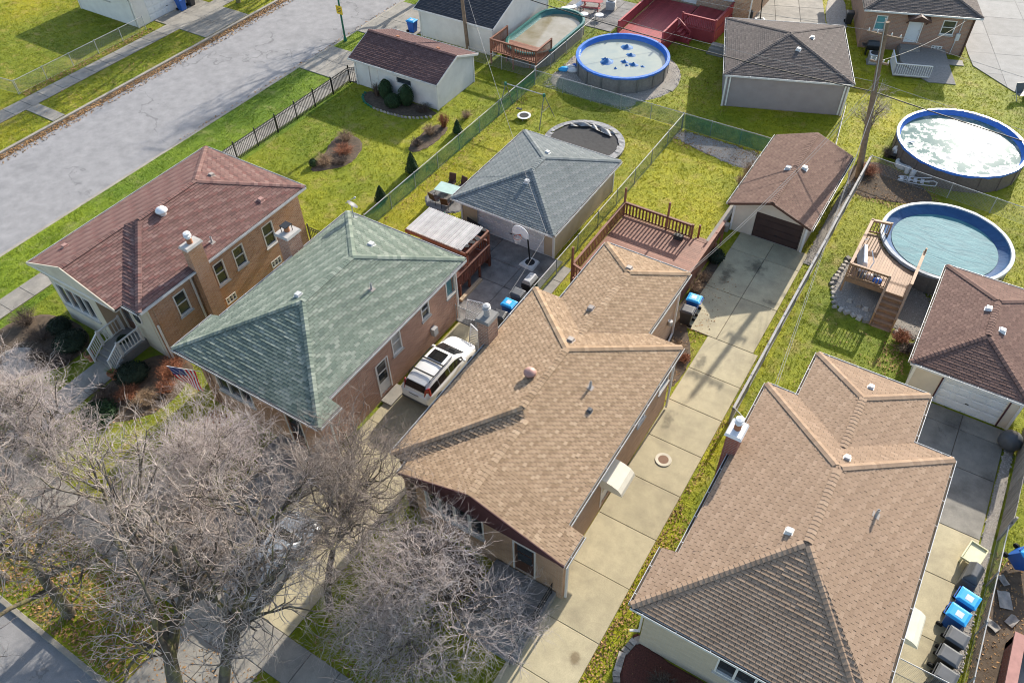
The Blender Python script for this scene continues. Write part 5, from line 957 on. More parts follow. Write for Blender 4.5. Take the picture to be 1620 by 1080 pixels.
# pool deck right
dk = T('pool_deck', 'raised brown lumber pool deck with stairs, in front of the teal covered pool', 'deck', (-.5, 39.8, 0)); zf = 1.15
def dpoly(x): return None
bw = .148; i = 0; x = -2.2
while x < 1.05:                                        # boards run towards the pool and stop at its curve
    cx, cy, rr = 1.95, 44.1, 3.75; y1 = 42.8; dx = x+bw/2-cx
    if abs(dx) < rr: y1 = min(42.8, cy-math.sqrt(rr*rr-dx*dx)) if dx > -rr+.02 else 42.8
    y0 = 38.15 if x > -.05 else 38.3
    MB().box(x, y0, zf-.03, x+bw-.008, y1-.03, zf).build('deck_board', M['poolwood'], dk); x += bw
MB().box(-2.22, 38.25, .8, -2.17, 42.8, zf-.03).box(-2.2, 38.25, .8, 0, 38.3, zf-.03).box(1.05, 38.1, .8, 1.1, 40.9, zf-.03).build('rim_joist', M['poolwood'], dk)
rail_run(dk, (-2.18, 38.3), (-2.18, 42.75), .95, zf, 'poolwood', .045, .12, (.16, .04)); rail_run(dk, (-2.18, 42.75), (-1.15, 42.95), .95, zf, 'poolwood', .045, .12, (.16, .04)); rail_run(dk, (-2.15, 38.28), (-.08, 38.28), .95, zf, 'poolwood', .045, .12, (.14, .04)); rail_run(dk, (1.08, 38.2), (1.08, 41.4), .95, zf, 'poolwood', .1, .02, (.16, .04))
posts(dk, [(-2.2, 38.28, 0, 2.15), (-2.2, 40.5, 0, 2.1), (-2.2, 42.78, 0, 2.15), (-.06, 38.26, 0, 2.15), (1.1, 38.2, 0, 2.15), (1.1, 41.4, 0, 2.3), (-1.12, 42.95, .2, 2.15)], 'poolwood', .1)
for i in range(6): MB().box(0, 38.12-(i+1)*.3, zf-.2*(i+1)+.02, 1.02, 38.16-i*.3, zf-.2*(i+1)+.06).box(.0, 38.12-i*.3, zf-.2*(i+1)+.04, 1.02, 38.135-i*.3, zf-.2*i).build('stair_tread', M['cedar_dark'] if i > 5 else M['poolwood'], dk)
for x in (-.05, 1.07): MB().bar((x, 38.2, zf-.15), (x, 36.35, .0), .05, .25).bar((x, 38.2, zf+.95), (x, 36.4, .95), .12, .05).bar((x, 36.4, 0), (x, 36.4, .98), .09, .09).bar((x, 38.2, zf+.5), (x, 36.4, .5), .05, .08).build('stair_rail', M['poolwood'], dk)
hard(-2.2, 38.2, 1.1, 42.5); hard(0, 36.3, 1.05, 38.2)
# oval pool deck
dk = T('pool_deck', 'small red stained pool deck with slatted railing above the oval pool', 'deck', (-32, 51.8, 0)); zf = 1.1
boards(dk, (-34.1, 50.6, -29.85, 53.0), zf, 'cedar'); rail_run(dk, (-34.1, 50.6), (-29.9, 50.6), 1.0, zf, 'cedar', .05, .1); rail_run(dk, (-29.9, 50.6), (-29.9, 53.0), 1.0, zf, 'cedar', .05, .1); rail_run(dk, (-34.1, 50.6), (-34.1, 53.1), 1.0, zf, 'cedar', .05, .1)
posts(dk, [(-34.1, 50.6, 0, 2.15), (-32, 50.6, 0, 2.15), (-29.9, 50.6, 0, 2.15), (-29.9, 53, 0, 2.15), (-34.1, 53.1, 0, 2.15), (-33.2, 51.5, 0, 1.0), (-31, 51.5, 0, 1.0)], 'cedar', .11); hard(-34.1, 50.4, -29.8, 53)
# big red deck
dk = T('wooden_deck', 'large bright red painted deck with a slatted upper corner, top middle', 'deck', (-24, 62, 0)); zf = 1.0
boards(dk, (-26.7, 58.6, -22.85, 66.3), zf, 'redpaint', 'y', .19); boards(dk, (-22.85, 62.6, -19.9, 66.6), zf, 'redpaint', 'y', .19)
MB().box(-26.75, 58.55, .05, -22.8, 58.62, zf-.03).box(-22.86, 58.6, .05, -22.8, 62.6, zf-.03).box(-22.8, 62.5, .05, -19.9, 62.6, zf-.03).box(-19.95, 62.5, .05, -19.85, 66.5, zf-.03).build('skirt', M['redpaint'], dk)
rail_run(dk, (-26.75, 58.6), (-26.75, 66.3), .95, zf, 'redpaint', .16, .01, (.16, .05)); rail_run(dk, (-22.8, 58.6), (-22.8, 61.4), .95, zf, 'redpaint', .16, .01, (.16, .05)); rail_run(dk, (-22.8, 62.55), (-19.9, 62.55), .95, zf, 'redpaint', .05, .1, (.14, .05)); rail_run(dk, (-19.9, 62.55), (-19.9, 66.5), .95, zf, 'redpaint', .16, .01, (.16, .05))
posts(dk, [(-26.75, 58.6, 0, 2.0), (-22.8, 58.6, 0, 2.0), (-22.8, 61.4, 0, 2.0), (-22.8, 62.55, 0, 2.05), (-19.9, 62.55, 0, 2.05)], 'redpaint', .13)
for i in range(4): MB().box(-22.78+i*.28, 61.5, 0, -22.48+i*.28, 62.45, .8-i*.2).build('stair_tread', M['redpaint'], dk)
MB().bar((-22.7, 61.45, 1.95), (-21.6, 61.45, 1.1), .1, .08).bar((-21.6, 61.45, 0), (-21.6, 61.45, 1.1), .1, .1).build('stair_rail', M['redpaint'], dk)
for i in range(3): MB().box(-19.7, 61.6-i*.45, 0, -18.3, 62.05-i*.45, .45-i*.15).build('landing_step', M['walk'], dk)
hard(-26.8, 58.5, -22.8, 66.4); hard(-22.8, 62.5, -18.2, 66.5)
# ================================================================ POOLS
def water_mat(name, c1, c2, rough=0.12, foam=None, fs=1.4):
    m, n, l, b = _new(name, rough, .12 if foam else .35); p = _pos(n)
    if foam: b.inputs['IOR'].default_value = 1.22
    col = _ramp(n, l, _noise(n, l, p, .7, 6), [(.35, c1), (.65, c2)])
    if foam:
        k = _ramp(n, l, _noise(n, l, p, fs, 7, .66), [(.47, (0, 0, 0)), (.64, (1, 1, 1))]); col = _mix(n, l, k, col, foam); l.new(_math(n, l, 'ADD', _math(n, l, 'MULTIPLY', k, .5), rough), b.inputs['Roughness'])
    else: _bump(n, l, _noise(n, l, p, 3.5, 5), b, .05, .02)
    l.new(col, b.inputs['Base Color']); return m
def tarp_mat(name, c1, c2):
    m, n, l, b = _new(name, .62, .2); p = _pos(n); w_ = n.new('ShaderNodeTexNoise'); w_.inputs['Scale'].default_value = 1.1; w_.inputs['Detail'].default_value = 9; w_.inputs['Roughness'].default_value = .7; w_.inputs['Distortion'].default_value = 1.6; mp = n.new('ShaderNodeMapping'); mp.inputs['Scale'].default_value = (.55, 2.0, 1); mp.inputs['Rotation'].default_value = (0, 0, .5); l.new(p, mp.inputs[0]); l.new(mp.outputs[0], w_.inputs['Vector'])
    l.new(_ramp(n, l, w_.outputs['Fac'], [(.3, c1), (.7, c2)]), b.inputs['Base Color']); _bump(n, l, w_.outputs['Fac'], b, .45, .08); return m
def round_pool(label, cx, cy, r, h, zw, wallm, rimm, linerm, waterm, sy=1.0, rimw=.13, sag=.5, seed=1, wallsegs=18, stretch=0.0):
    """stretch lengthens the pool along y (oval)"""
    rr = random.Random(seed); t = T('swimming_pool', label, 'pool', (cx, cy, 0), 0, 'above ground pools'); n = 72
    def ring(rad, z, jit=0.0):
        out = []
        for i in range(n):
            a = 2*math.pi*i/n; y = rad*math.sin(a); y += stretch*(1 if y > 0 else -1) if stretch else 0; out.append((rad*math.cos(a), y, z+(rr.uniform(-jit, jit) if jit else 0)))
        return out
    def strip(mb, A, B_): mb.add(A+B_, [(i, (i+1) % n, n+(i+1) % n, n+i) for i in range(n)])
    w_ = MB(); strip(w_, ring(r, 0), ring(r, h)); 
    w_.build('pool_wall', wallm, t, local=True, smooth=True)
    um = MB().box(-.07, -.03, 0, .07, .05, h-.02).mesh('upright', M['dkgalv'] if wallm != M['poolwall'] else wallm)
    for i in range(wallsegs):
        a = 2*math.pi*i/wallsegs; y = r*math.sin(a); y += stretch*(1 if y > 0 else -1) if stretch else 0
        piece('upright', um, t, wm(t) @ Matrix.Translation((r*math.cos(a), y, 0)) @ Matrix.Rotation(a-math.pi/2, 4, 'Z'))
    rm = MB(); A, B_, C, D = ring(r+rimw*.6, h-.12, .05), ring(r+rimw*.55, h+.03, .012), ring(r-rimw*.8, h+.04, .012), ring(r-rimw, h-.02, .01); strip(rm, A, B_); strip(rm, B_, C); strip(rm, C, D); rm.build('rim', rimm, t, local=True, smooth=True)
    ln = MB(); pr = [ring(r-rimw, h-.02)]; k = 7
    for j in range(1, k+1):
        f = j/k; z = h-.02-(h-.02-zw+.06)*f; base = ring(r-rimw-sag*(f**1.6), z); pr.append([(x*(1+.006*math.sin(i*1.7+j)*f*(1 if sag > .2 else .2)), y*(1+.006*math.sin(i*2.3+j)*f*(1 if sag > .2 else .2)), z_) for i, (x, y, z_) in enumerate(base)])
    for A, B_ in zip(pr, pr[1:]): strip(ln, A, B_)
    ln.build('liner', linerm, t, local=True, smooth=True)
    wt = MB(); inner = ring(r-rimw-sag+.04, zw); wt.add(inner, [tuple(range(n))]); wt.build('water', waterm, t, local=True)
    HPOLY.append([(cx+x, cy+y) for x, y, _ in ring(r, 0)]); return t
greywall = pm('grey patterned pool wall', (.22, .21, .20), (.15, .143, .137), 5, .5)
milky = water_mat('milky cover water', (.34, .36, .30), (.27, .31, .28), .10)
peakm = pm('wet blue cover', (.025, .11, .30), (.06, .17, .34), 3, .65, spec=.2)
p1 = round_pool('round pool with a blue rim and blue cover peaks poking through milky water', -24.45, 54.8, 3.6, 1.3, .98, greywall, M['blueplastic'], M['blueplastic'], milky, rimw=.16, sag=.12, seed=2, wallsegs=16)
for x, y, s_, a in ((-.55, 1.9, .42, .2), (.3, .9, .3, .5), (.35, -.35, .33, 1.0), (.75, -.75, .2, 2), (1.15, -.4, .34, .8), (-.85, -1.0, .5, 0), (-1.15, -.75, .3, 2.2), (.2, -1.6, .22, 1.4), (1.9, -.3, .15, .6), (-1.0, -1.35, .25, 1)):
    s_ *= 1.45; MB().lathe([(s_*.95, -.03), (s_*.6, .02), (s_*.3, s_*.16), (s_*.12, s_*.36), (.01, s_*.46)], 7, (x, y, .98), cap=False, sx=1+.35*math.sin(a*3), sy=.8+.3*math.cos(a*2)).build('cover_peak', peakm, p1, local=True, smooth=True)
greentarp = pm('green pool cover', (.03, .15, .13), (.02, .10, .095), 3, .35, .6, 6, spec=.5)
murky = water_mat('murky brown water', (.22, .19, .12), (.32, .29, .23), .10)
round_pool('oval pool with a green cover and murky water behind the small red deck', -31.9, 55.6, 2.1, 1.25, .92, greywall, greentarp, greentarp, murky, rimw=.14, sag=.25, seed=4, wallsegs=14, stretch=2.2)
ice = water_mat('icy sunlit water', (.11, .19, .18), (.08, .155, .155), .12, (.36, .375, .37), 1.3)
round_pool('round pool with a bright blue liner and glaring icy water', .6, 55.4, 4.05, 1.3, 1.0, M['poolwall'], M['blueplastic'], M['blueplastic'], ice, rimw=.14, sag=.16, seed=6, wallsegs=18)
round_pool('round pool with a white rim under a wrinkled teal winter cover', 1.95, 44.1, 3.6, 1.3, .95, M['plas_white'] if 0 else greywall, pm('pale pool rim', (.42, .44, .46), (.22, .26, .31), 3, .6), tarp_mat('dark blue tarp', (.022, .065, .16), (.04, .11, .23)), tarp_mat('teal tarp', (.018, .11, .145), (.06, .225, .255)), rimw=.15, sag=.55, seed=9, wallsegs=16)
# pool gear
t = T('sand_filter', 'grey pool pump and filter tank beside the icy pool', 'pool filter', (-2.9, 53.6, 0)); MB().lathe([(.24, 0), (.3, .1), (.32, .4), (.28, .62), (.12, .74), (.1, .84)], 18).build('tank', M['plas_white'], t, local=True, smooth=True); MB().box(-.5, -.5, 0, .2, -.32, .12).tube((-.45, -.4, .25), (.05, -.4, .25), .12, n=10).build('pump', M['iron'], t, local=True); MB().path([(-.1, -.4, .3), (-.1, -.2, .8), (.5, .4, 1.0), (.8, .5, 1.1)], .03).build('hose', M['plas_white'], t, local=True)
t = T('wheel_rim', 'round grey drum lid lying beside the icy pool', 'drum', (-2.15, 52.6, 0)); MB().lathe([(.52, 0), (.55, .12), (.55, .3), (.48, .38), (.34, .38), (.32, .3), (.3, .3)], 24).build('drum', M['gutter'], t, local=True, smooth=False); MB().lathe([(.3, 0), (.3, .32), (.08, .33), (.08, .37)], 18).build('hub', M['dkgalv'], t, local=True)
t = T('pool_ladder', 'white pool ladder with tubular rails lying by the icy pool', 'ladder', (-1.0, 51.2, 0), .12)
for y in (-.35, .05): MB().path([(-1.1, y, .15), (.3, y, .35), (1.0, y+.1, .5), (1.25, y+.15, .4), (1.2, y+.1, .15), (.2, y, .08), (-1.1, y, .06)], .03).build('rail', M['plas_white'], t, local=True)
for i in range(4): MB().box(-1.0+i*.42, -.36, .1+i*.03, -.78+i*.42, .08, .17+i*.03).build('tread', M['plas_white'], t, local=True)
for k, (x, y) in enumerate(((-1.75, 51.9), (-1.35, 51.7))):
    t = T('chlorine_bucket', ['white bucket by the pool ladder, the one nearer the filter', 'white bucket by the pool ladder, the one nearer the pool wall'][k], 'bucket', (x, y, 0), 0, 'white buckets'); MB().lathe([(.15, 0), (.18, .42), (.19, .42), (.19, .46), (.0, .46)], 16, cap=False).build('tub', M['plas_white'], t, local=True); MB().path([(.19, 0, .4), (.2, 0, .3), (0, .2, .26), (-.2, 0, .3), (-.19, 0, .4)], .008).build('handle', M['galv'], t, local=True)
t = T('folded_float', 'folded blue and white inflatable lying by the gravel and round pool', 'inflatable', (-28.1, 53.0, 0), .5)
for i, (x, y, c) in enumerate(((-.5, -.3, 'plas_lblue'), (0, 0, 'plas_white'), (.45, .25, 'blueplastic'), (.2, -.45, 'plas_white'))): MB().lathe([(.0, -.0), (.3, .04), (.34, .16), (.2, .3), (.0, .32)], 14, (x, y, 0), sx=1.5, sy=.8, cap=False).build('fold', M[c], t, local=True, smooth=True)
# ================================================================ POLES AND WIRES
def pole(label, base, top, r, arms, d=(1, 0, 0)):
    t = T('utility_pole', label, 'utility pole', base, 0, 'utility poles'); b, tp = Vector((0, 0, -.2)), Vector(top)-Vector(base)
    MB().tube(b, tp, r, r*.68, 12).build('shaft', M['polewood'], t, local=True, smooth=False)
    for z, L, off in arms:
        c = b.lerp(tp, z/tp.z)+Vector((0, -.14, 0)); dv = Vector(d); a = MB().bar(c-dv*L/2+dv*off, c+dv*L/2+dv*off, .09, .11).build('crossarm', M['polewood'], t, local=True)
        for k in (-.45, -.2, .2, .45): q = c+dv*(L*k+off); MB().lathe([(.03, 0), (.05, .06), (.035, .09), (.05, .13), (.02, .18)], 8, (q.x, q.y, q.z+.05)).build('insulator', M['gutter'], a, local=True)
    return t
PB, PT = (-4.35, 49.75, 0), (-5.75, 49.9, 10.3); pt_ = pole('leaning wooden utility pole beside the brown gable garage', PB, PT, .21, [(9.6, 2.0, 0), (8.0, 1.1, 0)])
MB().tube((-.85, -.1, 6.2), (-1.5, -.1, 10.6), .03, n=8).build('conduit', M['galv'], pt_, local=True)
pole('wooden utility pole in front of the charcoal roofed garage', (-36.75, 51.2, 0), (-37.3, 51.0, 9.8), .16, [(9.0, 2.0, 0)])
def wire(label, a, b, sag, r=.012, mat='iron', group='overhead wires'):
    a, b = Vector(a), Vector(b); n = 18; mb = MB()
    pts = [a.lerp(b, i/n)-Vector((0, 0, sag*4*(i/n)*(1-i/n))) for i in range(n+1)]; mb.path(pts, r, 5); o = mb.build('overhead_wire', M[mat]); tag(o, label, 'wire', group)
E_ = (22, 49.0)
wire('thick black cable bundle sagging between the two utility poles', (-37.1, 51, 6.3), (-5.15, 49.8, 6.05), .5, .036); wire('thick black cable bundle running right from the leaning pole', (-5.15, 49.8, 6.05), (26, 48.0, 6.0), .5, .036)
wire('thin pale wire just above the cable bundle between the poles', (-37.1, 51, 7.0), (-5.2, 49.8, 6.7), .6, .012, 'wiremat'); wire('thin pale wire above the cable bundle right of the leaning pole', (-5.2, 49.8, 6.7), (26, 48, 6.9), .6, .012, 'wiremat')
wire('upper power line between the two utility poles', (-37.6, 51, 9.2), (-6.2, 49.8, 9.7), .7, .010, 'wiremat'); wire('upper power line running right from the leaning pole', (-4.9, 49.8, 9.7), (26, 48, 9.6), .7, .010, 'wiremat')
wire('slack pale service drop from the pole over the gray roofed garage', (-37.2, 51, 7.4), (-17.6, 31.0, 3.0), .5, .012, 'wiremat'); wire('service drop from the gray garage corner to the green roofed house', (-17.6, 31.2, 3.0), (-17.1, 26.2, 2.4), .1, .010, 'wiremat')
wire('pale service drop from the leaning pole to the tan roofed house', (-5.1, 49.8, 7.2), (-8.95, 30.3, 4.4), .8, .012, 'wiremat'); wire('second pale service drop to the tan roofed house', (-5.1, 49.8, 6.6), (-8.95, 30.35, 4.2), .7, .010, 'wiremat')
wire('pale service drop from the leaning pole to the brown roofed house', (-4.9, 49.7, 7.0), (-2.6, 25.4, 4.5), 1.0, .010, 'wiremat'); wire('second pale service drop to the brown roofed house', (-4.9, 49.7, 6.5), (-2.5, 25.4, 4.3), 1.1, .010, 'wiremat')
wire('thick white service drop to the brick house at the upper right', (-5.4, 49.9, 8.0), (-2.4, 70.2, 3.0), .4, .016, 'wiremat'); wire('thick white cable towards the red deck house', (-19.2, 66.8, 3.6), (-37.0, 51, 7.2), .6, .02, 'wiremat')
t = T('street_sign', 'green street pole with a small yellow sign beside the side street', 'street sign', (-47.05, 47.7, 0)); MB().tube((0, 0, -.1), (0, 0, 8.5), .085, .06, 10).lathe([(.16, 0), (.14, .25), (.09, .35)], 12).build('pole', M['greenmetal'], t, local=True)
yl = pm('yellow sign face', (.75, .48, .02), None, 4, .5); s_ = MB().box(-.02-.3, -.11, 2.35, .02+.3, -.085, 3.05).build('sign_panel', yl, t, local=True); MB().box(-.2, -.113, 2.82, .2, -.111, 2.87).box(-.2, -.113, 2.68, .2, -.111, 2.73).box(-.17, -.113, 2.54, .17, -.111, 2.59).build('sign_marking', M['iron'], s_, local=True)
MB().tube((0, 0, 8.3), (-1.8, 0, 8.6), .04).build('lamp_arm', M['greenmetal'], t, local=True)
# ================================================================ BINS
def bin_(label, x, y, rz, body, lid, s=1.0, open_=0.0, group='wheeled bins', tip=None):
    t = T('wheeled_bin', label, 'bin', (x, y, 0), rz, group)
    if tip: t.matrix_basis = Matrix.Translation((x, y, tip[1])) @ Matrix.Rotation(rz, 4, 'Z') @ Matrix.Rotation(tip[0], 4, 'X'); W[t] = t.matrix_basis.copy()
    f = lambda w_, d_, z, o=0: [(-w_/2, -d_/2+o, z), (w_/2, -d_/2+o, z), (w_/2, d_/2+o, z), (-w_/2, d_/2+o, z)]
    MB().hexa(f(.46*s, .5*s, .06), f(.6*s, .66*s, .98)).hexa(f(.64*s, .70*s, .93), f(.64*s, .70*s, .99)).build('body', M[body], t, local=True, bevel=.03)
    MB().hexa(f(.65*s, .74*s, .995), f(.65*s, .74*s, 1.04)).hexa(f(.62*s, .7*s, 1.04), f(.48*s, .54*s, 1.09)).build('lid', M[lid], t, local=True, bevel=.025)
    for k in (-.28, .28): MB().tube((k*s-.04, .3*s, .13), (k*s+.04, .3*s, .13), .13, n=14).build('wheel', M['rubber'], t, local=True)
    MB().tube((-.28*s, .42*s, .98), (.28*s, .42*s, .98), .02).bar((-.26*s, .34*s, .95), (-.26*s, .43*s, .98), .04, .05).bar((.26*s, .34*s, .95), (.26*s, .43*s, .98), .04, .05).build('handle', M[body], t, local=True)
    if lid == 'plas_lblue': MB().box(-.16, -.16, 1.092, .12, .12, 1.096).build('sticker', pm('pale sticker', (.5, .55, .62), None, 8, .5), t, local=True)
    return t
bin_('blue recycling bin behind the tan roofed house, beside a black one', -8.85, 32.35, -1.5, 'plas_blue', 'plas_lblue', 1.05); bin_('black bin next to the blue bin behind the tan roofed house', -8.8, 31.35, -1.5, 'plas_black', 'plas_black', 1.05)
bin_('blue lidded bin in the yard behind the white SUV', -17.5, 26.75, -1.57, 'plas_blue', 'plas_lblue', 1.05); bin_('dark grey bin beyond the blue one in the green house yard', -17.55, 27.75, -1.57, 'plas_grey', 'plas_grey'); bin_('black bin nearest the tan chimney in the green house yard', -17.5, 25.75, -1.4, 'plas_black', 'plas_black')
bin_('blue recycling bin in the right hand row, the upper of two', 7.5, 21.75, 1.35, 'plas_blue', 'plas_lblue', 1.1); bin_('blue recycling bin in the right hand row, the lower of two', 7.3, 20.85, 1.35, 'plas_blue', 'plas_lblue', 1.1)
bin_('black bin just below the two blue bins on the right', 7.45, 19.85, 1.4, 'plas_black', 'plas_grey', 1.05); bin_('second black bin below the blue bins on the right', 7.35, 18.95, 1.4, 'plas_black', 'plas_grey', 1.05); bin_('black bin nearest the gate on the right', 7.4, 18.1, 1.4, 'plas_black', 'plas_grey', 1.05)
bin_('blue bin tipped against the fence at the right edge', 8.95, 25.1, 1.1, 'plas_blue', 'plas_lblue', 1.35, tip=(.5, .3)); bin_('blue bin beside the left garage door across the street', -63.9, 44.9, 1.57, 'plas_blue', 'plas_blue', 1.1)
bin_('blue bin at the corner of the white charcoal roofed garage', -43.0, 51.9, 1.57, 'plas_blue', 'plas_lblue', 1.1); bin_('dark bin beside the left garage door across the street', -63.9, 46.0, 1.57, 'plas_black', 'plas_black')
t = T('covered_grill', 'black covered barbecue in the right hand row of bins', 'grill', (7.5, 23.1, 0), 1.4); MB().hexa([(-.6, -.32, .1), (.6, -.32, .1), (.6, .32, .1), (-.6, .32, .1)], [(-.55, -.3, .85), (.55, -.3, .85), (.55, .3, .85), (-.55, .3, .85)]).hexa([(-.5, -.3, .85), (.5, -.3, .85), (.5, .3, .85), (-.5, .3, .85)], [(-.35, -.1, 1.2), (.35, -.14, 1.17), (.38, .12, 1.22), (-.34, .1, 1.16)]).build('cover', M['plas_grey'], t, local=True, bevel=.05)
for x in (-.5, .5): MB().tube((x-.03, -.25, .1), (x+.03, -.25, .1), .1, n=12).build('wheel', M['rubber'], t, local=True)
t = T('toy_table', 'pale yellow plastic toy table leaning above the black barbecue', 'table', (7.45, 24.35, 0), 1.35); MB().box(-.55, -.38, .42, .55, .38, .46).box(-.55, -.38, .46, -.49, .38, .53).box(.49, -.38, .46, .55, .38, .53).box(-.49, -.38, .46, .49, -.32, .53).box(-.49, .32, .46, .49, .38, .53).build('tray', M['plas_cream'], t, local=True, bevel=.015)
for x in (-.45, .45):
    for y in (-.3, .3): MB().box(x-.04, y-.04, 0, x+.04, y+.04, .42).build('leg', M['plas_cream'], t, local=True)
t = T('covered_grill', 'round black covered kettle grill behind the mauve garage patio', 'grill', (-18.9, 67.6, 0)); MB().lathe([(.42, .05), (.48, .5), (.46, .95), (.3, 1.2), (.05, 1.25)], 16).build('cover', M['black'], t, local=True, smooth=True); MB().box(-.3, -.3, 0, .3, .3, .06).build('base', M['iron'], t, local=True)
t = T('tarp_bundle', 'grey tarp covered ball shaped grill beside the white paneled garage door', 'grill', (7.75, 31.5, 0)); MB().lathe([(.3, .02), (.5, .25), (.52, .5), (.42, .78), (.2, .93), (.02, .96)], 18).build('cover', M['plas_grey'], t, local=True, smooth=True); MB().box(-.2, -.2, 0, .2, .2, .03).build('base', M['iron'], t, local=True)
t = T('grill', 'silver lidded barbecue beyond the bins in the green house yard', 'grill', (-17.55, 29.1, 0), 1.57); MB().box(-.5, -.3, .55, .5, .3, .85).build('firebox', M['iron'], t, local=True, bevel=.02); MB().hexa([(-.45, -.3, .86), (.45, -.3, .86), (.45, .3, .86), (-.45, .3, .86)], [(-.4, -.18, 1.12), (.4, -.18, 1.12), (.4, .2, 1.12), (-.4, .2, 1.12)]).build('lid', M['galv'], t, local=True, bevel=.04)
for x in (-.42, .42): MB().box(x-.03, -.25, 0, x+.03, .25, .55).build('leg', M['iron'], t, local=True)
# ================================================================ BASKETBALL HOOPS, FURNITURE
def hoop(label, x, y, rz, h=2.9, board='plas_white'):
    t = T('basketball_hoop', label, 'basketball hoop', (x, y, 0), rz, 'portable basketball hoops'); MB().hexa([(-.42, -.5, 0), (.42, -.5, 0), (.55, .5, 0), (-.55, .5, 0)], [(-.36, -.42, .2), (.36, -.42, .2), (.48, .42, .2), (-.48, .42, .2)]).build('base', M['gutter'], t, local=True, bevel=.05)
    MB().lathe([(.3, .2), (.28, .23), (.02, .24)], 12).build('weight_bag', M['black'], t, local=True); MB().tube((0, 0, .2), (0, .25, h-.4), .05, n=10).bar((0, .22, h-.6), (0, .85, h+.1), .05, .05).bar((0, .24, h-.2), (0, .85, h+.35), .05, .05).build('pole', M['iron'], t, local=True)
    n = 16; o = [(-.56, 0), (.56, 0)]+[(.56*math.cos(math.pi*i/n), .28+.42*math.sin(math.pi*i/n)) for i in range(n+1)]; MB().hexa([(a, .88, h-.1+b) for a, b in o], [(a, .92, h-.1+b) for a, b in o]).build('backboard', M[board], t, local=True)
    rg = [(.22*math.cos(2*math.pi*i/14), 1.18+.22*math.sin(2*math.pi*i/14), h) for i in range(14)]; r_ = MB().path(rg, .014, 5, True).bar((0, .92, h), (0, .98, h), .12, .05).build('rim', pm('orange rim', (.55, .10, .02), None, 3, .5), t, local=True)
    nm = MB(); lo = [(.13*math.cos(2*math.pi*(i+.5)/14), 1.18+.13*math.sin(2*math.pi*(i+.5)/14), h-.42) for i in range(14)]
    for i in range(14): nm.tube(rg[i], lo[i], .008, n=3); nm.tube(rg[(i+1) % 14], lo[i], .008, n=3)
    nm.build('net', M['plas_white'], r_, local=True); return t
hoop('portable basketball hoop with a fan shaped white backboard before the gray garage', -18.75, 31.1, 3.05); hoop('dark portable basketball hoop on the concrete beyond the mauve garage', -17.9, 68.3, 2.2, board='glass')
tb = T('patio_table', 'pale green glass patio table beside the gray roofed garage', 'table', (-26.85, 34.1, 0), .1); MB().box(-.75, -.5, .7, .75, .5, .73).build('table_top', pm('pale green frosted glass', (.42, .56, .48), None, 2, .15, spec=.8), tb, local=True)
for x in (-.65, .65):
    for y in (-.42, .42): MB().tube((x, y, 0), (x, y, .7), .02).build('leg', M['brownfascia'], tb, local=True)
def chair(label, x, y, rz, mat='brownfascia', frame='iron', group='patio chairs'):
    t = T('patio_chair', label, 'chair', (x, y, 0), rz, group); MB().box(-.25, -.25, .4, .25, .25, .44).build('seat', M[mat], t, local=True); MB().hexa([(-.25, .23, .44), (.25, .23, .44), (.25, .27, .44), (-.25, .27, .44)], [(-.24, .36, 1.0), (.24, .36, 1.0), (.24, .4, 1.0), (-.24, .4, 1.0)]).build('backrest', M[mat], t, local=True)
    for sx in (-1, 1):
        for sy in (-1, 1): MB().tube((sx*.24, sy*.24, 0), (sx*.24, sy*.24, .4 if sy > 0 else .62), .015).build('leg', M[frame], t, local=True)
        MB().tube((sx*.24, -.24, .62), (sx*.24, .3, .64), .018).build('armrest', M[frame], t, local=True)
chair('brown patio chair behind the glass table, the one nearer the fence', -27.2, 35.0, .2); chair('brown patio chair behind the glass table, the one nearer the garage', -26.4, 35.05, -.1); chair('brown patio chair in front of the glass table, nearer the fence', -27.2, 33.15, 3.0); chair('brown patio chair in front of the glass table, nearer the garage', -26.3, 33.1, 3.4)
chair('green plastic chair stacked by the gray garage corner', -24.9, 31.7, 2.2, 'greenmetal', 'greenmetal'); chair('brown plastic chair next to the green one at the gray garage corner', -25.5, 31.9, 2.6)
t = T('storage_bench', 'black storage bench against the white door of the gray garage', 'bench', (-23.2, 31.6, 0), -.25); MB().box(-.75, -.25, .35, .75, .25, .45).build('seat', M['black'], t, local=True); MB().box(-.75, .22, .45, .75, .28, .95).build('backrest', M['black'], t, local=True)
for x in (-.68, .68): MB().box(x-.03, -.22, 0, x+.03, .22, .35).build('leg', M['black'], t, local=True)
t = T('picnic_table', 'red wooden picnic table on the patio at the top edge', 'table', (-31.7, 63.4, 0), .3)
for i in range(5): MB().box(-.9, -.4+i*.16, .74, .9, -.25+i*.16, .78).build('top_board', M['redpaint'], t, local=True)
for y in (-.75, .65): MB().box(-.9, y-.13, .42, .9, y+.13, .46).build('bench_seat', M['redpaint'], t, local=True)
for x in (-.65, .65): MB().bar((x, -.7, 0), (x, .35, .74), .06, .09).bar((x, .7, 0), (x, -.35, .74), .06, .09).bar((x, -.8, .4), (x, .8, .4), .06, .09).build('trestle', M['redpaint'], t, local=True)
for k, (x, y) in enumerate(((-31.35, 61.3), (-30.1, 61.8))):
    t = T('round_stool', ['white round stool nearer the oval pool', 'white round table nearer the red deck'][k], 'stool', (x, y, 0), 0, 'white round garden stools'); MB().lathe([(.36, .42), (.38, .45), (.36, .48), (.0, .48)], 18, cap=False).lathe([(.3, .42), (.0, .415)], 18, cap=False).build('top', M['plas_white'], t, local=True)
    for i in range(4): a = math.pi*i/2+.4; MB().tube((.3*math.cos(a), .3*math.sin(a), 0), (.22*math.cos(a), .22*math.sin(a), .42), .025).build('leg', M['plas_white'], t, local=True)
t = T('sun_lounger', 'white plastic sun lounger on the patio at the top edge', 'sun lounger', (-33.1, 62.2, 0), .9)
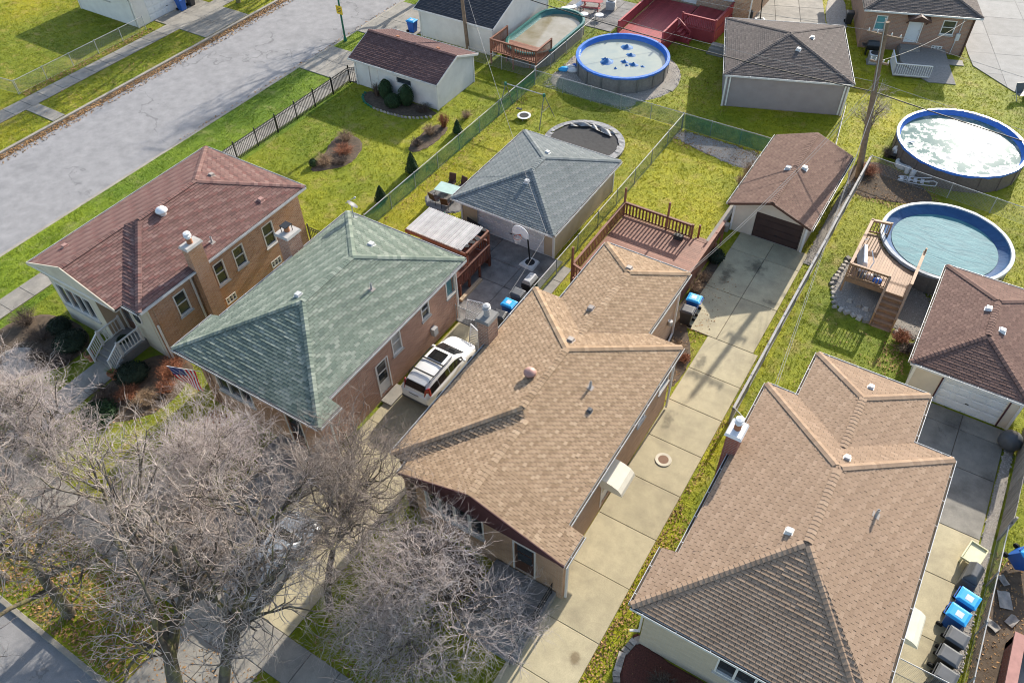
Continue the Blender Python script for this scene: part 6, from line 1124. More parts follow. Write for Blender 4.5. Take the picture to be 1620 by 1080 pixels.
MB().box(-.9, -.3, .3, .5, .3, .36).build('seat', M['plas_white'], t, local=True, bevel=.02); MB().hexa([(.5, -.3, .3), (1.05, -.3, .6), (1.05, .3, .6), (.5, .3, .3)], [(.48, -.3, .36), (1.02, -.3, .66), (1.02, .3, .66), (.48, .3, .36)]).build('backrest', M['plas_white'], t, local=True)
for x in (-.8, .45):
    for y in (-.25, .25): MB().box(x-.03, y-.03, 0, x+.03, y+.03, .3).build('leg', M['plas_white'], t, local=True)
def acunit(label, x, y, rz, s=.8, mat='gutter'):
    t = T('air_conditioner', label, 'air conditioner', (x, y, 0), rz, 'air conditioner units'); MB().box(-s/2, -s/2, .06, s/2, s/2, .8).build('cabinet', M[mat], t, local=True, bevel=.03); MB().lathe([(s*.42, .8), (s*.42, .84), (s*.36, .85), (.05, .86)], 18).build('fan_grille', M['iron'], t, local=True); MB().box(-s*.6, -s*.6, 0, s*.6, s*.6, .06).build('pad', M['walk'], t, local=True)
    lv = MB(); [lv.box(-s/2-.01, -s/2-.01, .14+i*.07, s/2+.01, s/2+.01, .155+i*.07) for i in range(9)]; lv.build('louvre_set', M['dkgalv'], t, local=True)
acunit('white air conditioner at the top edge beside the picnic table', -30.2, 64.2, .3); acunit('grey air conditioner beside the porch ramp of the upper right house', -7.7, 65.9, .33)
t = T('covered_grill', 'black barbecue against the wall of the upper right house', 'grill', (-8.2, 67.1, 0), .33); MB().box(-.5, -.28, .5, .5, .28, .85).box(-.85, -.25, .8, -.5, .25, .84).box(.5, -.25, .8, .85, .25, .84).build('firebox', M['iron'], t, local=True, bevel=.02); MB().hexa([(-.48, -.28, .86), (.48, -.28, .86), (.48, .28, .86), (-.48, .28, .86)], [(-.42, -.12, 1.15), (.42, -.12, 1.15), (.42, .16, 1.15), (-.42, .16, 1.15)]).build('lid', M['plas_black'], t, local=True, bevel=.04)
for x in (-.4, .4): MB().box(x-.03, -.22, 0, x+.03, .22, .5).build('leg', M['iron'], t, local=True)
bin_('dark green bin beside the pinkish side wall of the upper right house', -11.3, 71.6, .33, 'plas_black', 'plas_black')
t = T('folding_chair', 'grey folding garden chair with clutter at the upper right edge', 'chair', (3.1, 65.7, 0), .6); MB().box(-.3, -.3, .4, .3, .3, .44).build('seat', M['plas_grey'], t, local=True); MB().hexa([(-.3, .27, .44), (.3, .27, .44), (.3, .31, .44), (-.3, .31, .44)], [(-.3, .5, 1.05), (.3, .5, 1.05), (.3, .54, 1.05), (-.3, .54, 1.05)]).build('backrest', M['plas_grey'], t, local=True)
for sx in (-.3, .3): MB().tube((sx, -.35, 0), (sx, .4, .75), .02).tube((sx, .4, 0), (sx, -.3, .62), .02).build('leg', M['galv'], t, local=True)
t = T('garden_cart', 'grey garden cart parked by the folding chair at the upper right edge', 'cart', (3.9, 66.4, 0), -.4); MB().hexa([(-.4, -.3, .3), (.4, -.3, .3), (.4, .3, .3), (-.4, .3, .3)], [(-.55, -.4, .65), (.55, -.4, .65), (.55, .4, .65), (-.55, .4, .65)]).build('tray', M['gutter'], t, local=True)
for x in (-.35, .35):
    for y in (-.35, .35): MB().tube((x, y-.03, .15), (x, y+.03, .15), .15, n=12).build('wheel', M['rubber'], t, local=True)
MB().path([(.5, 0, .5), (1.0, 0, .9), (1.0, .25, .95)], .02).build('handle', M['iron'], t, local=True)
# bathing lounge on the pool deck
t = T('folding_lounger', 'white folding pool lounger leaning on the pool deck railing', 'sun lounger', (-1.75, 39.7, 1.15), .3); MB().hexa([(-.25, -.8, .05), (.3, -.8, .05), (.1, -.8, .75), (-.1, -.8, .8)], [(-.25, .7, .05), (.35, .7, .05), (.15, .7, .9), (-.05, .7, .95)]).build('frame', M['plas_white'], t, local=True, bevel=.05); MB().path([(.3, -.7, .1), (.55, -.3, .5), (.35, .2, .9), (.5, .6, .5)], .03).path([(-.1, .8, .1), (-.1, 1.1, .8), (.1, 1.0, 1.1)], .03).build('arm', M['plas_white'], t, local=True)
t = T('life_vest_heap', 'heap of blue and grey pool toys behind the front railing of the pool deck', 'pool toys', (-1.0, 38.6, 1.15))
for x, y, c in ((-.4, 0, 'plas_grey'), (0, .1, 'sid_mauve'), (.4, .0, 'plas_blue'), (.25, .25, 'black')): MB().lathe([(.0, 0), (.26, .03), (.28, .16), (.1, .28), (.0, .28)], 10, (x, y, 0), cap=False).build('toy', M[c], t, local=True, smooth=True)
# trampolines, swing
tr = T('ground_trampoline', 'large dark trampoline bed with torn silver edging behind the gray garage', 'trampoline', (-22.0, 43.9, 0)); n = 40; R0 = 2.85
MB().lathe([(R0, .02), (R0, .28), (R0-.05, .3)], n, cap=False).build('frame', M['dkgalv'], tr, local=True)
MB().lathe([(R0-.35, .27), (1.4, .23), (.0, .21)], n, cap=False).build('bed', M['black'], tr, local=True, smooth=True)
pd = MB(); rr = random.Random(5)
for i in range(n):
    a0, a1 = 2*math.pi*i/n, 2*math.pi*(i+1)/n; j = rr.uniform(0, .12); pd.add([((R0+.05)*math.cos(a0), (R0+.05)*math.sin(a0), .31), ((R0+.05)*math.cos(a1), (R0+.05)*math.sin(a1), .31), ((R0-.34-j)*math.cos(a1), (R0-.34-j)*math.sin(a1), .30+rr.uniform(0, .06)), ((R0-.34-j)*math.cos(a0), (R0-.34-j)*math.sin(a0), .30+rr.uniform(0, .06))], [(0, 1, 2, 3)])
pd.build('pad_ring', pm('silver pad cloth', (.30, .30, .30), (.10, .10, .105), 3, .6), tr, local=True)
for cx, cy, L_, a in ((-1.2, 1.9, 1.6, .5), (.5, 2.0, 1.8, -.2)):
    k = MB(); k.sheet(lambda u, v: (cx+(u-.5)*L_*math.cos(a)-(v-.5)*.55*math.sin(a), cy+(u-.5)*L_*math.sin(a)+(v-.5)*.55*math.cos(a), .34+.16*math.sin(u*9+v*4)*math.sin(v*3.1)), 12, 5); k.build('loose_pad', MC['silver pad cloth'], tr, local=True, smooth=True)
HPOLY.append(circ(-22, 43.9, 2.9, 2.9, 20))
t = T('mini_trampoline', 'small round exercise trampoline on the lawn by the swing frame', 'trampoline', (-27.54, 44.9, 0)); MB().lathe([(.5, .2), (.52, .23), (.36, .24), (.35, .22), (0, .2)], 20, cap=False).build('pad', M['plas_white'], t, local=True); MB().lathe([(.36, .225), (0, .215)], 20, cap=False).build('bed', M['black'], t, local=True)
for i in range(5): a = i*1.257; MB().tube((.45*math.cos(a), .45*math.sin(a), 0), (.45*math.cos(a), .45*math.sin(a), .2), .02).build('leg', M['galv'], t, local=True)
t = T('swing_set', 'swing frame with green corner brackets in front of the blue rimmed pool', 'swing set', (-27.6, 45.15, 0)); MB().tube((-1.65, 0, 2.2), (1.6, 0, 2.2), .035, n=8).build('top_bar', M['galv'], t, local=True)
for x in (-1.65, 1.6):
    MB().lathe([(.12, -.12), (.14, 0), (.1, .1)], 4, (x, 0, 2.2)).build('bracket', M['greenmetal'], t, local=True)
    for y in (-1.15, 1.05): MB().tube((x, 0, 2.2), (x+(.3 if x > 0 else -.05), y, 0), .03, n=8).build('leg', M['dkgalv'], t, local=True)
    MB().tube((x+(.15 if x > 0 else -.03), -.5, 1.1), (x+(.15 if x > 0 else -.03), .48, 1.1), .02).build('brace', M['dkgalv'], t, local=True)
for x in (-.5,): MB().tube((x-.2, 0, 2.2), (x-.2, 0, .5), .008, n=4).tube((x+.2, 0, 2.2), (x+.2, 0, .5), .008, n=4).box(x-.22, -.1, .46, x+.22, .1, .5).build('swing_seat', M['iron'], t, local=True)
# lattice and small yard objects
def lattice(label, a, b, h, lean=0.0):
    a, b = Vector((*a, 0)), Vector((*b, 0)); L = (b-a).length; d = (b-a).normalized(); t = T('lattice_panel', label, 'lattice', a, 0, 'white lattice panels'); m = MB(); Z = Vector((0, lean, 1))
    for s in (1, -1):
        k = -h
        while k < L:
            u0, u1 = max(k, 0), min(k+h, L)
            if u1-u0 > .03:
                z0, z1 = (u0-k, u1-k) if s > 0 else (h-(u0-k), h-(u1-k)); m.bar(d*u0+Z*z0+Vector((0, .006*s, 0)), d*u1+Z*z1+Vector((0, .006*s, 0)), .012, .045, up=(0, 0, 1))
            k += .16
    m.build('slat_weave', M['plas_white'], t, local=True, kind='stuff'); MB().bar(Vector((0, 0, 0)), Z*h, .05, .05).bar(d*L, d*L+Z*h, .05, .05).bar(Z*h, d*L+Z*h, .05, .05).bar(Z*.03, d*L+Z*.03, .05, .05).build('frame', M['plas_white'], t, local=True)
lattice('white lattice panel at the gate, nearer the green house', (-19.5, 25.3), (-18.6, 25.5), 1.25, .25); lattice('white lattice panel at the gate, nearer the tan chimney', (-18.3, 23.9), (-17.55, 23.6), 1.25, .2)
t = T('well_cover', 'round cream rimmed well cover set in the middle driveway', 'manhole cover', (-6.0, 22.25, .05)); MB().lathe([(.4, 0), (.39, .035), (.25, .03), (.24, .02)], 28, cap=False).build('ring', M['stucco'], t, local=True); MB().lathe([(.25, 0), (.25, .03), (.0, .032)], 24, cap=False).build('lid', M['brownfascia'] if 0 else pm('rusty lid', (.22, .13, .085), None, 8, .8), t, local=True)
for k, (x, y) in enumerate(((-35.25, 12.3), (-33.05, 12.05))):
    t = T('plant_pot', ['terracotta pot of spiky grass left of the red house steps', 'terracotta pot of spiky grass right of the red house steps'][k], 'plant pot', (x, y, 0), 0, 'potted plants'); MB().lathe([(.16, 0), (.13, .1), (.24, .45), (.27, .45), (.27, .52), (.22, .52), (.22, .46), (0, .46)], 18, cap=False).build('pot', M['terracotta'], t, local=True); s_ = MB()
    for i in range(46): a = rnd.uniform(0, 6.28); e = rnd.uniform(.3, 1.2); L_ = rnd.uniform(.3, .55); d = Vector((math.cos(a)*math.cos(e), math.sin(a)*math.cos(e), math.sin(e))); sd_ = Vector((-math.sin(a), math.cos(a), 0))*.013; b = Vector((0, 0, .46)); s_.add([b-sd_, b+sd_, b+d*L_], [(0, 1, 2)], rnd.random())
    s_.build('leaves', M['spike'], t, local=True)
t = T('wreath_mat', 'dark round wreath lying on the red house porch', 'wreath', (-34.3, 13.9, .6)); ring_ = [(.26*math.cos(i*.523), .26*math.sin(i*.523), .07) for i in range(12)]; MB().path(ring_, .09, 7, True).build('ring', M['yew'], t, local=True); s_ = MB()
for i in range(220): a = rnd.uniform(0, 6.28); q = Vector((.26*math.cos(a), .26*math.sin(a), .07))+Vector((rnd.gauss(0, .05), rnd.gauss(0, .05), rnd.gauss(0.03, .04))); s_.add([q, q+Vector((rnd.uniform(-.06, .06), rnd.uniform(-.06, .06), .04)), q+Vector((rnd.uniform(-.06, .06), rnd.uniform(-.06, .06), .01))], [(0, 1, 2)], rnd.random())
s_.build('foliage', M['evergreen'], t, local=True)
# flag on its pole at the green house corner
t = T('flag', 'red white and blue striped flag hanging at the front corner of the green house', 'flag', (-27.35, 13.7, 2.3)); MB().tube((0, 0, 0), (-1.12, -.92, .66), .018).build('flagpole', M['plas_white'], t, local=True)
fm, n_, l_, b_ = _new('flag cloth', .8, .1); uvn = n_.new('ShaderNodeAttribute'); uvn.attribute_name = 'tint'
fr = _ramp(n_, l_, uvn.outputs['Fac'], [(0, (.72, .02, .035)), (.4, (.85, .85, .85)), (.8, (.015, .025, .20))]); n_[fr.node.name].color_ramp.interpolation = 'CONSTANT'; l_.new(fr, b_.inputs['Base Color'])
NS, NU = 13, 24; fl = MB(); P0, P1 = Vector((-.2, -.17, .12)), Vector((-1.1, -.9, .65))
def fpt(u, v):   # u along the hanging length, v across the stripes
    a = P0.lerp(P1, 1-v); return a+Vector((.07*math.sin(u*5+v*3)*u, -.10*math.sin(u*4+v*5)*u, -1.5*u*(.9+.1*v)))+Vector((.25*u*(1-v), .22*u*(1-v), 0))*.9
for j in range(NS):
    for i in range(NU):
        u0, u1, v0, v1 = i/NU, (i+1)/NU, j/NS, (j+1)/NS; c = .9 if (u0 < .4 and v0 < 7/13-.01) else (0.1 if j % 2 == 0 else .5); fl.add([fpt(u0, v0), fpt(u1, v0), fpt(u1, v1), fpt(u0, v1)], [(0, 1, 2, 3)], c)
fo = fl.build('cloth', fm, t, local=True); st_ = MB()
for a in range(9):
    for b in range(6 if a % 2 == 0 else 5):
        c = fpt((b+.5+(.5 if a % 2 else 0))*.4/6.2, (a+.7)*(7/13)/9.6); q = [(c+Vector((r_*math.cos(k_*math.pi/5)*.7, r_*math.cos(k_*math.pi/5)*.7, r_*math.sin(k_*math.pi/5)))) for k_ in range(10) for r_ in ((.026,) if k_ % 2 == 0 else (.011,))]; nn = Vector((.62, -.75, .1))*.006; st_.add([p+nn for p in q], [tuple(range(10))], .5); st_.add([p-nn for p in q], [tuple(range(10))], .5)
st_.build('stars', fm, fo, local=True)
# curved paver edging in front of the brown roofed house
t = T('paver_edging', 'curved pale paver edging round the mulch bed of the brown roofed house', 'edging', (-2.5, 12, 0)); C_ = [(-2.85, 14.1), (-3.35, 13.5), (-3.5, 12.8), (-3.35, 12.0), (-2.9, 11.2), (-2.2, 10.6), (-1.3, 10.3), (-.2, 10.15)]
sm = MB().box(-.1, -.14, 0, .1, .14, .14).mesh('paver', M['stone']); seg = []
for a, b in zip(C_, C_[1:]):
    n = max(1, round(math.dist(a, b)/.215))
    for i in range(n): seg.append((a[0]+(b[0]-a[0])*i/n, a[1]+(b[1]-a[1])*i/n, math.atan2(b[1]-a[1], b[0]-a[0])))
for x, y, a in seg: piece('paver', sm, t, Matrix.Translation((x, y, rnd.uniform(0, .012))) @ Matrix.Rotation(a+rnd.uniform(-.05, .05), 4, 'Z'))
t = T('stone_edging', 'loose stone edging round the gravel under the pool deck', 'edging', (-2, 38, 0)); sm = MB().hexa([(-.17, -.12, 0), (.16, -.13, 0), (.17, .12, 0), (-.15, .13, 0)], [(-.12, -.09, .13), (.12, -.08, .15), (.11, .09, .14), (-.11, .08, .12)]).mesh('stone', M['stone'])
for a, b in zip([(-2.6, 41.2), (-2.8, 38.6), (-2.1, 36.75), (-.3, 36.5), (1.4, 36.5), (2.3, 35.9)], [(-2.8, 38.6), (-2.1, 36.75), (-.3, 36.5), (-.3, 36.5), (2.3, 35.9), (2.6, 36.4)]):
    n = max(1, int(math.dist(a, b)/.34))
    for i in range(n): piece('stone', sm, t, Matrix.Translation((a[0]+(b[0]-a[0])*i/n, a[1]+(b[1]-a[1])*i/n, 0)) @ Matrix.Rotation(rnd.uniform(0, 6), 4, 'Z') @ Matrix.Scale(rnd.uniform(.8, 1.25), 4))
for k, (x, y) in enumerate(((-1.5, 37.6), (-.95, 37.45), (-.55, 37.4))):
    tag(MB().hexa([(x-.2, y-.15, 0), (x+.18, y-.16, 0), (x+.2, y+.14, 0), (x-.17, y+.15, 0)], [(x-.1, y-.08, .24), (x+.1, y-.07, .22), (x+.09, y+.08, .25), (x-.1, y+.07, .21)]).build('boulder', M['stone'], bevel=.04), ['pale boulder on the gravel below the pool deck, leftmost of three', 'pale boulder on the gravel below the pool deck, middle of three', 'pale boulder on the gravel below the pool deck, rightmost of three'][k], 'boulder', 'pale boulders')
t = T('planter_stand', 'black wire rack against the wing of the brown roofed house', 'rack', (3.75, 26.9, 0)); k = MB()
for z in (.3, .8, 1.3): k.box(-.3, -.7, z, .3, .7, z+.03)
k.build('shelf', M['iron'], t, local=True)
for x in (-.28, .28):
    for y in (-.68, .68): MB().box(x-.02, y-.02, 0, x+.02, y+.02, 1.6).build('upright', M['iron'], t, local=True)
for k, (x, y, r_, s_) in enumerate(((9.0, 23.1, .3, .5), (8.75, 21.7, 1.1, .35), (9.4, 22.3, -.4, .35), (8.8, 24.0, .8, .3))):
    tag(MB().sheet(lambda u, v: (x+(u-.5)*s_*math.cos(r_)-(v-.5)*s_*1.6*math.sin(r_), y+(u-.5)*s_*math.sin(r_)+(v-.5)*s_*1.6*math.cos(r_), .10+.035*math.sin(u*7+k)*math.sin(v*5)), 8, 8).build('tarp_scrap', M['greywood'], smooth=True), ['torn grey tarp scrap in the right edge bed, beside the black barbecue', 'torn tarp scrap in the right edge bed, beside the upper blue bin', 'torn tarp scrap lying furthest right in the littered bed', 'torn grey tarp scrap nearest the tipped blue bin'][k], 'tarp', 'tarp scraps')
# ================================================================ CARS
def car(label, x, y, rz, paint, suv=True):
    t = T('parked_car', label, 'car', (x, y, 0), rz, 'cars parked on the side drive'); s = 1.0 if suv else .86; k = 0 if suv else -.06
    st = [(-2.28, .72, .42, .92+k), (-2.2, .85, .32, 1.0+k), (-1.9, .9, .27, 1.03+k), (-1.4, .915, .25, 1.03+k), (0, .915, .25, 1.0+k), (1.0, .915, .25, .99+k), (1.35, .9, .25, .98+k), (1.8, .87, .27, .91+k), (2.1, .8, .3, .82+k), (2.24, .68, .36, .72+k), (2.29, .5, .42, .62+k)]
    ring = lambda y_, w_, a, b: [(-w_*.9, y_, a), (-w_, y_, a+.16), (-w_, y_, b-.2), (-w_*.965, y_, b-.06), (-w_*.86, y_, b), (-w_*.4, y_, b+.025), (w_*.4, y_, b+.025), (w_*.86, y_, b), (w_*.965, y_, b-.06), (w_, y_, b-.2), (w_, y_, a+.16), (w_*.9, y_, a)]
    def loft(rings):
        n = len(rings[0]); m = MB(); m.add([p for r in rings for p in r], [(j*n+i, j*n+i+1, (j+1)*n+i+1, (j+1)*n+i) for j in range(len(rings)-1) for i in range(n-1)]+[tuple(range(n))[::-1], tuple((len(rings)-1)*n+i for i in range(n))]); return m
    loft([ring(*a) for a in st]).build('body', M[paint], t, local=True, smooth=True)
    if suv: cs = [(-2.2, .83, 1.02), (-2.02, .7, 1.38), (-1.86, .62, 1.56), (-1.5, .65, 1.64), (-.6, .67, 1.68), (.15, .66, 1.665), (.45, .64, 1.60), (.9, .70, 1.34), (1.38, .80, 1.0)]
    else: cs = [(-1.75, .8, .98), (-1.3, .66, 1.25), (-.9, .6, 1.39), (-.3, .63, 1.43), (.25, .62, 1.41), (.6, .62, 1.3), (1.2, .78, .96)]
    b0 = .99+k; wb = .875
    def cr(y_, wt, zt): f = max(0, zt-.1-b0); return [(-wb, y_, b0-.04), (-(wt+(wb-wt)*.25), y_, b0+f*.85), (-wt*.93, y_, zt-.025), (-wt*.5, y_, zt), (wt*.5, y_, zt), (wt*.93, y_, zt-.025), (wt+(wb-wt)*.25, y_, b0+f*.85), (wb, y_, b0-.04)]
    loft([cr(*a) for a in cs]).build('cabin', M[paint], t, local=True, smooth=True)
    def at(y_):
        for a, b in zip(cs, cs[1:]):
            if a[0] <= y_ <= b[0]: f = (y_-a[0])/(b[0]-a[0]); return a[1]+(b[1]-a[1])*f, a[2]+(b[2]-a[2])*f
    def sidept(y_, v, sg):   # v 0..1 from belt to roof edge
        wt, zt = at(y_); f = max(.02, zt-.1-b0); xo = wb+((wt+(wb-wt)*.25)-wb)*v; return (sg*(xo+.012), y_, b0-.04+(f*.85+.04)*v)
    wins = [(-1.92, -1.22), (-1.17, -.3), (-.25, .88)] if suv else [(-1.15, -.45), (-.38, .5)]
    for sg in (-1, 1):
        for a, b in wins:
            m = MB(); n_ = 4
            for i in range(n_):
                y0, y1 = a+(b-a)*i/n_, a+(b-a)*(i+1)/n_; m.quad(sidept(y0, .16, sg), sidept(y1, .16, sg), sidept(y1, .9, sg), sidept(y0, .9, sg))
            m.build('side_window', M['glass_dark'], t, local=True)
        mm = MB().hexa([(sg*.9, .78, 1.0), (sg*1.08, .76, 1.0), (sg*1.08, .9, 1.0), (sg*.9, .92, 1.0)], [(sg*.9, .78, 1.12), (sg*1.08, .76, 1.14), (sg*1.06, .88, 1.14), (sg*.9, .9, 1.12)]).build('wing_mirror', M[paint], t, local=True, bevel=.02)
    def glass(ya, yb, ua, ub, name):
        (wa, za), (w2_, zb) = at(ya), at(yb); o = .014; sgn = 1 if (zb < za) else -1
        nz = Vector((0, abs(za-zb)*(1 if name == 'windscreen' else -1), abs(yb-ya))).normalized()*o; m = MB(); n_ = 6
        for i in range(n_):
            f0, f1 = i/n_, (i+1)/n_; y0, y1 = ya+(yb-ya)*f0, ya+(yb-ya)*f1; (w0, z0), (w1, z1) = at(y0), at(y1)
            m.quad((-w0*ua, y0+nz.y, z0+nz.z), (w0*ua, y0+nz.y, z0+nz.z), (w1*ub, y1+nz.y, z1+nz.z), (-w1*ub, y1+nz.y, z1+nz.z))
        m.build(name, M['glass_dark'], t, local=True)
    glass(.5 if suv else .62, 1.27 if suv else 1.12, .88, .9, 'windscreen'); glass(-2.13 if suv else -1.68, -1.9 if suv else -.95, .86, .84, 'rear_window')
    wm_ = MB().lathe([(.2, -.11), (.33, -.11), (.35, -.06), (.35, .06), (.33, .11), (.2, .11)], 20, cap=False)
    for sx in (-1, 1):
        for yy in (-1.38, 1.38):
            wv = MB(); wv.add([(z_+sx*.82, y_+yy, x_+.345) for x_, y_, z_ in wm_.v], wm_.f); wh = wv.build('wheel', M['rubber'], t, local=True, smooth=True)
            rv = MB(); q = MB().lathe([(.21, .0), (.21, .09), (.12, .07), (.05, .1), (0, .1)], 12, cap=False); rv.add([(sx*(z_+.82), y_+yy, x_+.345) for x_, y_, z_ in q.v], q.f); rv.build('rim', M['chrome'], wh, local=True)
        zt = .98 if suv else .72
        MB().hexa([(sx*.60, -2.24, zt), (sx*.87, -2.02, zt), (sx*.87, -1.9, zt), (sx*.62, -2.1, zt)], [(sx*.60, -2.1, zt+(.42 if suv else .16)), (sx*.76, -1.98, zt+(.46 if suv else .16)), (sx*.76, -1.86, zt+(.46 if suv else .16)), (sx*.6, -2.0, zt+(.42 if suv else .16))]).build('tail_light', M['redlens'], t, local=True, bevel=.02)
        MB().hexa([(sx*.45, 2.27, .6), (sx*.8, 2.12, .62), (sx*.84, 1.85, .8), (sx*.5, 2.1, .78)], [(sx*.45, 2.25, .68), (sx*.8, 2.08, .72), (sx*.84, 1.8, .87), (sx*.5, 2.0, .84)]).build('headlight', M['clearlens'], t, local=True)
    MB().box(-.26, -2.31, .72, .26, -2.285, .85).build('number_plate', M['plas_white'], t, local=True); MB().box(-.8, -2.3, .34, .8, -2.2, .5).build('rear_bumper', M['plas_grey'] if suv else M[paint], t, local=True, bevel=.03); MB().box(-.3, -2.30, .9, .3, -2.27, .94).build('boot_trim', M['chrome'], t, local=True)
    if suv:
        MB().hexa([(-.44, -.38, 1.70), (.44, -.38, 1.70), (.43, .28, 1.685), (-.43, .28, 1.685)], [(-.42, -.36, 1.712), (.42, -.36, 1.712), (.41, .26, 1.70), (-.41, .26, 1.70)]).build('sunroof', M['glass_dark'], t, local=True)
        for yy in (-1.35, -.52): MB().bar((-.66, yy, 1.73), (.66, yy, 1.73), .07, .035).build('roof_bar', M['iron'], t, local=True)
        for sx in (-1, 1): MB().path([(sx*.63, -1.75, 1.63), (sx*.65, -1.6, 1.70), (sx*.66, .2, 1.73), (sx*.64, .38, 1.66)], .022).build('roof_rail', M['iron'], t, local=True)
        MB().hexa([(-.56, -2.0, 1.56), (.56, -2.0, 1.56), (.58, -1.78, 1.60), (-.58, -1.78, 1.60)], [(-.54, -1.98, 1.59), (.54, -1.98, 1.59), (.56, -1.78, 1.645), (-.56, -1.78, 1.645)]).build('spoiler', M[paint], t, local=True)
    return t
car('white SUV with roof bars and sunroof parked beside the green roofed house', -18.2, 21.1, 0, 'paint_white'); car('blue grey car half hidden by bare twigs on the side drive', -18.1, 8.6, 0, 'paint_grey', False)
# ================================================================ SHRUBS
def tris(name, n, parent, mat, fn, size):
    """n leaf sized faces placed by fn -> (point, normal-ish direction)"""
    m = MB()
    for _ in range(n):
        p = Vector(fn()); a = Vector((rnd.gauss(0, 1), rnd.gauss(0, 1), rnd.gauss(0, 1))).normalized(); b = a.cross(Vector((rnd.gauss(0, 1), rnd.gauss(0, 1), rnd.gauss(0, 1)))).normalized(); s = size*rnd.uniform(.6, 1.3); m.add([p-a*s*.5, p+b*s*.35, p+a*s*.5, p-b*s*.35], [(0, 1, 2, 3)], rnd.random())
    return m.build(name, mat, parent, local=True)
def shrub(label, x, y, r, h, mat='evergreen', shape='ball', n=1400, leaf=.09, cat='shrub', group='evergreen shrubs'):
    t = T('evergreen_shrub', label, cat, (x, y, 0), rnd.uniform(0, 6), group); lump = [(rnd.uniform(0, 6.28), rnd.uniform(.1, .9), rnd.uniform(.85, 1.12)) for _ in range(9)]
    def prof(v): return math.sin(math.pi*min(1, max(0, (v*.92+.08))))**.6 if shape == 'ball' else (1-v)**.75*min(1, v*6+.35)
    core = MB().lathe([(r*.86*prof(j/7), h*.94*j/7) for j in range(8)], 14).build('core', M[mat], t, local=True, smooth=True)
    def fn():
        v = rnd.random()**(.9 if shape == 'ball' else 1.4); a = rnd.uniform(0, 6.28); k = 1.0
        for la, lv, ls in lump:
            d = abs((a-la+math.pi) % 6.283-math.pi)+abs(v-lv)*3
            if d < .6: k = ls
        q = r*prof(v)*k*(1-.22*rnd.random()**2); return (q*math.cos(a), q*math.sin(a), h*v)
    tris('foliage', n, t, M[mat], fn, leaf); MB().tube((0, 0, 0), (0, 0, h*.4), .05, .03).build('stem', M['branch'], t, local=True); return t
shrub('tall rounded evergreen shrub by the garage window, left one', -38.15, 42.0, .55, 1.6); shrub('tall rounded evergreen shrub by the garage window, right one', -36.2, 42.0, .58, 1.7); shrub('low ball shaped evergreen between the two tall shrubs', -36.95, 41.3, .65, 1.1)
shrub('cone shaped evergreen by the green fence, nearest the house', -30.4, 31.5, .5, 1.25, shape='cone', n=1000); shrub('cone shaped evergreen by the green fence, middle one', -30.6, 35.2, .55, 1.6, shape='cone', n=1100); shrub('small cone evergreen by the green fence, furthest one', -30.7, 40.8, .42, 1.05, shape='cone', n=800); shrub('small evergreen at the brown garden bed in the corner lawn', -37.0, 32.3, .3, .55, n=500)
shrub('dark yew shrub behind the cedar deck stairs', -9.35, 37.0, .55, .9, 'yew', n=900); shrub('dark yew mound under the red house picture window', -37.0, 12.4, .95, .9, 'yew', n=1600); shrub('dark yew mound beside the red house steps', -32.2, 12.6, .9, .8, 'yew', n=1500)
shrub('spreading dark juniper beside the red house path', -31.6, 9.9, 1.0, .55, 'evergreen', n=1700, leaf=.12); shrub('dark yew at the left of the red house window', -38.6, 12.9, .7, .8, 'yew', n=1100)
def dry(label, x, y, r, h, mat, n=260, group='dry winter shrubs', leaves=0, lmat=None, name='dry_shrub', cat='shrub', wdt=.012):
    """fan of thin stems, each with side shoots"""
    t = T(name, label, cat, (x, y, 0), 0, group); m = MB()
    tips = []
    for _ in range(n):
        a = rnd.uniform(0, 6.28); q = r*.35*math.sqrt(rnd.random()); b = Vector((q*math.cos(a), q*math.sin(a), 0)); out = rnd.uniform(.2, 1.0); tip = b+Vector((math.cos(a)*r*out*.75, math.sin(a)*r*out*.75, h*rnd.uniform(.55, 1.05)*(1.15-.4*out))); mid = b.lerp(tip, .5)+Vector((0, 0, h*.1)); sd_ = Vector((-math.sin(a), math.cos(a), rnd.uniform(-.5, .5)))*wdt
        m.add([b-sd_, b+sd_, mid+sd_*.8, mid-sd_*.8], [(0, 1, 2, 3)], rnd.random()); m.add([mid-sd_*.8, mid+sd_*.8, tip], [(0, 1, 2)], rnd.random()); tips.append((mid, tip))
        for _k in range(3):
            c = mid.lerp(tip, rnd.random()); e = c+Vector((rnd.gauss(0, .3)*r, rnd.gauss(0, .3)*r, rnd.uniform(.02, .25)*h)); m.add([c-sd_*.6, c+sd_*.6, e], [(0, 1, 2)], rnd.random())
    m.build('stems', M[mat], t, local=True)
    if leaves: tris('leaves', leaves, t, M[lmat or mat], lambda: (lambda k: k[0].lerp(k[1], rnd.random())+Vector((rnd.gauss(0, .05), rnd.gauss(0, .05), rnd.gauss(0, .05))))(rnd.choice(tips)), .07)
    return t
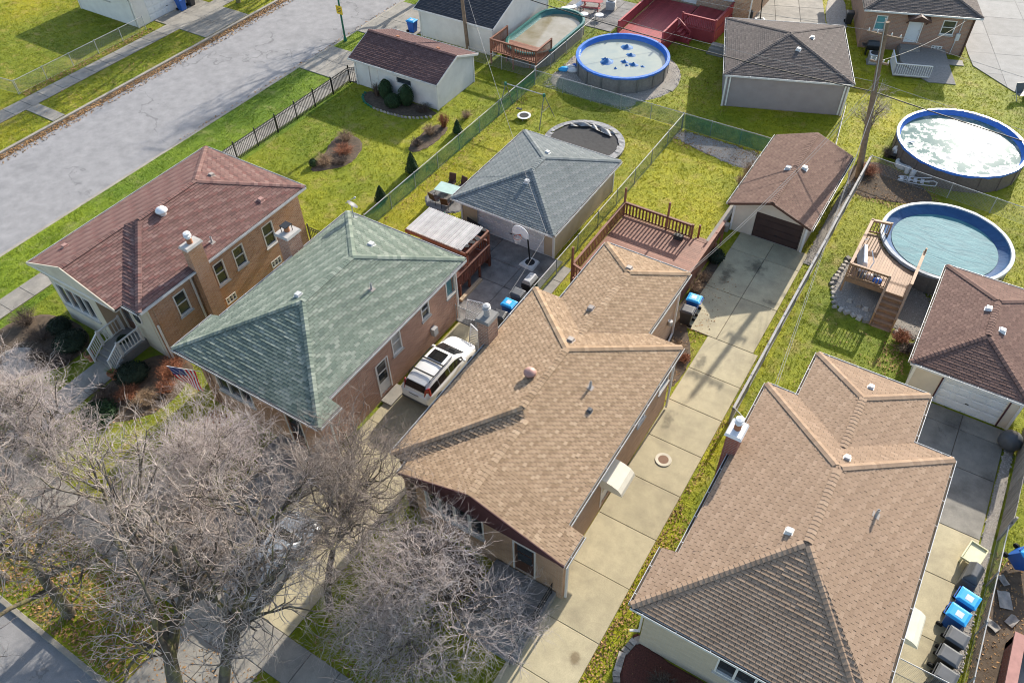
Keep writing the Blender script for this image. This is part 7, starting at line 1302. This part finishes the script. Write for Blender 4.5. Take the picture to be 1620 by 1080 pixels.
for i, (x, y, r, h, m_, lv, lab) in enumerate((
    (-36.6, 33.0, .8, .5, 'straw', 200, 'dry straw coloured perennials at the near end of the corner lawn bed'), (-36.2, 34.6, .85, .55, 'rust', 320, 'rust brown perennials in the middle of the corner lawn bed'), (-37.2, 36.0, .7, .6, 'straw', 120, 'dry perennials at the far end of the corner lawn bed'), (-35.6, 33.6, .6, .4, 'drybrown', 120, 'dark dry stems at the right of the corner lawn bed'),
    (-32.3, 38.0, .55, .5, 'drybrown', 150, 'dark dry stems at the near end of the narrow bed'), (-32.3, 39.6, .6, .7, 'straw', 140, 'dry stems in the middle of the narrow bed'), (-32.0, 40.9, .5, 1.1, 'rust', 260, 'tall reddish grass clump at the garage corner'),
    (-39.0, 41.9, .45, 1.1, 'drybrown', 0, 'bare twiggy shrub beside the garage door'), (-34.6, 41.9, .7, .5, 'drybrown', 120, 'dark dry stems below the garage corner'), (-31.3, 42.8, .5, .5, 'straw', 60, 'dry tuft behind the narrow bed'),
    (-40.8, 12.2, .9, .9, 'drybrown', 150, 'bare brown shrub at the left of the red house front'), (-39.0, 11.9, .9, .7, 'drybrown', 160, 'bare brown shrub under the red house picture window'), (-37.9, 10.9, .7, .5, 'drybrown', 120, 'low dry shrub by the round gravel patch'), (-36.3, 11.3, .6, .5, 'drybrown', 120, 'low dry shrub left of the red house path'),
    (-30.6, 13.9, .9, .8, 'rust', 700, 'rust coloured shrub at the gap between red and green houses'), (-31.4, 11.6, .7, .55, 'rust', 350, 'low rust coloured shrub below the red house porch'), (-30.3, 11.9, .7, .55, 'straw', 250, 'low yellowed shrub near the flag'), (-32.4, 11.0, .8, .6, 'drybrown', 200, 'dark dry shrub right of the red house path'), (-30.0, 13.0, .6, .6, 'rust', 300, 'small rust shrub just behind the flag'),
    (-9.3, 35.1, .55, .7, 'straw', 0, 'pale bare shrub beside the deck wall, upper one'), (-9.4, 34.0, .55, .75, 'straw', 0, 'pale bare shrub beside the deck wall, lower one'), (-8.4, 29.4, .5, .4, 'straw', 60, 'dry tuft below the downspout of the tan house'), (-7.75, 28.7, .4, .35, 'rust', 160, 'rust coloured tuft at the drive edge by the tan house'),
    (-10.6, 44.6, .6, 1.3, 'straw', 60, 'dry bush left of the brown gable garage, nearer one'), (-10.6, 46.0, .6, 1.2, 'straw', 60, 'dry bush left of the brown gable garage, further one'), (1.7, 36.0, .6, .6, 'rust', 420, 'rust coloured shrub beside the pool deck stairs'), (2.1, 35.3, .5, .45, 'drybrown', 200, 'dark dry shrub beside the cream garage'),
    (-3.9, 50.6, .8, .6, 'rust', 250, 'brown dead vines at the foot of the leaning pole'), (-3.4, 53.2, .5, .7, 'drybrown', 80, 'dry stems behind the pool filter'),
    (-1.6, 12.4, .7, .5, 'drybrown', 250, 'dark dry shrub in the mulch bed, left'), (-.3, 12.6, .7, .5, 'straw', 200, 'dry hydrangea in the mulch bed, middle'), (1.0, 12.4, .7, .55, 'rust', 250, 'rusty hydrangea in the mulch bed, right'),
    (-12.9, 12.4, .8, .7, 'drybrown', 200, 'dark bare shrub below the tan house front window, left'), (-11.3, 12.2, .8, .7, 'drybrown', 200, 'dark bare shrub below the tan house front window, right'), (-26.0, 12.7, .8, .7, 'rust', 250, 'rusty shrub below the green house front window'), (-24.3, 12.6, .8, .7, 'drybrown', 150, 'bare shrub beside the green house steps'))):
    dry(lab, x, y, r, h, m_, 150 if r < .6 else 210, leaves=lv, lmat='rust' if m_ == 'rust' else m_)
t = T('edging_strip', 'dark green scalloped plastic edging round the bed by the garage', 'edging', (-38, 41, 0)); pts = [(-40.1, 41.9), (-39.9, 41.2), (-39.2, 40.6), (-38.2, 40.3), (-36.8, 40.25), (-35.3, 40.4), (-34.2, 40.9), (-33.5, 41.6)]
for a, b in zip(pts, pts[1:]):
    n = max(1, int(math.dist(a, b)/.3))
    for i in range(n): c = (a[0]+(b[0]-a[0])*(i+.5)/n, a[1]+(b[1]-a[1])*(i+.5)/n); MB().lathe([(.14, 0), (.14, .1), (.08, .17), (0, .18)], 8, (c[0]-t.matrix_basis.translation.x*0, c[1], 0), sx=1, sy=.35, cap=False).build('scallop', M['greenmetal'] if a[0] < -38.5 else M['stone'], t)
# ================================================================ BARE TREES
def bare_tree(label, base, spec, seed, trunk, crown_mat='twig', group='bare trees', twr=1.0, up=.25):
    """spec: per level (children, length, radius, spread). trunk: list of (x, y, z, r) points relative to the base"""
    g = np.random.default_rng(seed); t = T('bare_tree', label, 'tree', base, 0, group)
    tr = np.array([p[:3] for p in trunk], float)[None]; rd = np.array([p[3] for p in trunk], float)[None]
    def tubes(pts, rad, sides):
        N, K, _ = pts.shape; d = pts[:, -1]-pts[:, 0]; d /= np.linalg.norm(d, axis=1, keepdims=True)+1e-9
        ref = np.where(np.abs(d[:, 2:3]) > .9, np.array([[1., 0, 0]]), np.array([[0, 0, 1.]])); a = np.cross(d, ref); a /= np.linalg.norm(a, axis=1, keepdims=True)+1e-9; b = np.cross(a, d)
        an = np.arange(sides)*2*np.pi/sides; off = np.cos(an)[None, :, None]*a[:, None]+np.sin(an)[None, :, None]*b[:, None]
        v = pts[:, :, None]+rad[:, :, None, None]*off[:, None]; v = v.reshape(-1, 3)
        n, k, s = np.meshgrid(np.arange(N), np.arange(K-1), np.arange(sides), indexing='ij'); i0 = n*K*sides+k*sides+s; i1 = n*K*sides+k*sides+(s+1) % sides
        return v, np.stack([i0, i1, i1+sides, i0+sides], -1).reshape(-1, 4)
    ks = ('trunk', 'branches', 'crown'); V = {k: [] for k in ks}; F_ = {k: [] for k in ks}; cnt = {k: 0 for k in ks}
    def put(k, v, f): V[k].append(v); F_[k].append(f+cnt[k]); cnt[k] += len(v)
    put('trunk', *tubes(tr, rd, 9)); P, Rr = tr, rd
    for li, (m, L, r, sp) in enumerate(spec):
        N, K, _ = P.shape; tt = g.uniform(.22 if li else .35, 1.0, (N, m)); tt[:, 0] = .98
        x = tt*(K-1); i = np.minimum(x.astype(int), K-2); f = (x-i)[..., None]; idx = np.arange(N)[:, None]
        st = P[idx, i]*(1-f)+P[idx, i+1]*f; pr = Rr[idx, i]*(1-f[..., 0])+Rr[idx, i+1]*f[..., 0]; d = P[idx, i+1]-P[idx, i]; d /= np.linalg.norm(d, axis=-1, keepdims=True)+1e-9
        rv = g.normal(size=d.shape); rv -= (rv*d).sum(-1, keepdims=True)*d; rv /= np.linalg.norm(rv, axis=-1, keepdims=True); an = g.normal(sp, .22, (N, m))[..., None]; an[:, 0] *= .35
        nd = d*np.cos(an)+rv*np.sin(an); nd[..., 2] += up*(1 if li < 2 else .5); nd /= np.linalg.norm(nd, axis=-1, keepdims=True)
        Ln = L*g.uniform(.6, 1.25, (N, m))*(1.15-.45*tt); k2 = 6 if li < 2 else (5 if li < 3 else 4)
        q = [st.reshape(-1, 3)]; cd = nd.reshape(-1, 3); Lf = (Ln.reshape(-1, 1))/(k2-1)
        for _ in range(k2-1):
            cd = cd+g.normal(0, .24 if li < 2 else .38, cd.shape); cd[:, 2] += .06; cd /= np.linalg.norm(cd, axis=1, keepdims=True); q.append(q[-1]+cd*Lf)
        P = np.stack(q, 1); r0 = np.minimum(r*g.uniform(.8, 1.2, N*m), pr.reshape(-1)*.85); Rr = r0[:, None]*np.linspace(1, .45, k2)[None]
        put('trunk' if li < 2 else ('branches' if li == 2 else 'crown'), *tubes(P, Rr, 6 if li < 2 else 3))
    for k, mt in (('trunk', M['bark']), ('branches', M['branch2']), ('crown', M[crown_mat])):
        if not V[k]: continue
        o = bpy.data.objects.new(k, fastmesh(k, np.concatenate(V[k]), np.concatenate(F_[k]), mt, k=4)); link(o, t)
        if k != 'trunk': o['kind'] = 'stuff'
    return t
Y5 = lambda k, a, b, c, d, e: [(a, 3.0*k, .075, .95), (b, 2.1*k, .042, .85), (c, 1.4*k, .026, .9), (d, .9*k, .019, .95), (e, .5*k, .015, 1.0)]
bare_tree('dense bare tree in front of the green roofed house', (-21.3, 8.7, 0), Y5(1.22, 8, 8, 7, 5, 4), 11, [(0, 0, -.1, .19), (.05, .05, .9, .17), (-.05, .1, 1.6, .15), (-.1, .15, 2.3, .11), (-.15, .2, 2.9, .07)], up=.1)
bare_tree('dense bare tree in front of the tan roofed house', (-10.9, 10.6, 0), Y5(1.24, 8, 8, 7, 5, 4), 23, [(0, 0, -.1, .18), (.03, .0, .7, .16), (.1, .05, 1.2, .14), (.0, .1, 1.7, .10), (.05, .1, 2.2, .07)], up=.08)
bare_tree('bare tree over the red house path at the left edge', (-30.2, 6.8, 0), Y5(1.08, 8, 8, 6, 5, 4), 31, [(0, 0, -.1, .18), (.05, 0, 1.0, .16), (-.1, .05, 1.8, .14), (-.2, .1, 2.6, .1), (-.3, .1, 3.2, .06)], up=.12)
bare_tree('big mossy limbed parkway tree at the bottom left', (-16.2, 1.7, 0), [(7, 4.3, .14, .85), (6, 2.7, .07, .8), (6, 1.7, .034, .85), (4, 1.1, .02, .9), (3, .65, .0145, 1.0)], 47, [(0, 0, -.1, .34), (-.15, .3, 1.3, .30), (-.5, .8, 2.5, .27), (-1.2, 1.5, 3.5, .22), (-2.6, 2.2, 4.3, .17), (-4.2, 2.8, 5.0, .12)], 'twig2', up=.12)
bare_tree('mossy parkway tree leaning right over the parked grey car', (-15.0, 2.4, 0), [(7, 3.8, .11, .8), (6, 2.5, .06, .75), (5, 1.7, .034, .85), (4, 1.1, .02, .9), (3, .65, .0145, 1.0)], 83, [(0, 0, -.1, .26), (-.2, .6, 1.4, .23), (-.5, 1.6, 2.8, .2), (-.8, 2.8, 4.0, .16), (-1.1, 4.0, 5.0, .12), (-1.2, 5.2, 5.8, .08)], 'twig2', up=.15)
bare_tree('spreading bare parkway tree above the leaf strewn strip at the bottom left', (-24.0, 2.3, 0), [(6, 4.0, .12, .9), (6, 2.5, .055, .8), (6, 1.7, .03, .85), (4, 1.1, .02, .9), (3, .65, .0145, 1.0)], 53, [(0, 0, -.1, .26), (0, .1, 1.2, .22), (-.2, .2, 2.3, .19), (-.6, .4, 3.3, .14), (-1.0, .5, 4.2, .08)], 'twig2', up=.15)
bare_tree('bare parkway tree hanging over the street at the bottom left corner', (-27.8, 1.9, 0), [(7, 3.4, .09, .95), (6, 2.3, .05, .85), (5, 1.5, .03, .85), (4, 1.0, .02, .9), (3, .6, .0145, 1.0)], 97, [(0, 0, -.1, .2), (.05, -.1, 1.0, .17), (.2, -.2, 2.0, .14), (.3, -.3, 2.8, .1), (.4, -.3, 3.6, .06)], 'twig2', up=.12)
bare_tree('slender dark bare tree at the mouth of the side drive', (-14.8, 8.2, 0), [(8, 3.6, .075, .75), (7, 2.5, .042, .7), (6, 1.6, .025, .75), (5, 1.0, .018, .8), (3, .6, .013, .9)], 61, [(0, 0, -.1, .17), (-.1, .3, 1.2, .15), (-.1, .8, 2.4, .13), (.0, 1.3, 3.6, .1), (.2, 1.9, 4.8, .07)], 'branch2', up=.25)
for k_, (bx, by, lab) in enumerate(((-46.0, 59.5, 'bare parkway tree beyond the top edge, beside the charcoal roofed garage'), (-60.6, 48.6, 'bare parkway tree at the top edge by the driveway across the side street'), (-59.5, 62.0, 'bare parkway tree farthest up the side street'))):
    bare_tree(lab, (bx, by, 0), [(8, 5.2, .14, .75), (7, 3.2, .075, .7), (5, 1.9, .04, .75), (4, 1.1, .026, .8)], 71+k_, [(0, 0, -.1, .22), (.1, 0, 2.0, .2), (0, .1, 4.0, .18), (-.1, .1, 6.0, .14), (0, 0, 8.0, .08)], up=.45)
bare_tree('small bare tree tangled round the leaning utility pole', (-4.9, 51.5, 0), [(6, 1.7, .04, .6), (5, 1.2, .024, .65), (5, .8, .014, .7), (4, .5, .010, .7)], 67, [(0, 0, -.1, .08), (.1, .2, 1.2, .065), (.0, .5, 2.4, .05), (-.2, .8, 3.6, .035)], up=.4)
# ================================================================ GRASS AND LEAVES
gr_ = np.random.default_rng(3)
def in_poly(P, poly):
    x, y = P[:, 0], P[:, 1]; c = np.zeros(len(P), bool); n = len(poly)
    for i in range(n):
        (x1, y1), (x2, y2) = poly[i], poly[i-1]
        c ^= ((y1 > y) != (y2 > y)) & (x < (x2-x1)*(y-y1)/((y2-y1)+1e-12)+x1)
    return c
def in_view(P, m=1.12):
    Mi = np.array(camo.matrix_world.inverted()); q = np.c_[P, np.zeros(len(P)), np.ones(len(P))] @ Mi.T; f = 1620*28.13/36
    return (np.abs(q[:, 0]/-q[:, 2]*f) < 810*m) & (np.abs(q[:, 1]/-q[:, 2]*f) < 540*m)
def free(P):
    ok = np.ones(len(P), bool)
    for x0, y0, x1, y1 in HARD: ok &= ~((P[:, 0] > x0-.02) & (P[:, 0] < x1+.02) & (P[:, 1] > y0-.02) & (P[:, 1] < y1+.02))
    for poly in HPOLY: ok &= ~in_poly(P, poly)
    return ok
def clump(P): return np.sin(P[:, 0]*1.7+np.sin(P[:, 1]*1.1)*2)*np.sin(P[:, 1]*1.9+np.sin(P[:, 0]*.8)*2)
P = np.c_[gr_.uniform(-80, 16, 460000), gr_.uniform(1.4, 80, 460000)]; P = P[in_view(P)]; P = P[free(P)]; P = P[gr_.random(len(P)) < .72+.28*clump(P)]
n = len(P); nb = 3; base = np.repeat(np.c_[P, np.zeros(n)], nb, 0); base[:, :2] += gr_.normal(0, .035, (n*nb, 2)); az = gr_.uniform(0, 6.283, n*nb); hh = gr_.uniform(.04, .095, n*nb); wd = gr_.uniform(.010, .02, n*nb); ln = gr_.normal(0, .035, (n*nb, 2))
sdv = np.c_[np.cos(az), np.sin(az), np.zeros(n*nb)]*wd[:, None]; tip = base+np.c_[ln, hh]; vv = np.stack([base-sdv, base+sdv, tip], 1).reshape(-1, 3)
o = bpy.data.objects.new('grass', fastmesh('grass', vv, np.arange(len(vv)).reshape(-1, 3), M['blade'], gr_.random(n*nb))); link(o); o['kind'] = 'stuff'; o['label'] = 'short winter lawn grass with yellowed patches'; o['category'] = 'grass'
def leaves(name, label, spots, size=.075, z=.03):
    pts = []
    for (x0, y0, x1, y1, k) in spots: pts.append(np.c_[gr_.uniform(x0, x1, k), gr_.uniform(y0, y1, k), np.full(k, z)+gr_.uniform(0, .03, k)])
    Q = np.concatenate(pts); k = len(Q); az = gr_.uniform(0, 6.283, k); s = gr_.uniform(.5, 1.2, k)*size; a = np.c_[np.cos(az), np.sin(az), gr_.normal(0, .35, k)]*s[:, None]; b = np.c_[-np.sin(az), np.cos(az), gr_.normal(0, .35, k)]*s[:, None]*.6
    v = np.stack([Q-a, Q+b, Q+a, Q-b], 1).reshape(-1, 3); v[:, 2] = np.maximum(v[:, 2], v[:, 2]*0+(-.118 if z < 0 else .006)); o = bpy.data.objects.new(name, fastmesh(name, v, np.arange(len(v)).reshape(-1, 4), M['leaf'], gr_.random(k), 4)); link(o); o['kind'] = 'stuff'; o['label'] = label; o['category'] = 'leaves'
leaves('fallen_leaves', 'brown fallen leaves along the far gutter of the side street', [(-57.7, 20, -57.1, 60, 6500), (-57.3, 20, -56.5, 60, 1200), (-48.0, 30, -47.6, 60, 350)], .08, -.11)
leaves('fallen_leaves', 'orange fallen leaves on the parkway strip and front lawns', [(-30, 1.4, -20, 4.8, 3600), (-20, 1.4, -15, 4.6, 500), (-31, 6.5, -20, 12.5, 700), (-14.5, 6.5, -9.5, 12, 500), (-63.8, 28, -63.0, 41, 900), (-61.2, 26, -58, 42, 260)], .07)
leaves('fallen_leaves', 'scattered fallen leaves along the driveway edges and back fences', [(-4.45, 9, -3.6, 20, 700), (-4.45, 11, -4.1, 40, 500), (-9.2, 25.5, -7.4, 36, 520), (-4.6, 47.5, .8, 52.6, 2000), (-17, 47.2, -10.5, 49.4, 900), (8.3, 13, 10, 25.5, 1200), (-29.3, 29, -28.6, 49, 300), (-3.5, 10, 4, 13.4, 500), (1, 33.5, 2.4, 36, 260), (-20, 52, -15, 57, 120), (-24.6, 42, -20, 46, 160), (-2.4, 28.5, 3, 36, 160)], .06)
def stones(name, label, spots, size=.07):
    v = []; f = []; tn = []; base_v = np.array([(1, 0, 0), (0, 1, 0), (-1, 0, 0), (0, -1, 0), (0, 0, .7)], float); bf = np.array([(0, 1, 4), (1, 2, 4), (2, 3, 4), (3, 0, 4)]); pts = []
    for poly, k in spots:
        xs, ys = [p[0] for p in poly], [p[1] for p in poly]; Q = np.c_[gr_.uniform(min(xs), max(xs), k), gr_.uniform(min(ys), max(ys), k)]; pts.append(Q[in_poly(Q, poly)])
    Q = np.concatenate(pts); k = len(Q); az = gr_.uniform(0, 6.28, k); s = gr_.uniform(.5, 1.3, k)*size; c, sn = np.cos(az)*s, np.sin(az)*s
    X = base_v[None, :, 0]*c[:, None]-base_v[None, :, 1]*sn[:, None]*.7; Y = base_v[None, :, 0]*sn[:, None]+base_v[None, :, 1]*c[:, None]*.7; Zz = base_v[None, :, 2]*s[:, None]+.025
    vv = np.stack([X+Q[:, :1], Y+Q[:, 1:2], np.broadcast_to(Zz, X.shape)], -1).reshape(-1, 3); ff = (bf[None]+5*np.arange(k)[:, None, None]).reshape(-1, 3)
    o = bpy.data.objects.new(name, fastmesh(name, vv, ff, M['stone'], np.repeat(gr_.random(k), 4))); link(o); o['kind'] = 'stuff'; o['label'] = label; o['category'] = 'gravel'
stones('gravel_stones', 'loose pale stones in the gravel beds around pools and garages', [(circ(-24.3, 54.6, 4.7, 4.55), 5200), ([(-28.9, 49.6), (-21.2, 49.6), (-21.4, 51.8), (-28.9, 53.6)], 2600), ([(-2.6, 41.4), (-2.75, 38.4), (-2.0, 36.7), (-.2, 36.5), (1.6, 36.9), (2.5, 36.0), (2.6, 40.6), (-1, 42)], 3000), ([(-4.85, 39.5), (-4.2, 39.5), (-4.2, 49.2), (-4.85, 49.2)], 1500), ([(7.68, 19), (8.12, 19), (8.12, 32.4), (7.68, 32.4)], 1800), ([(-39.9, 9.0), (-38.0, 8.6), (-37.2, 10.3), (-38.6, 11.4), (-40, 10.6)], 700), ([(-17.0, 48.0), (-12.0, 46.8), (-10.6, 47.2), (-10.7, 49.2), (-16.9, 49.3)], 1500)], .06)
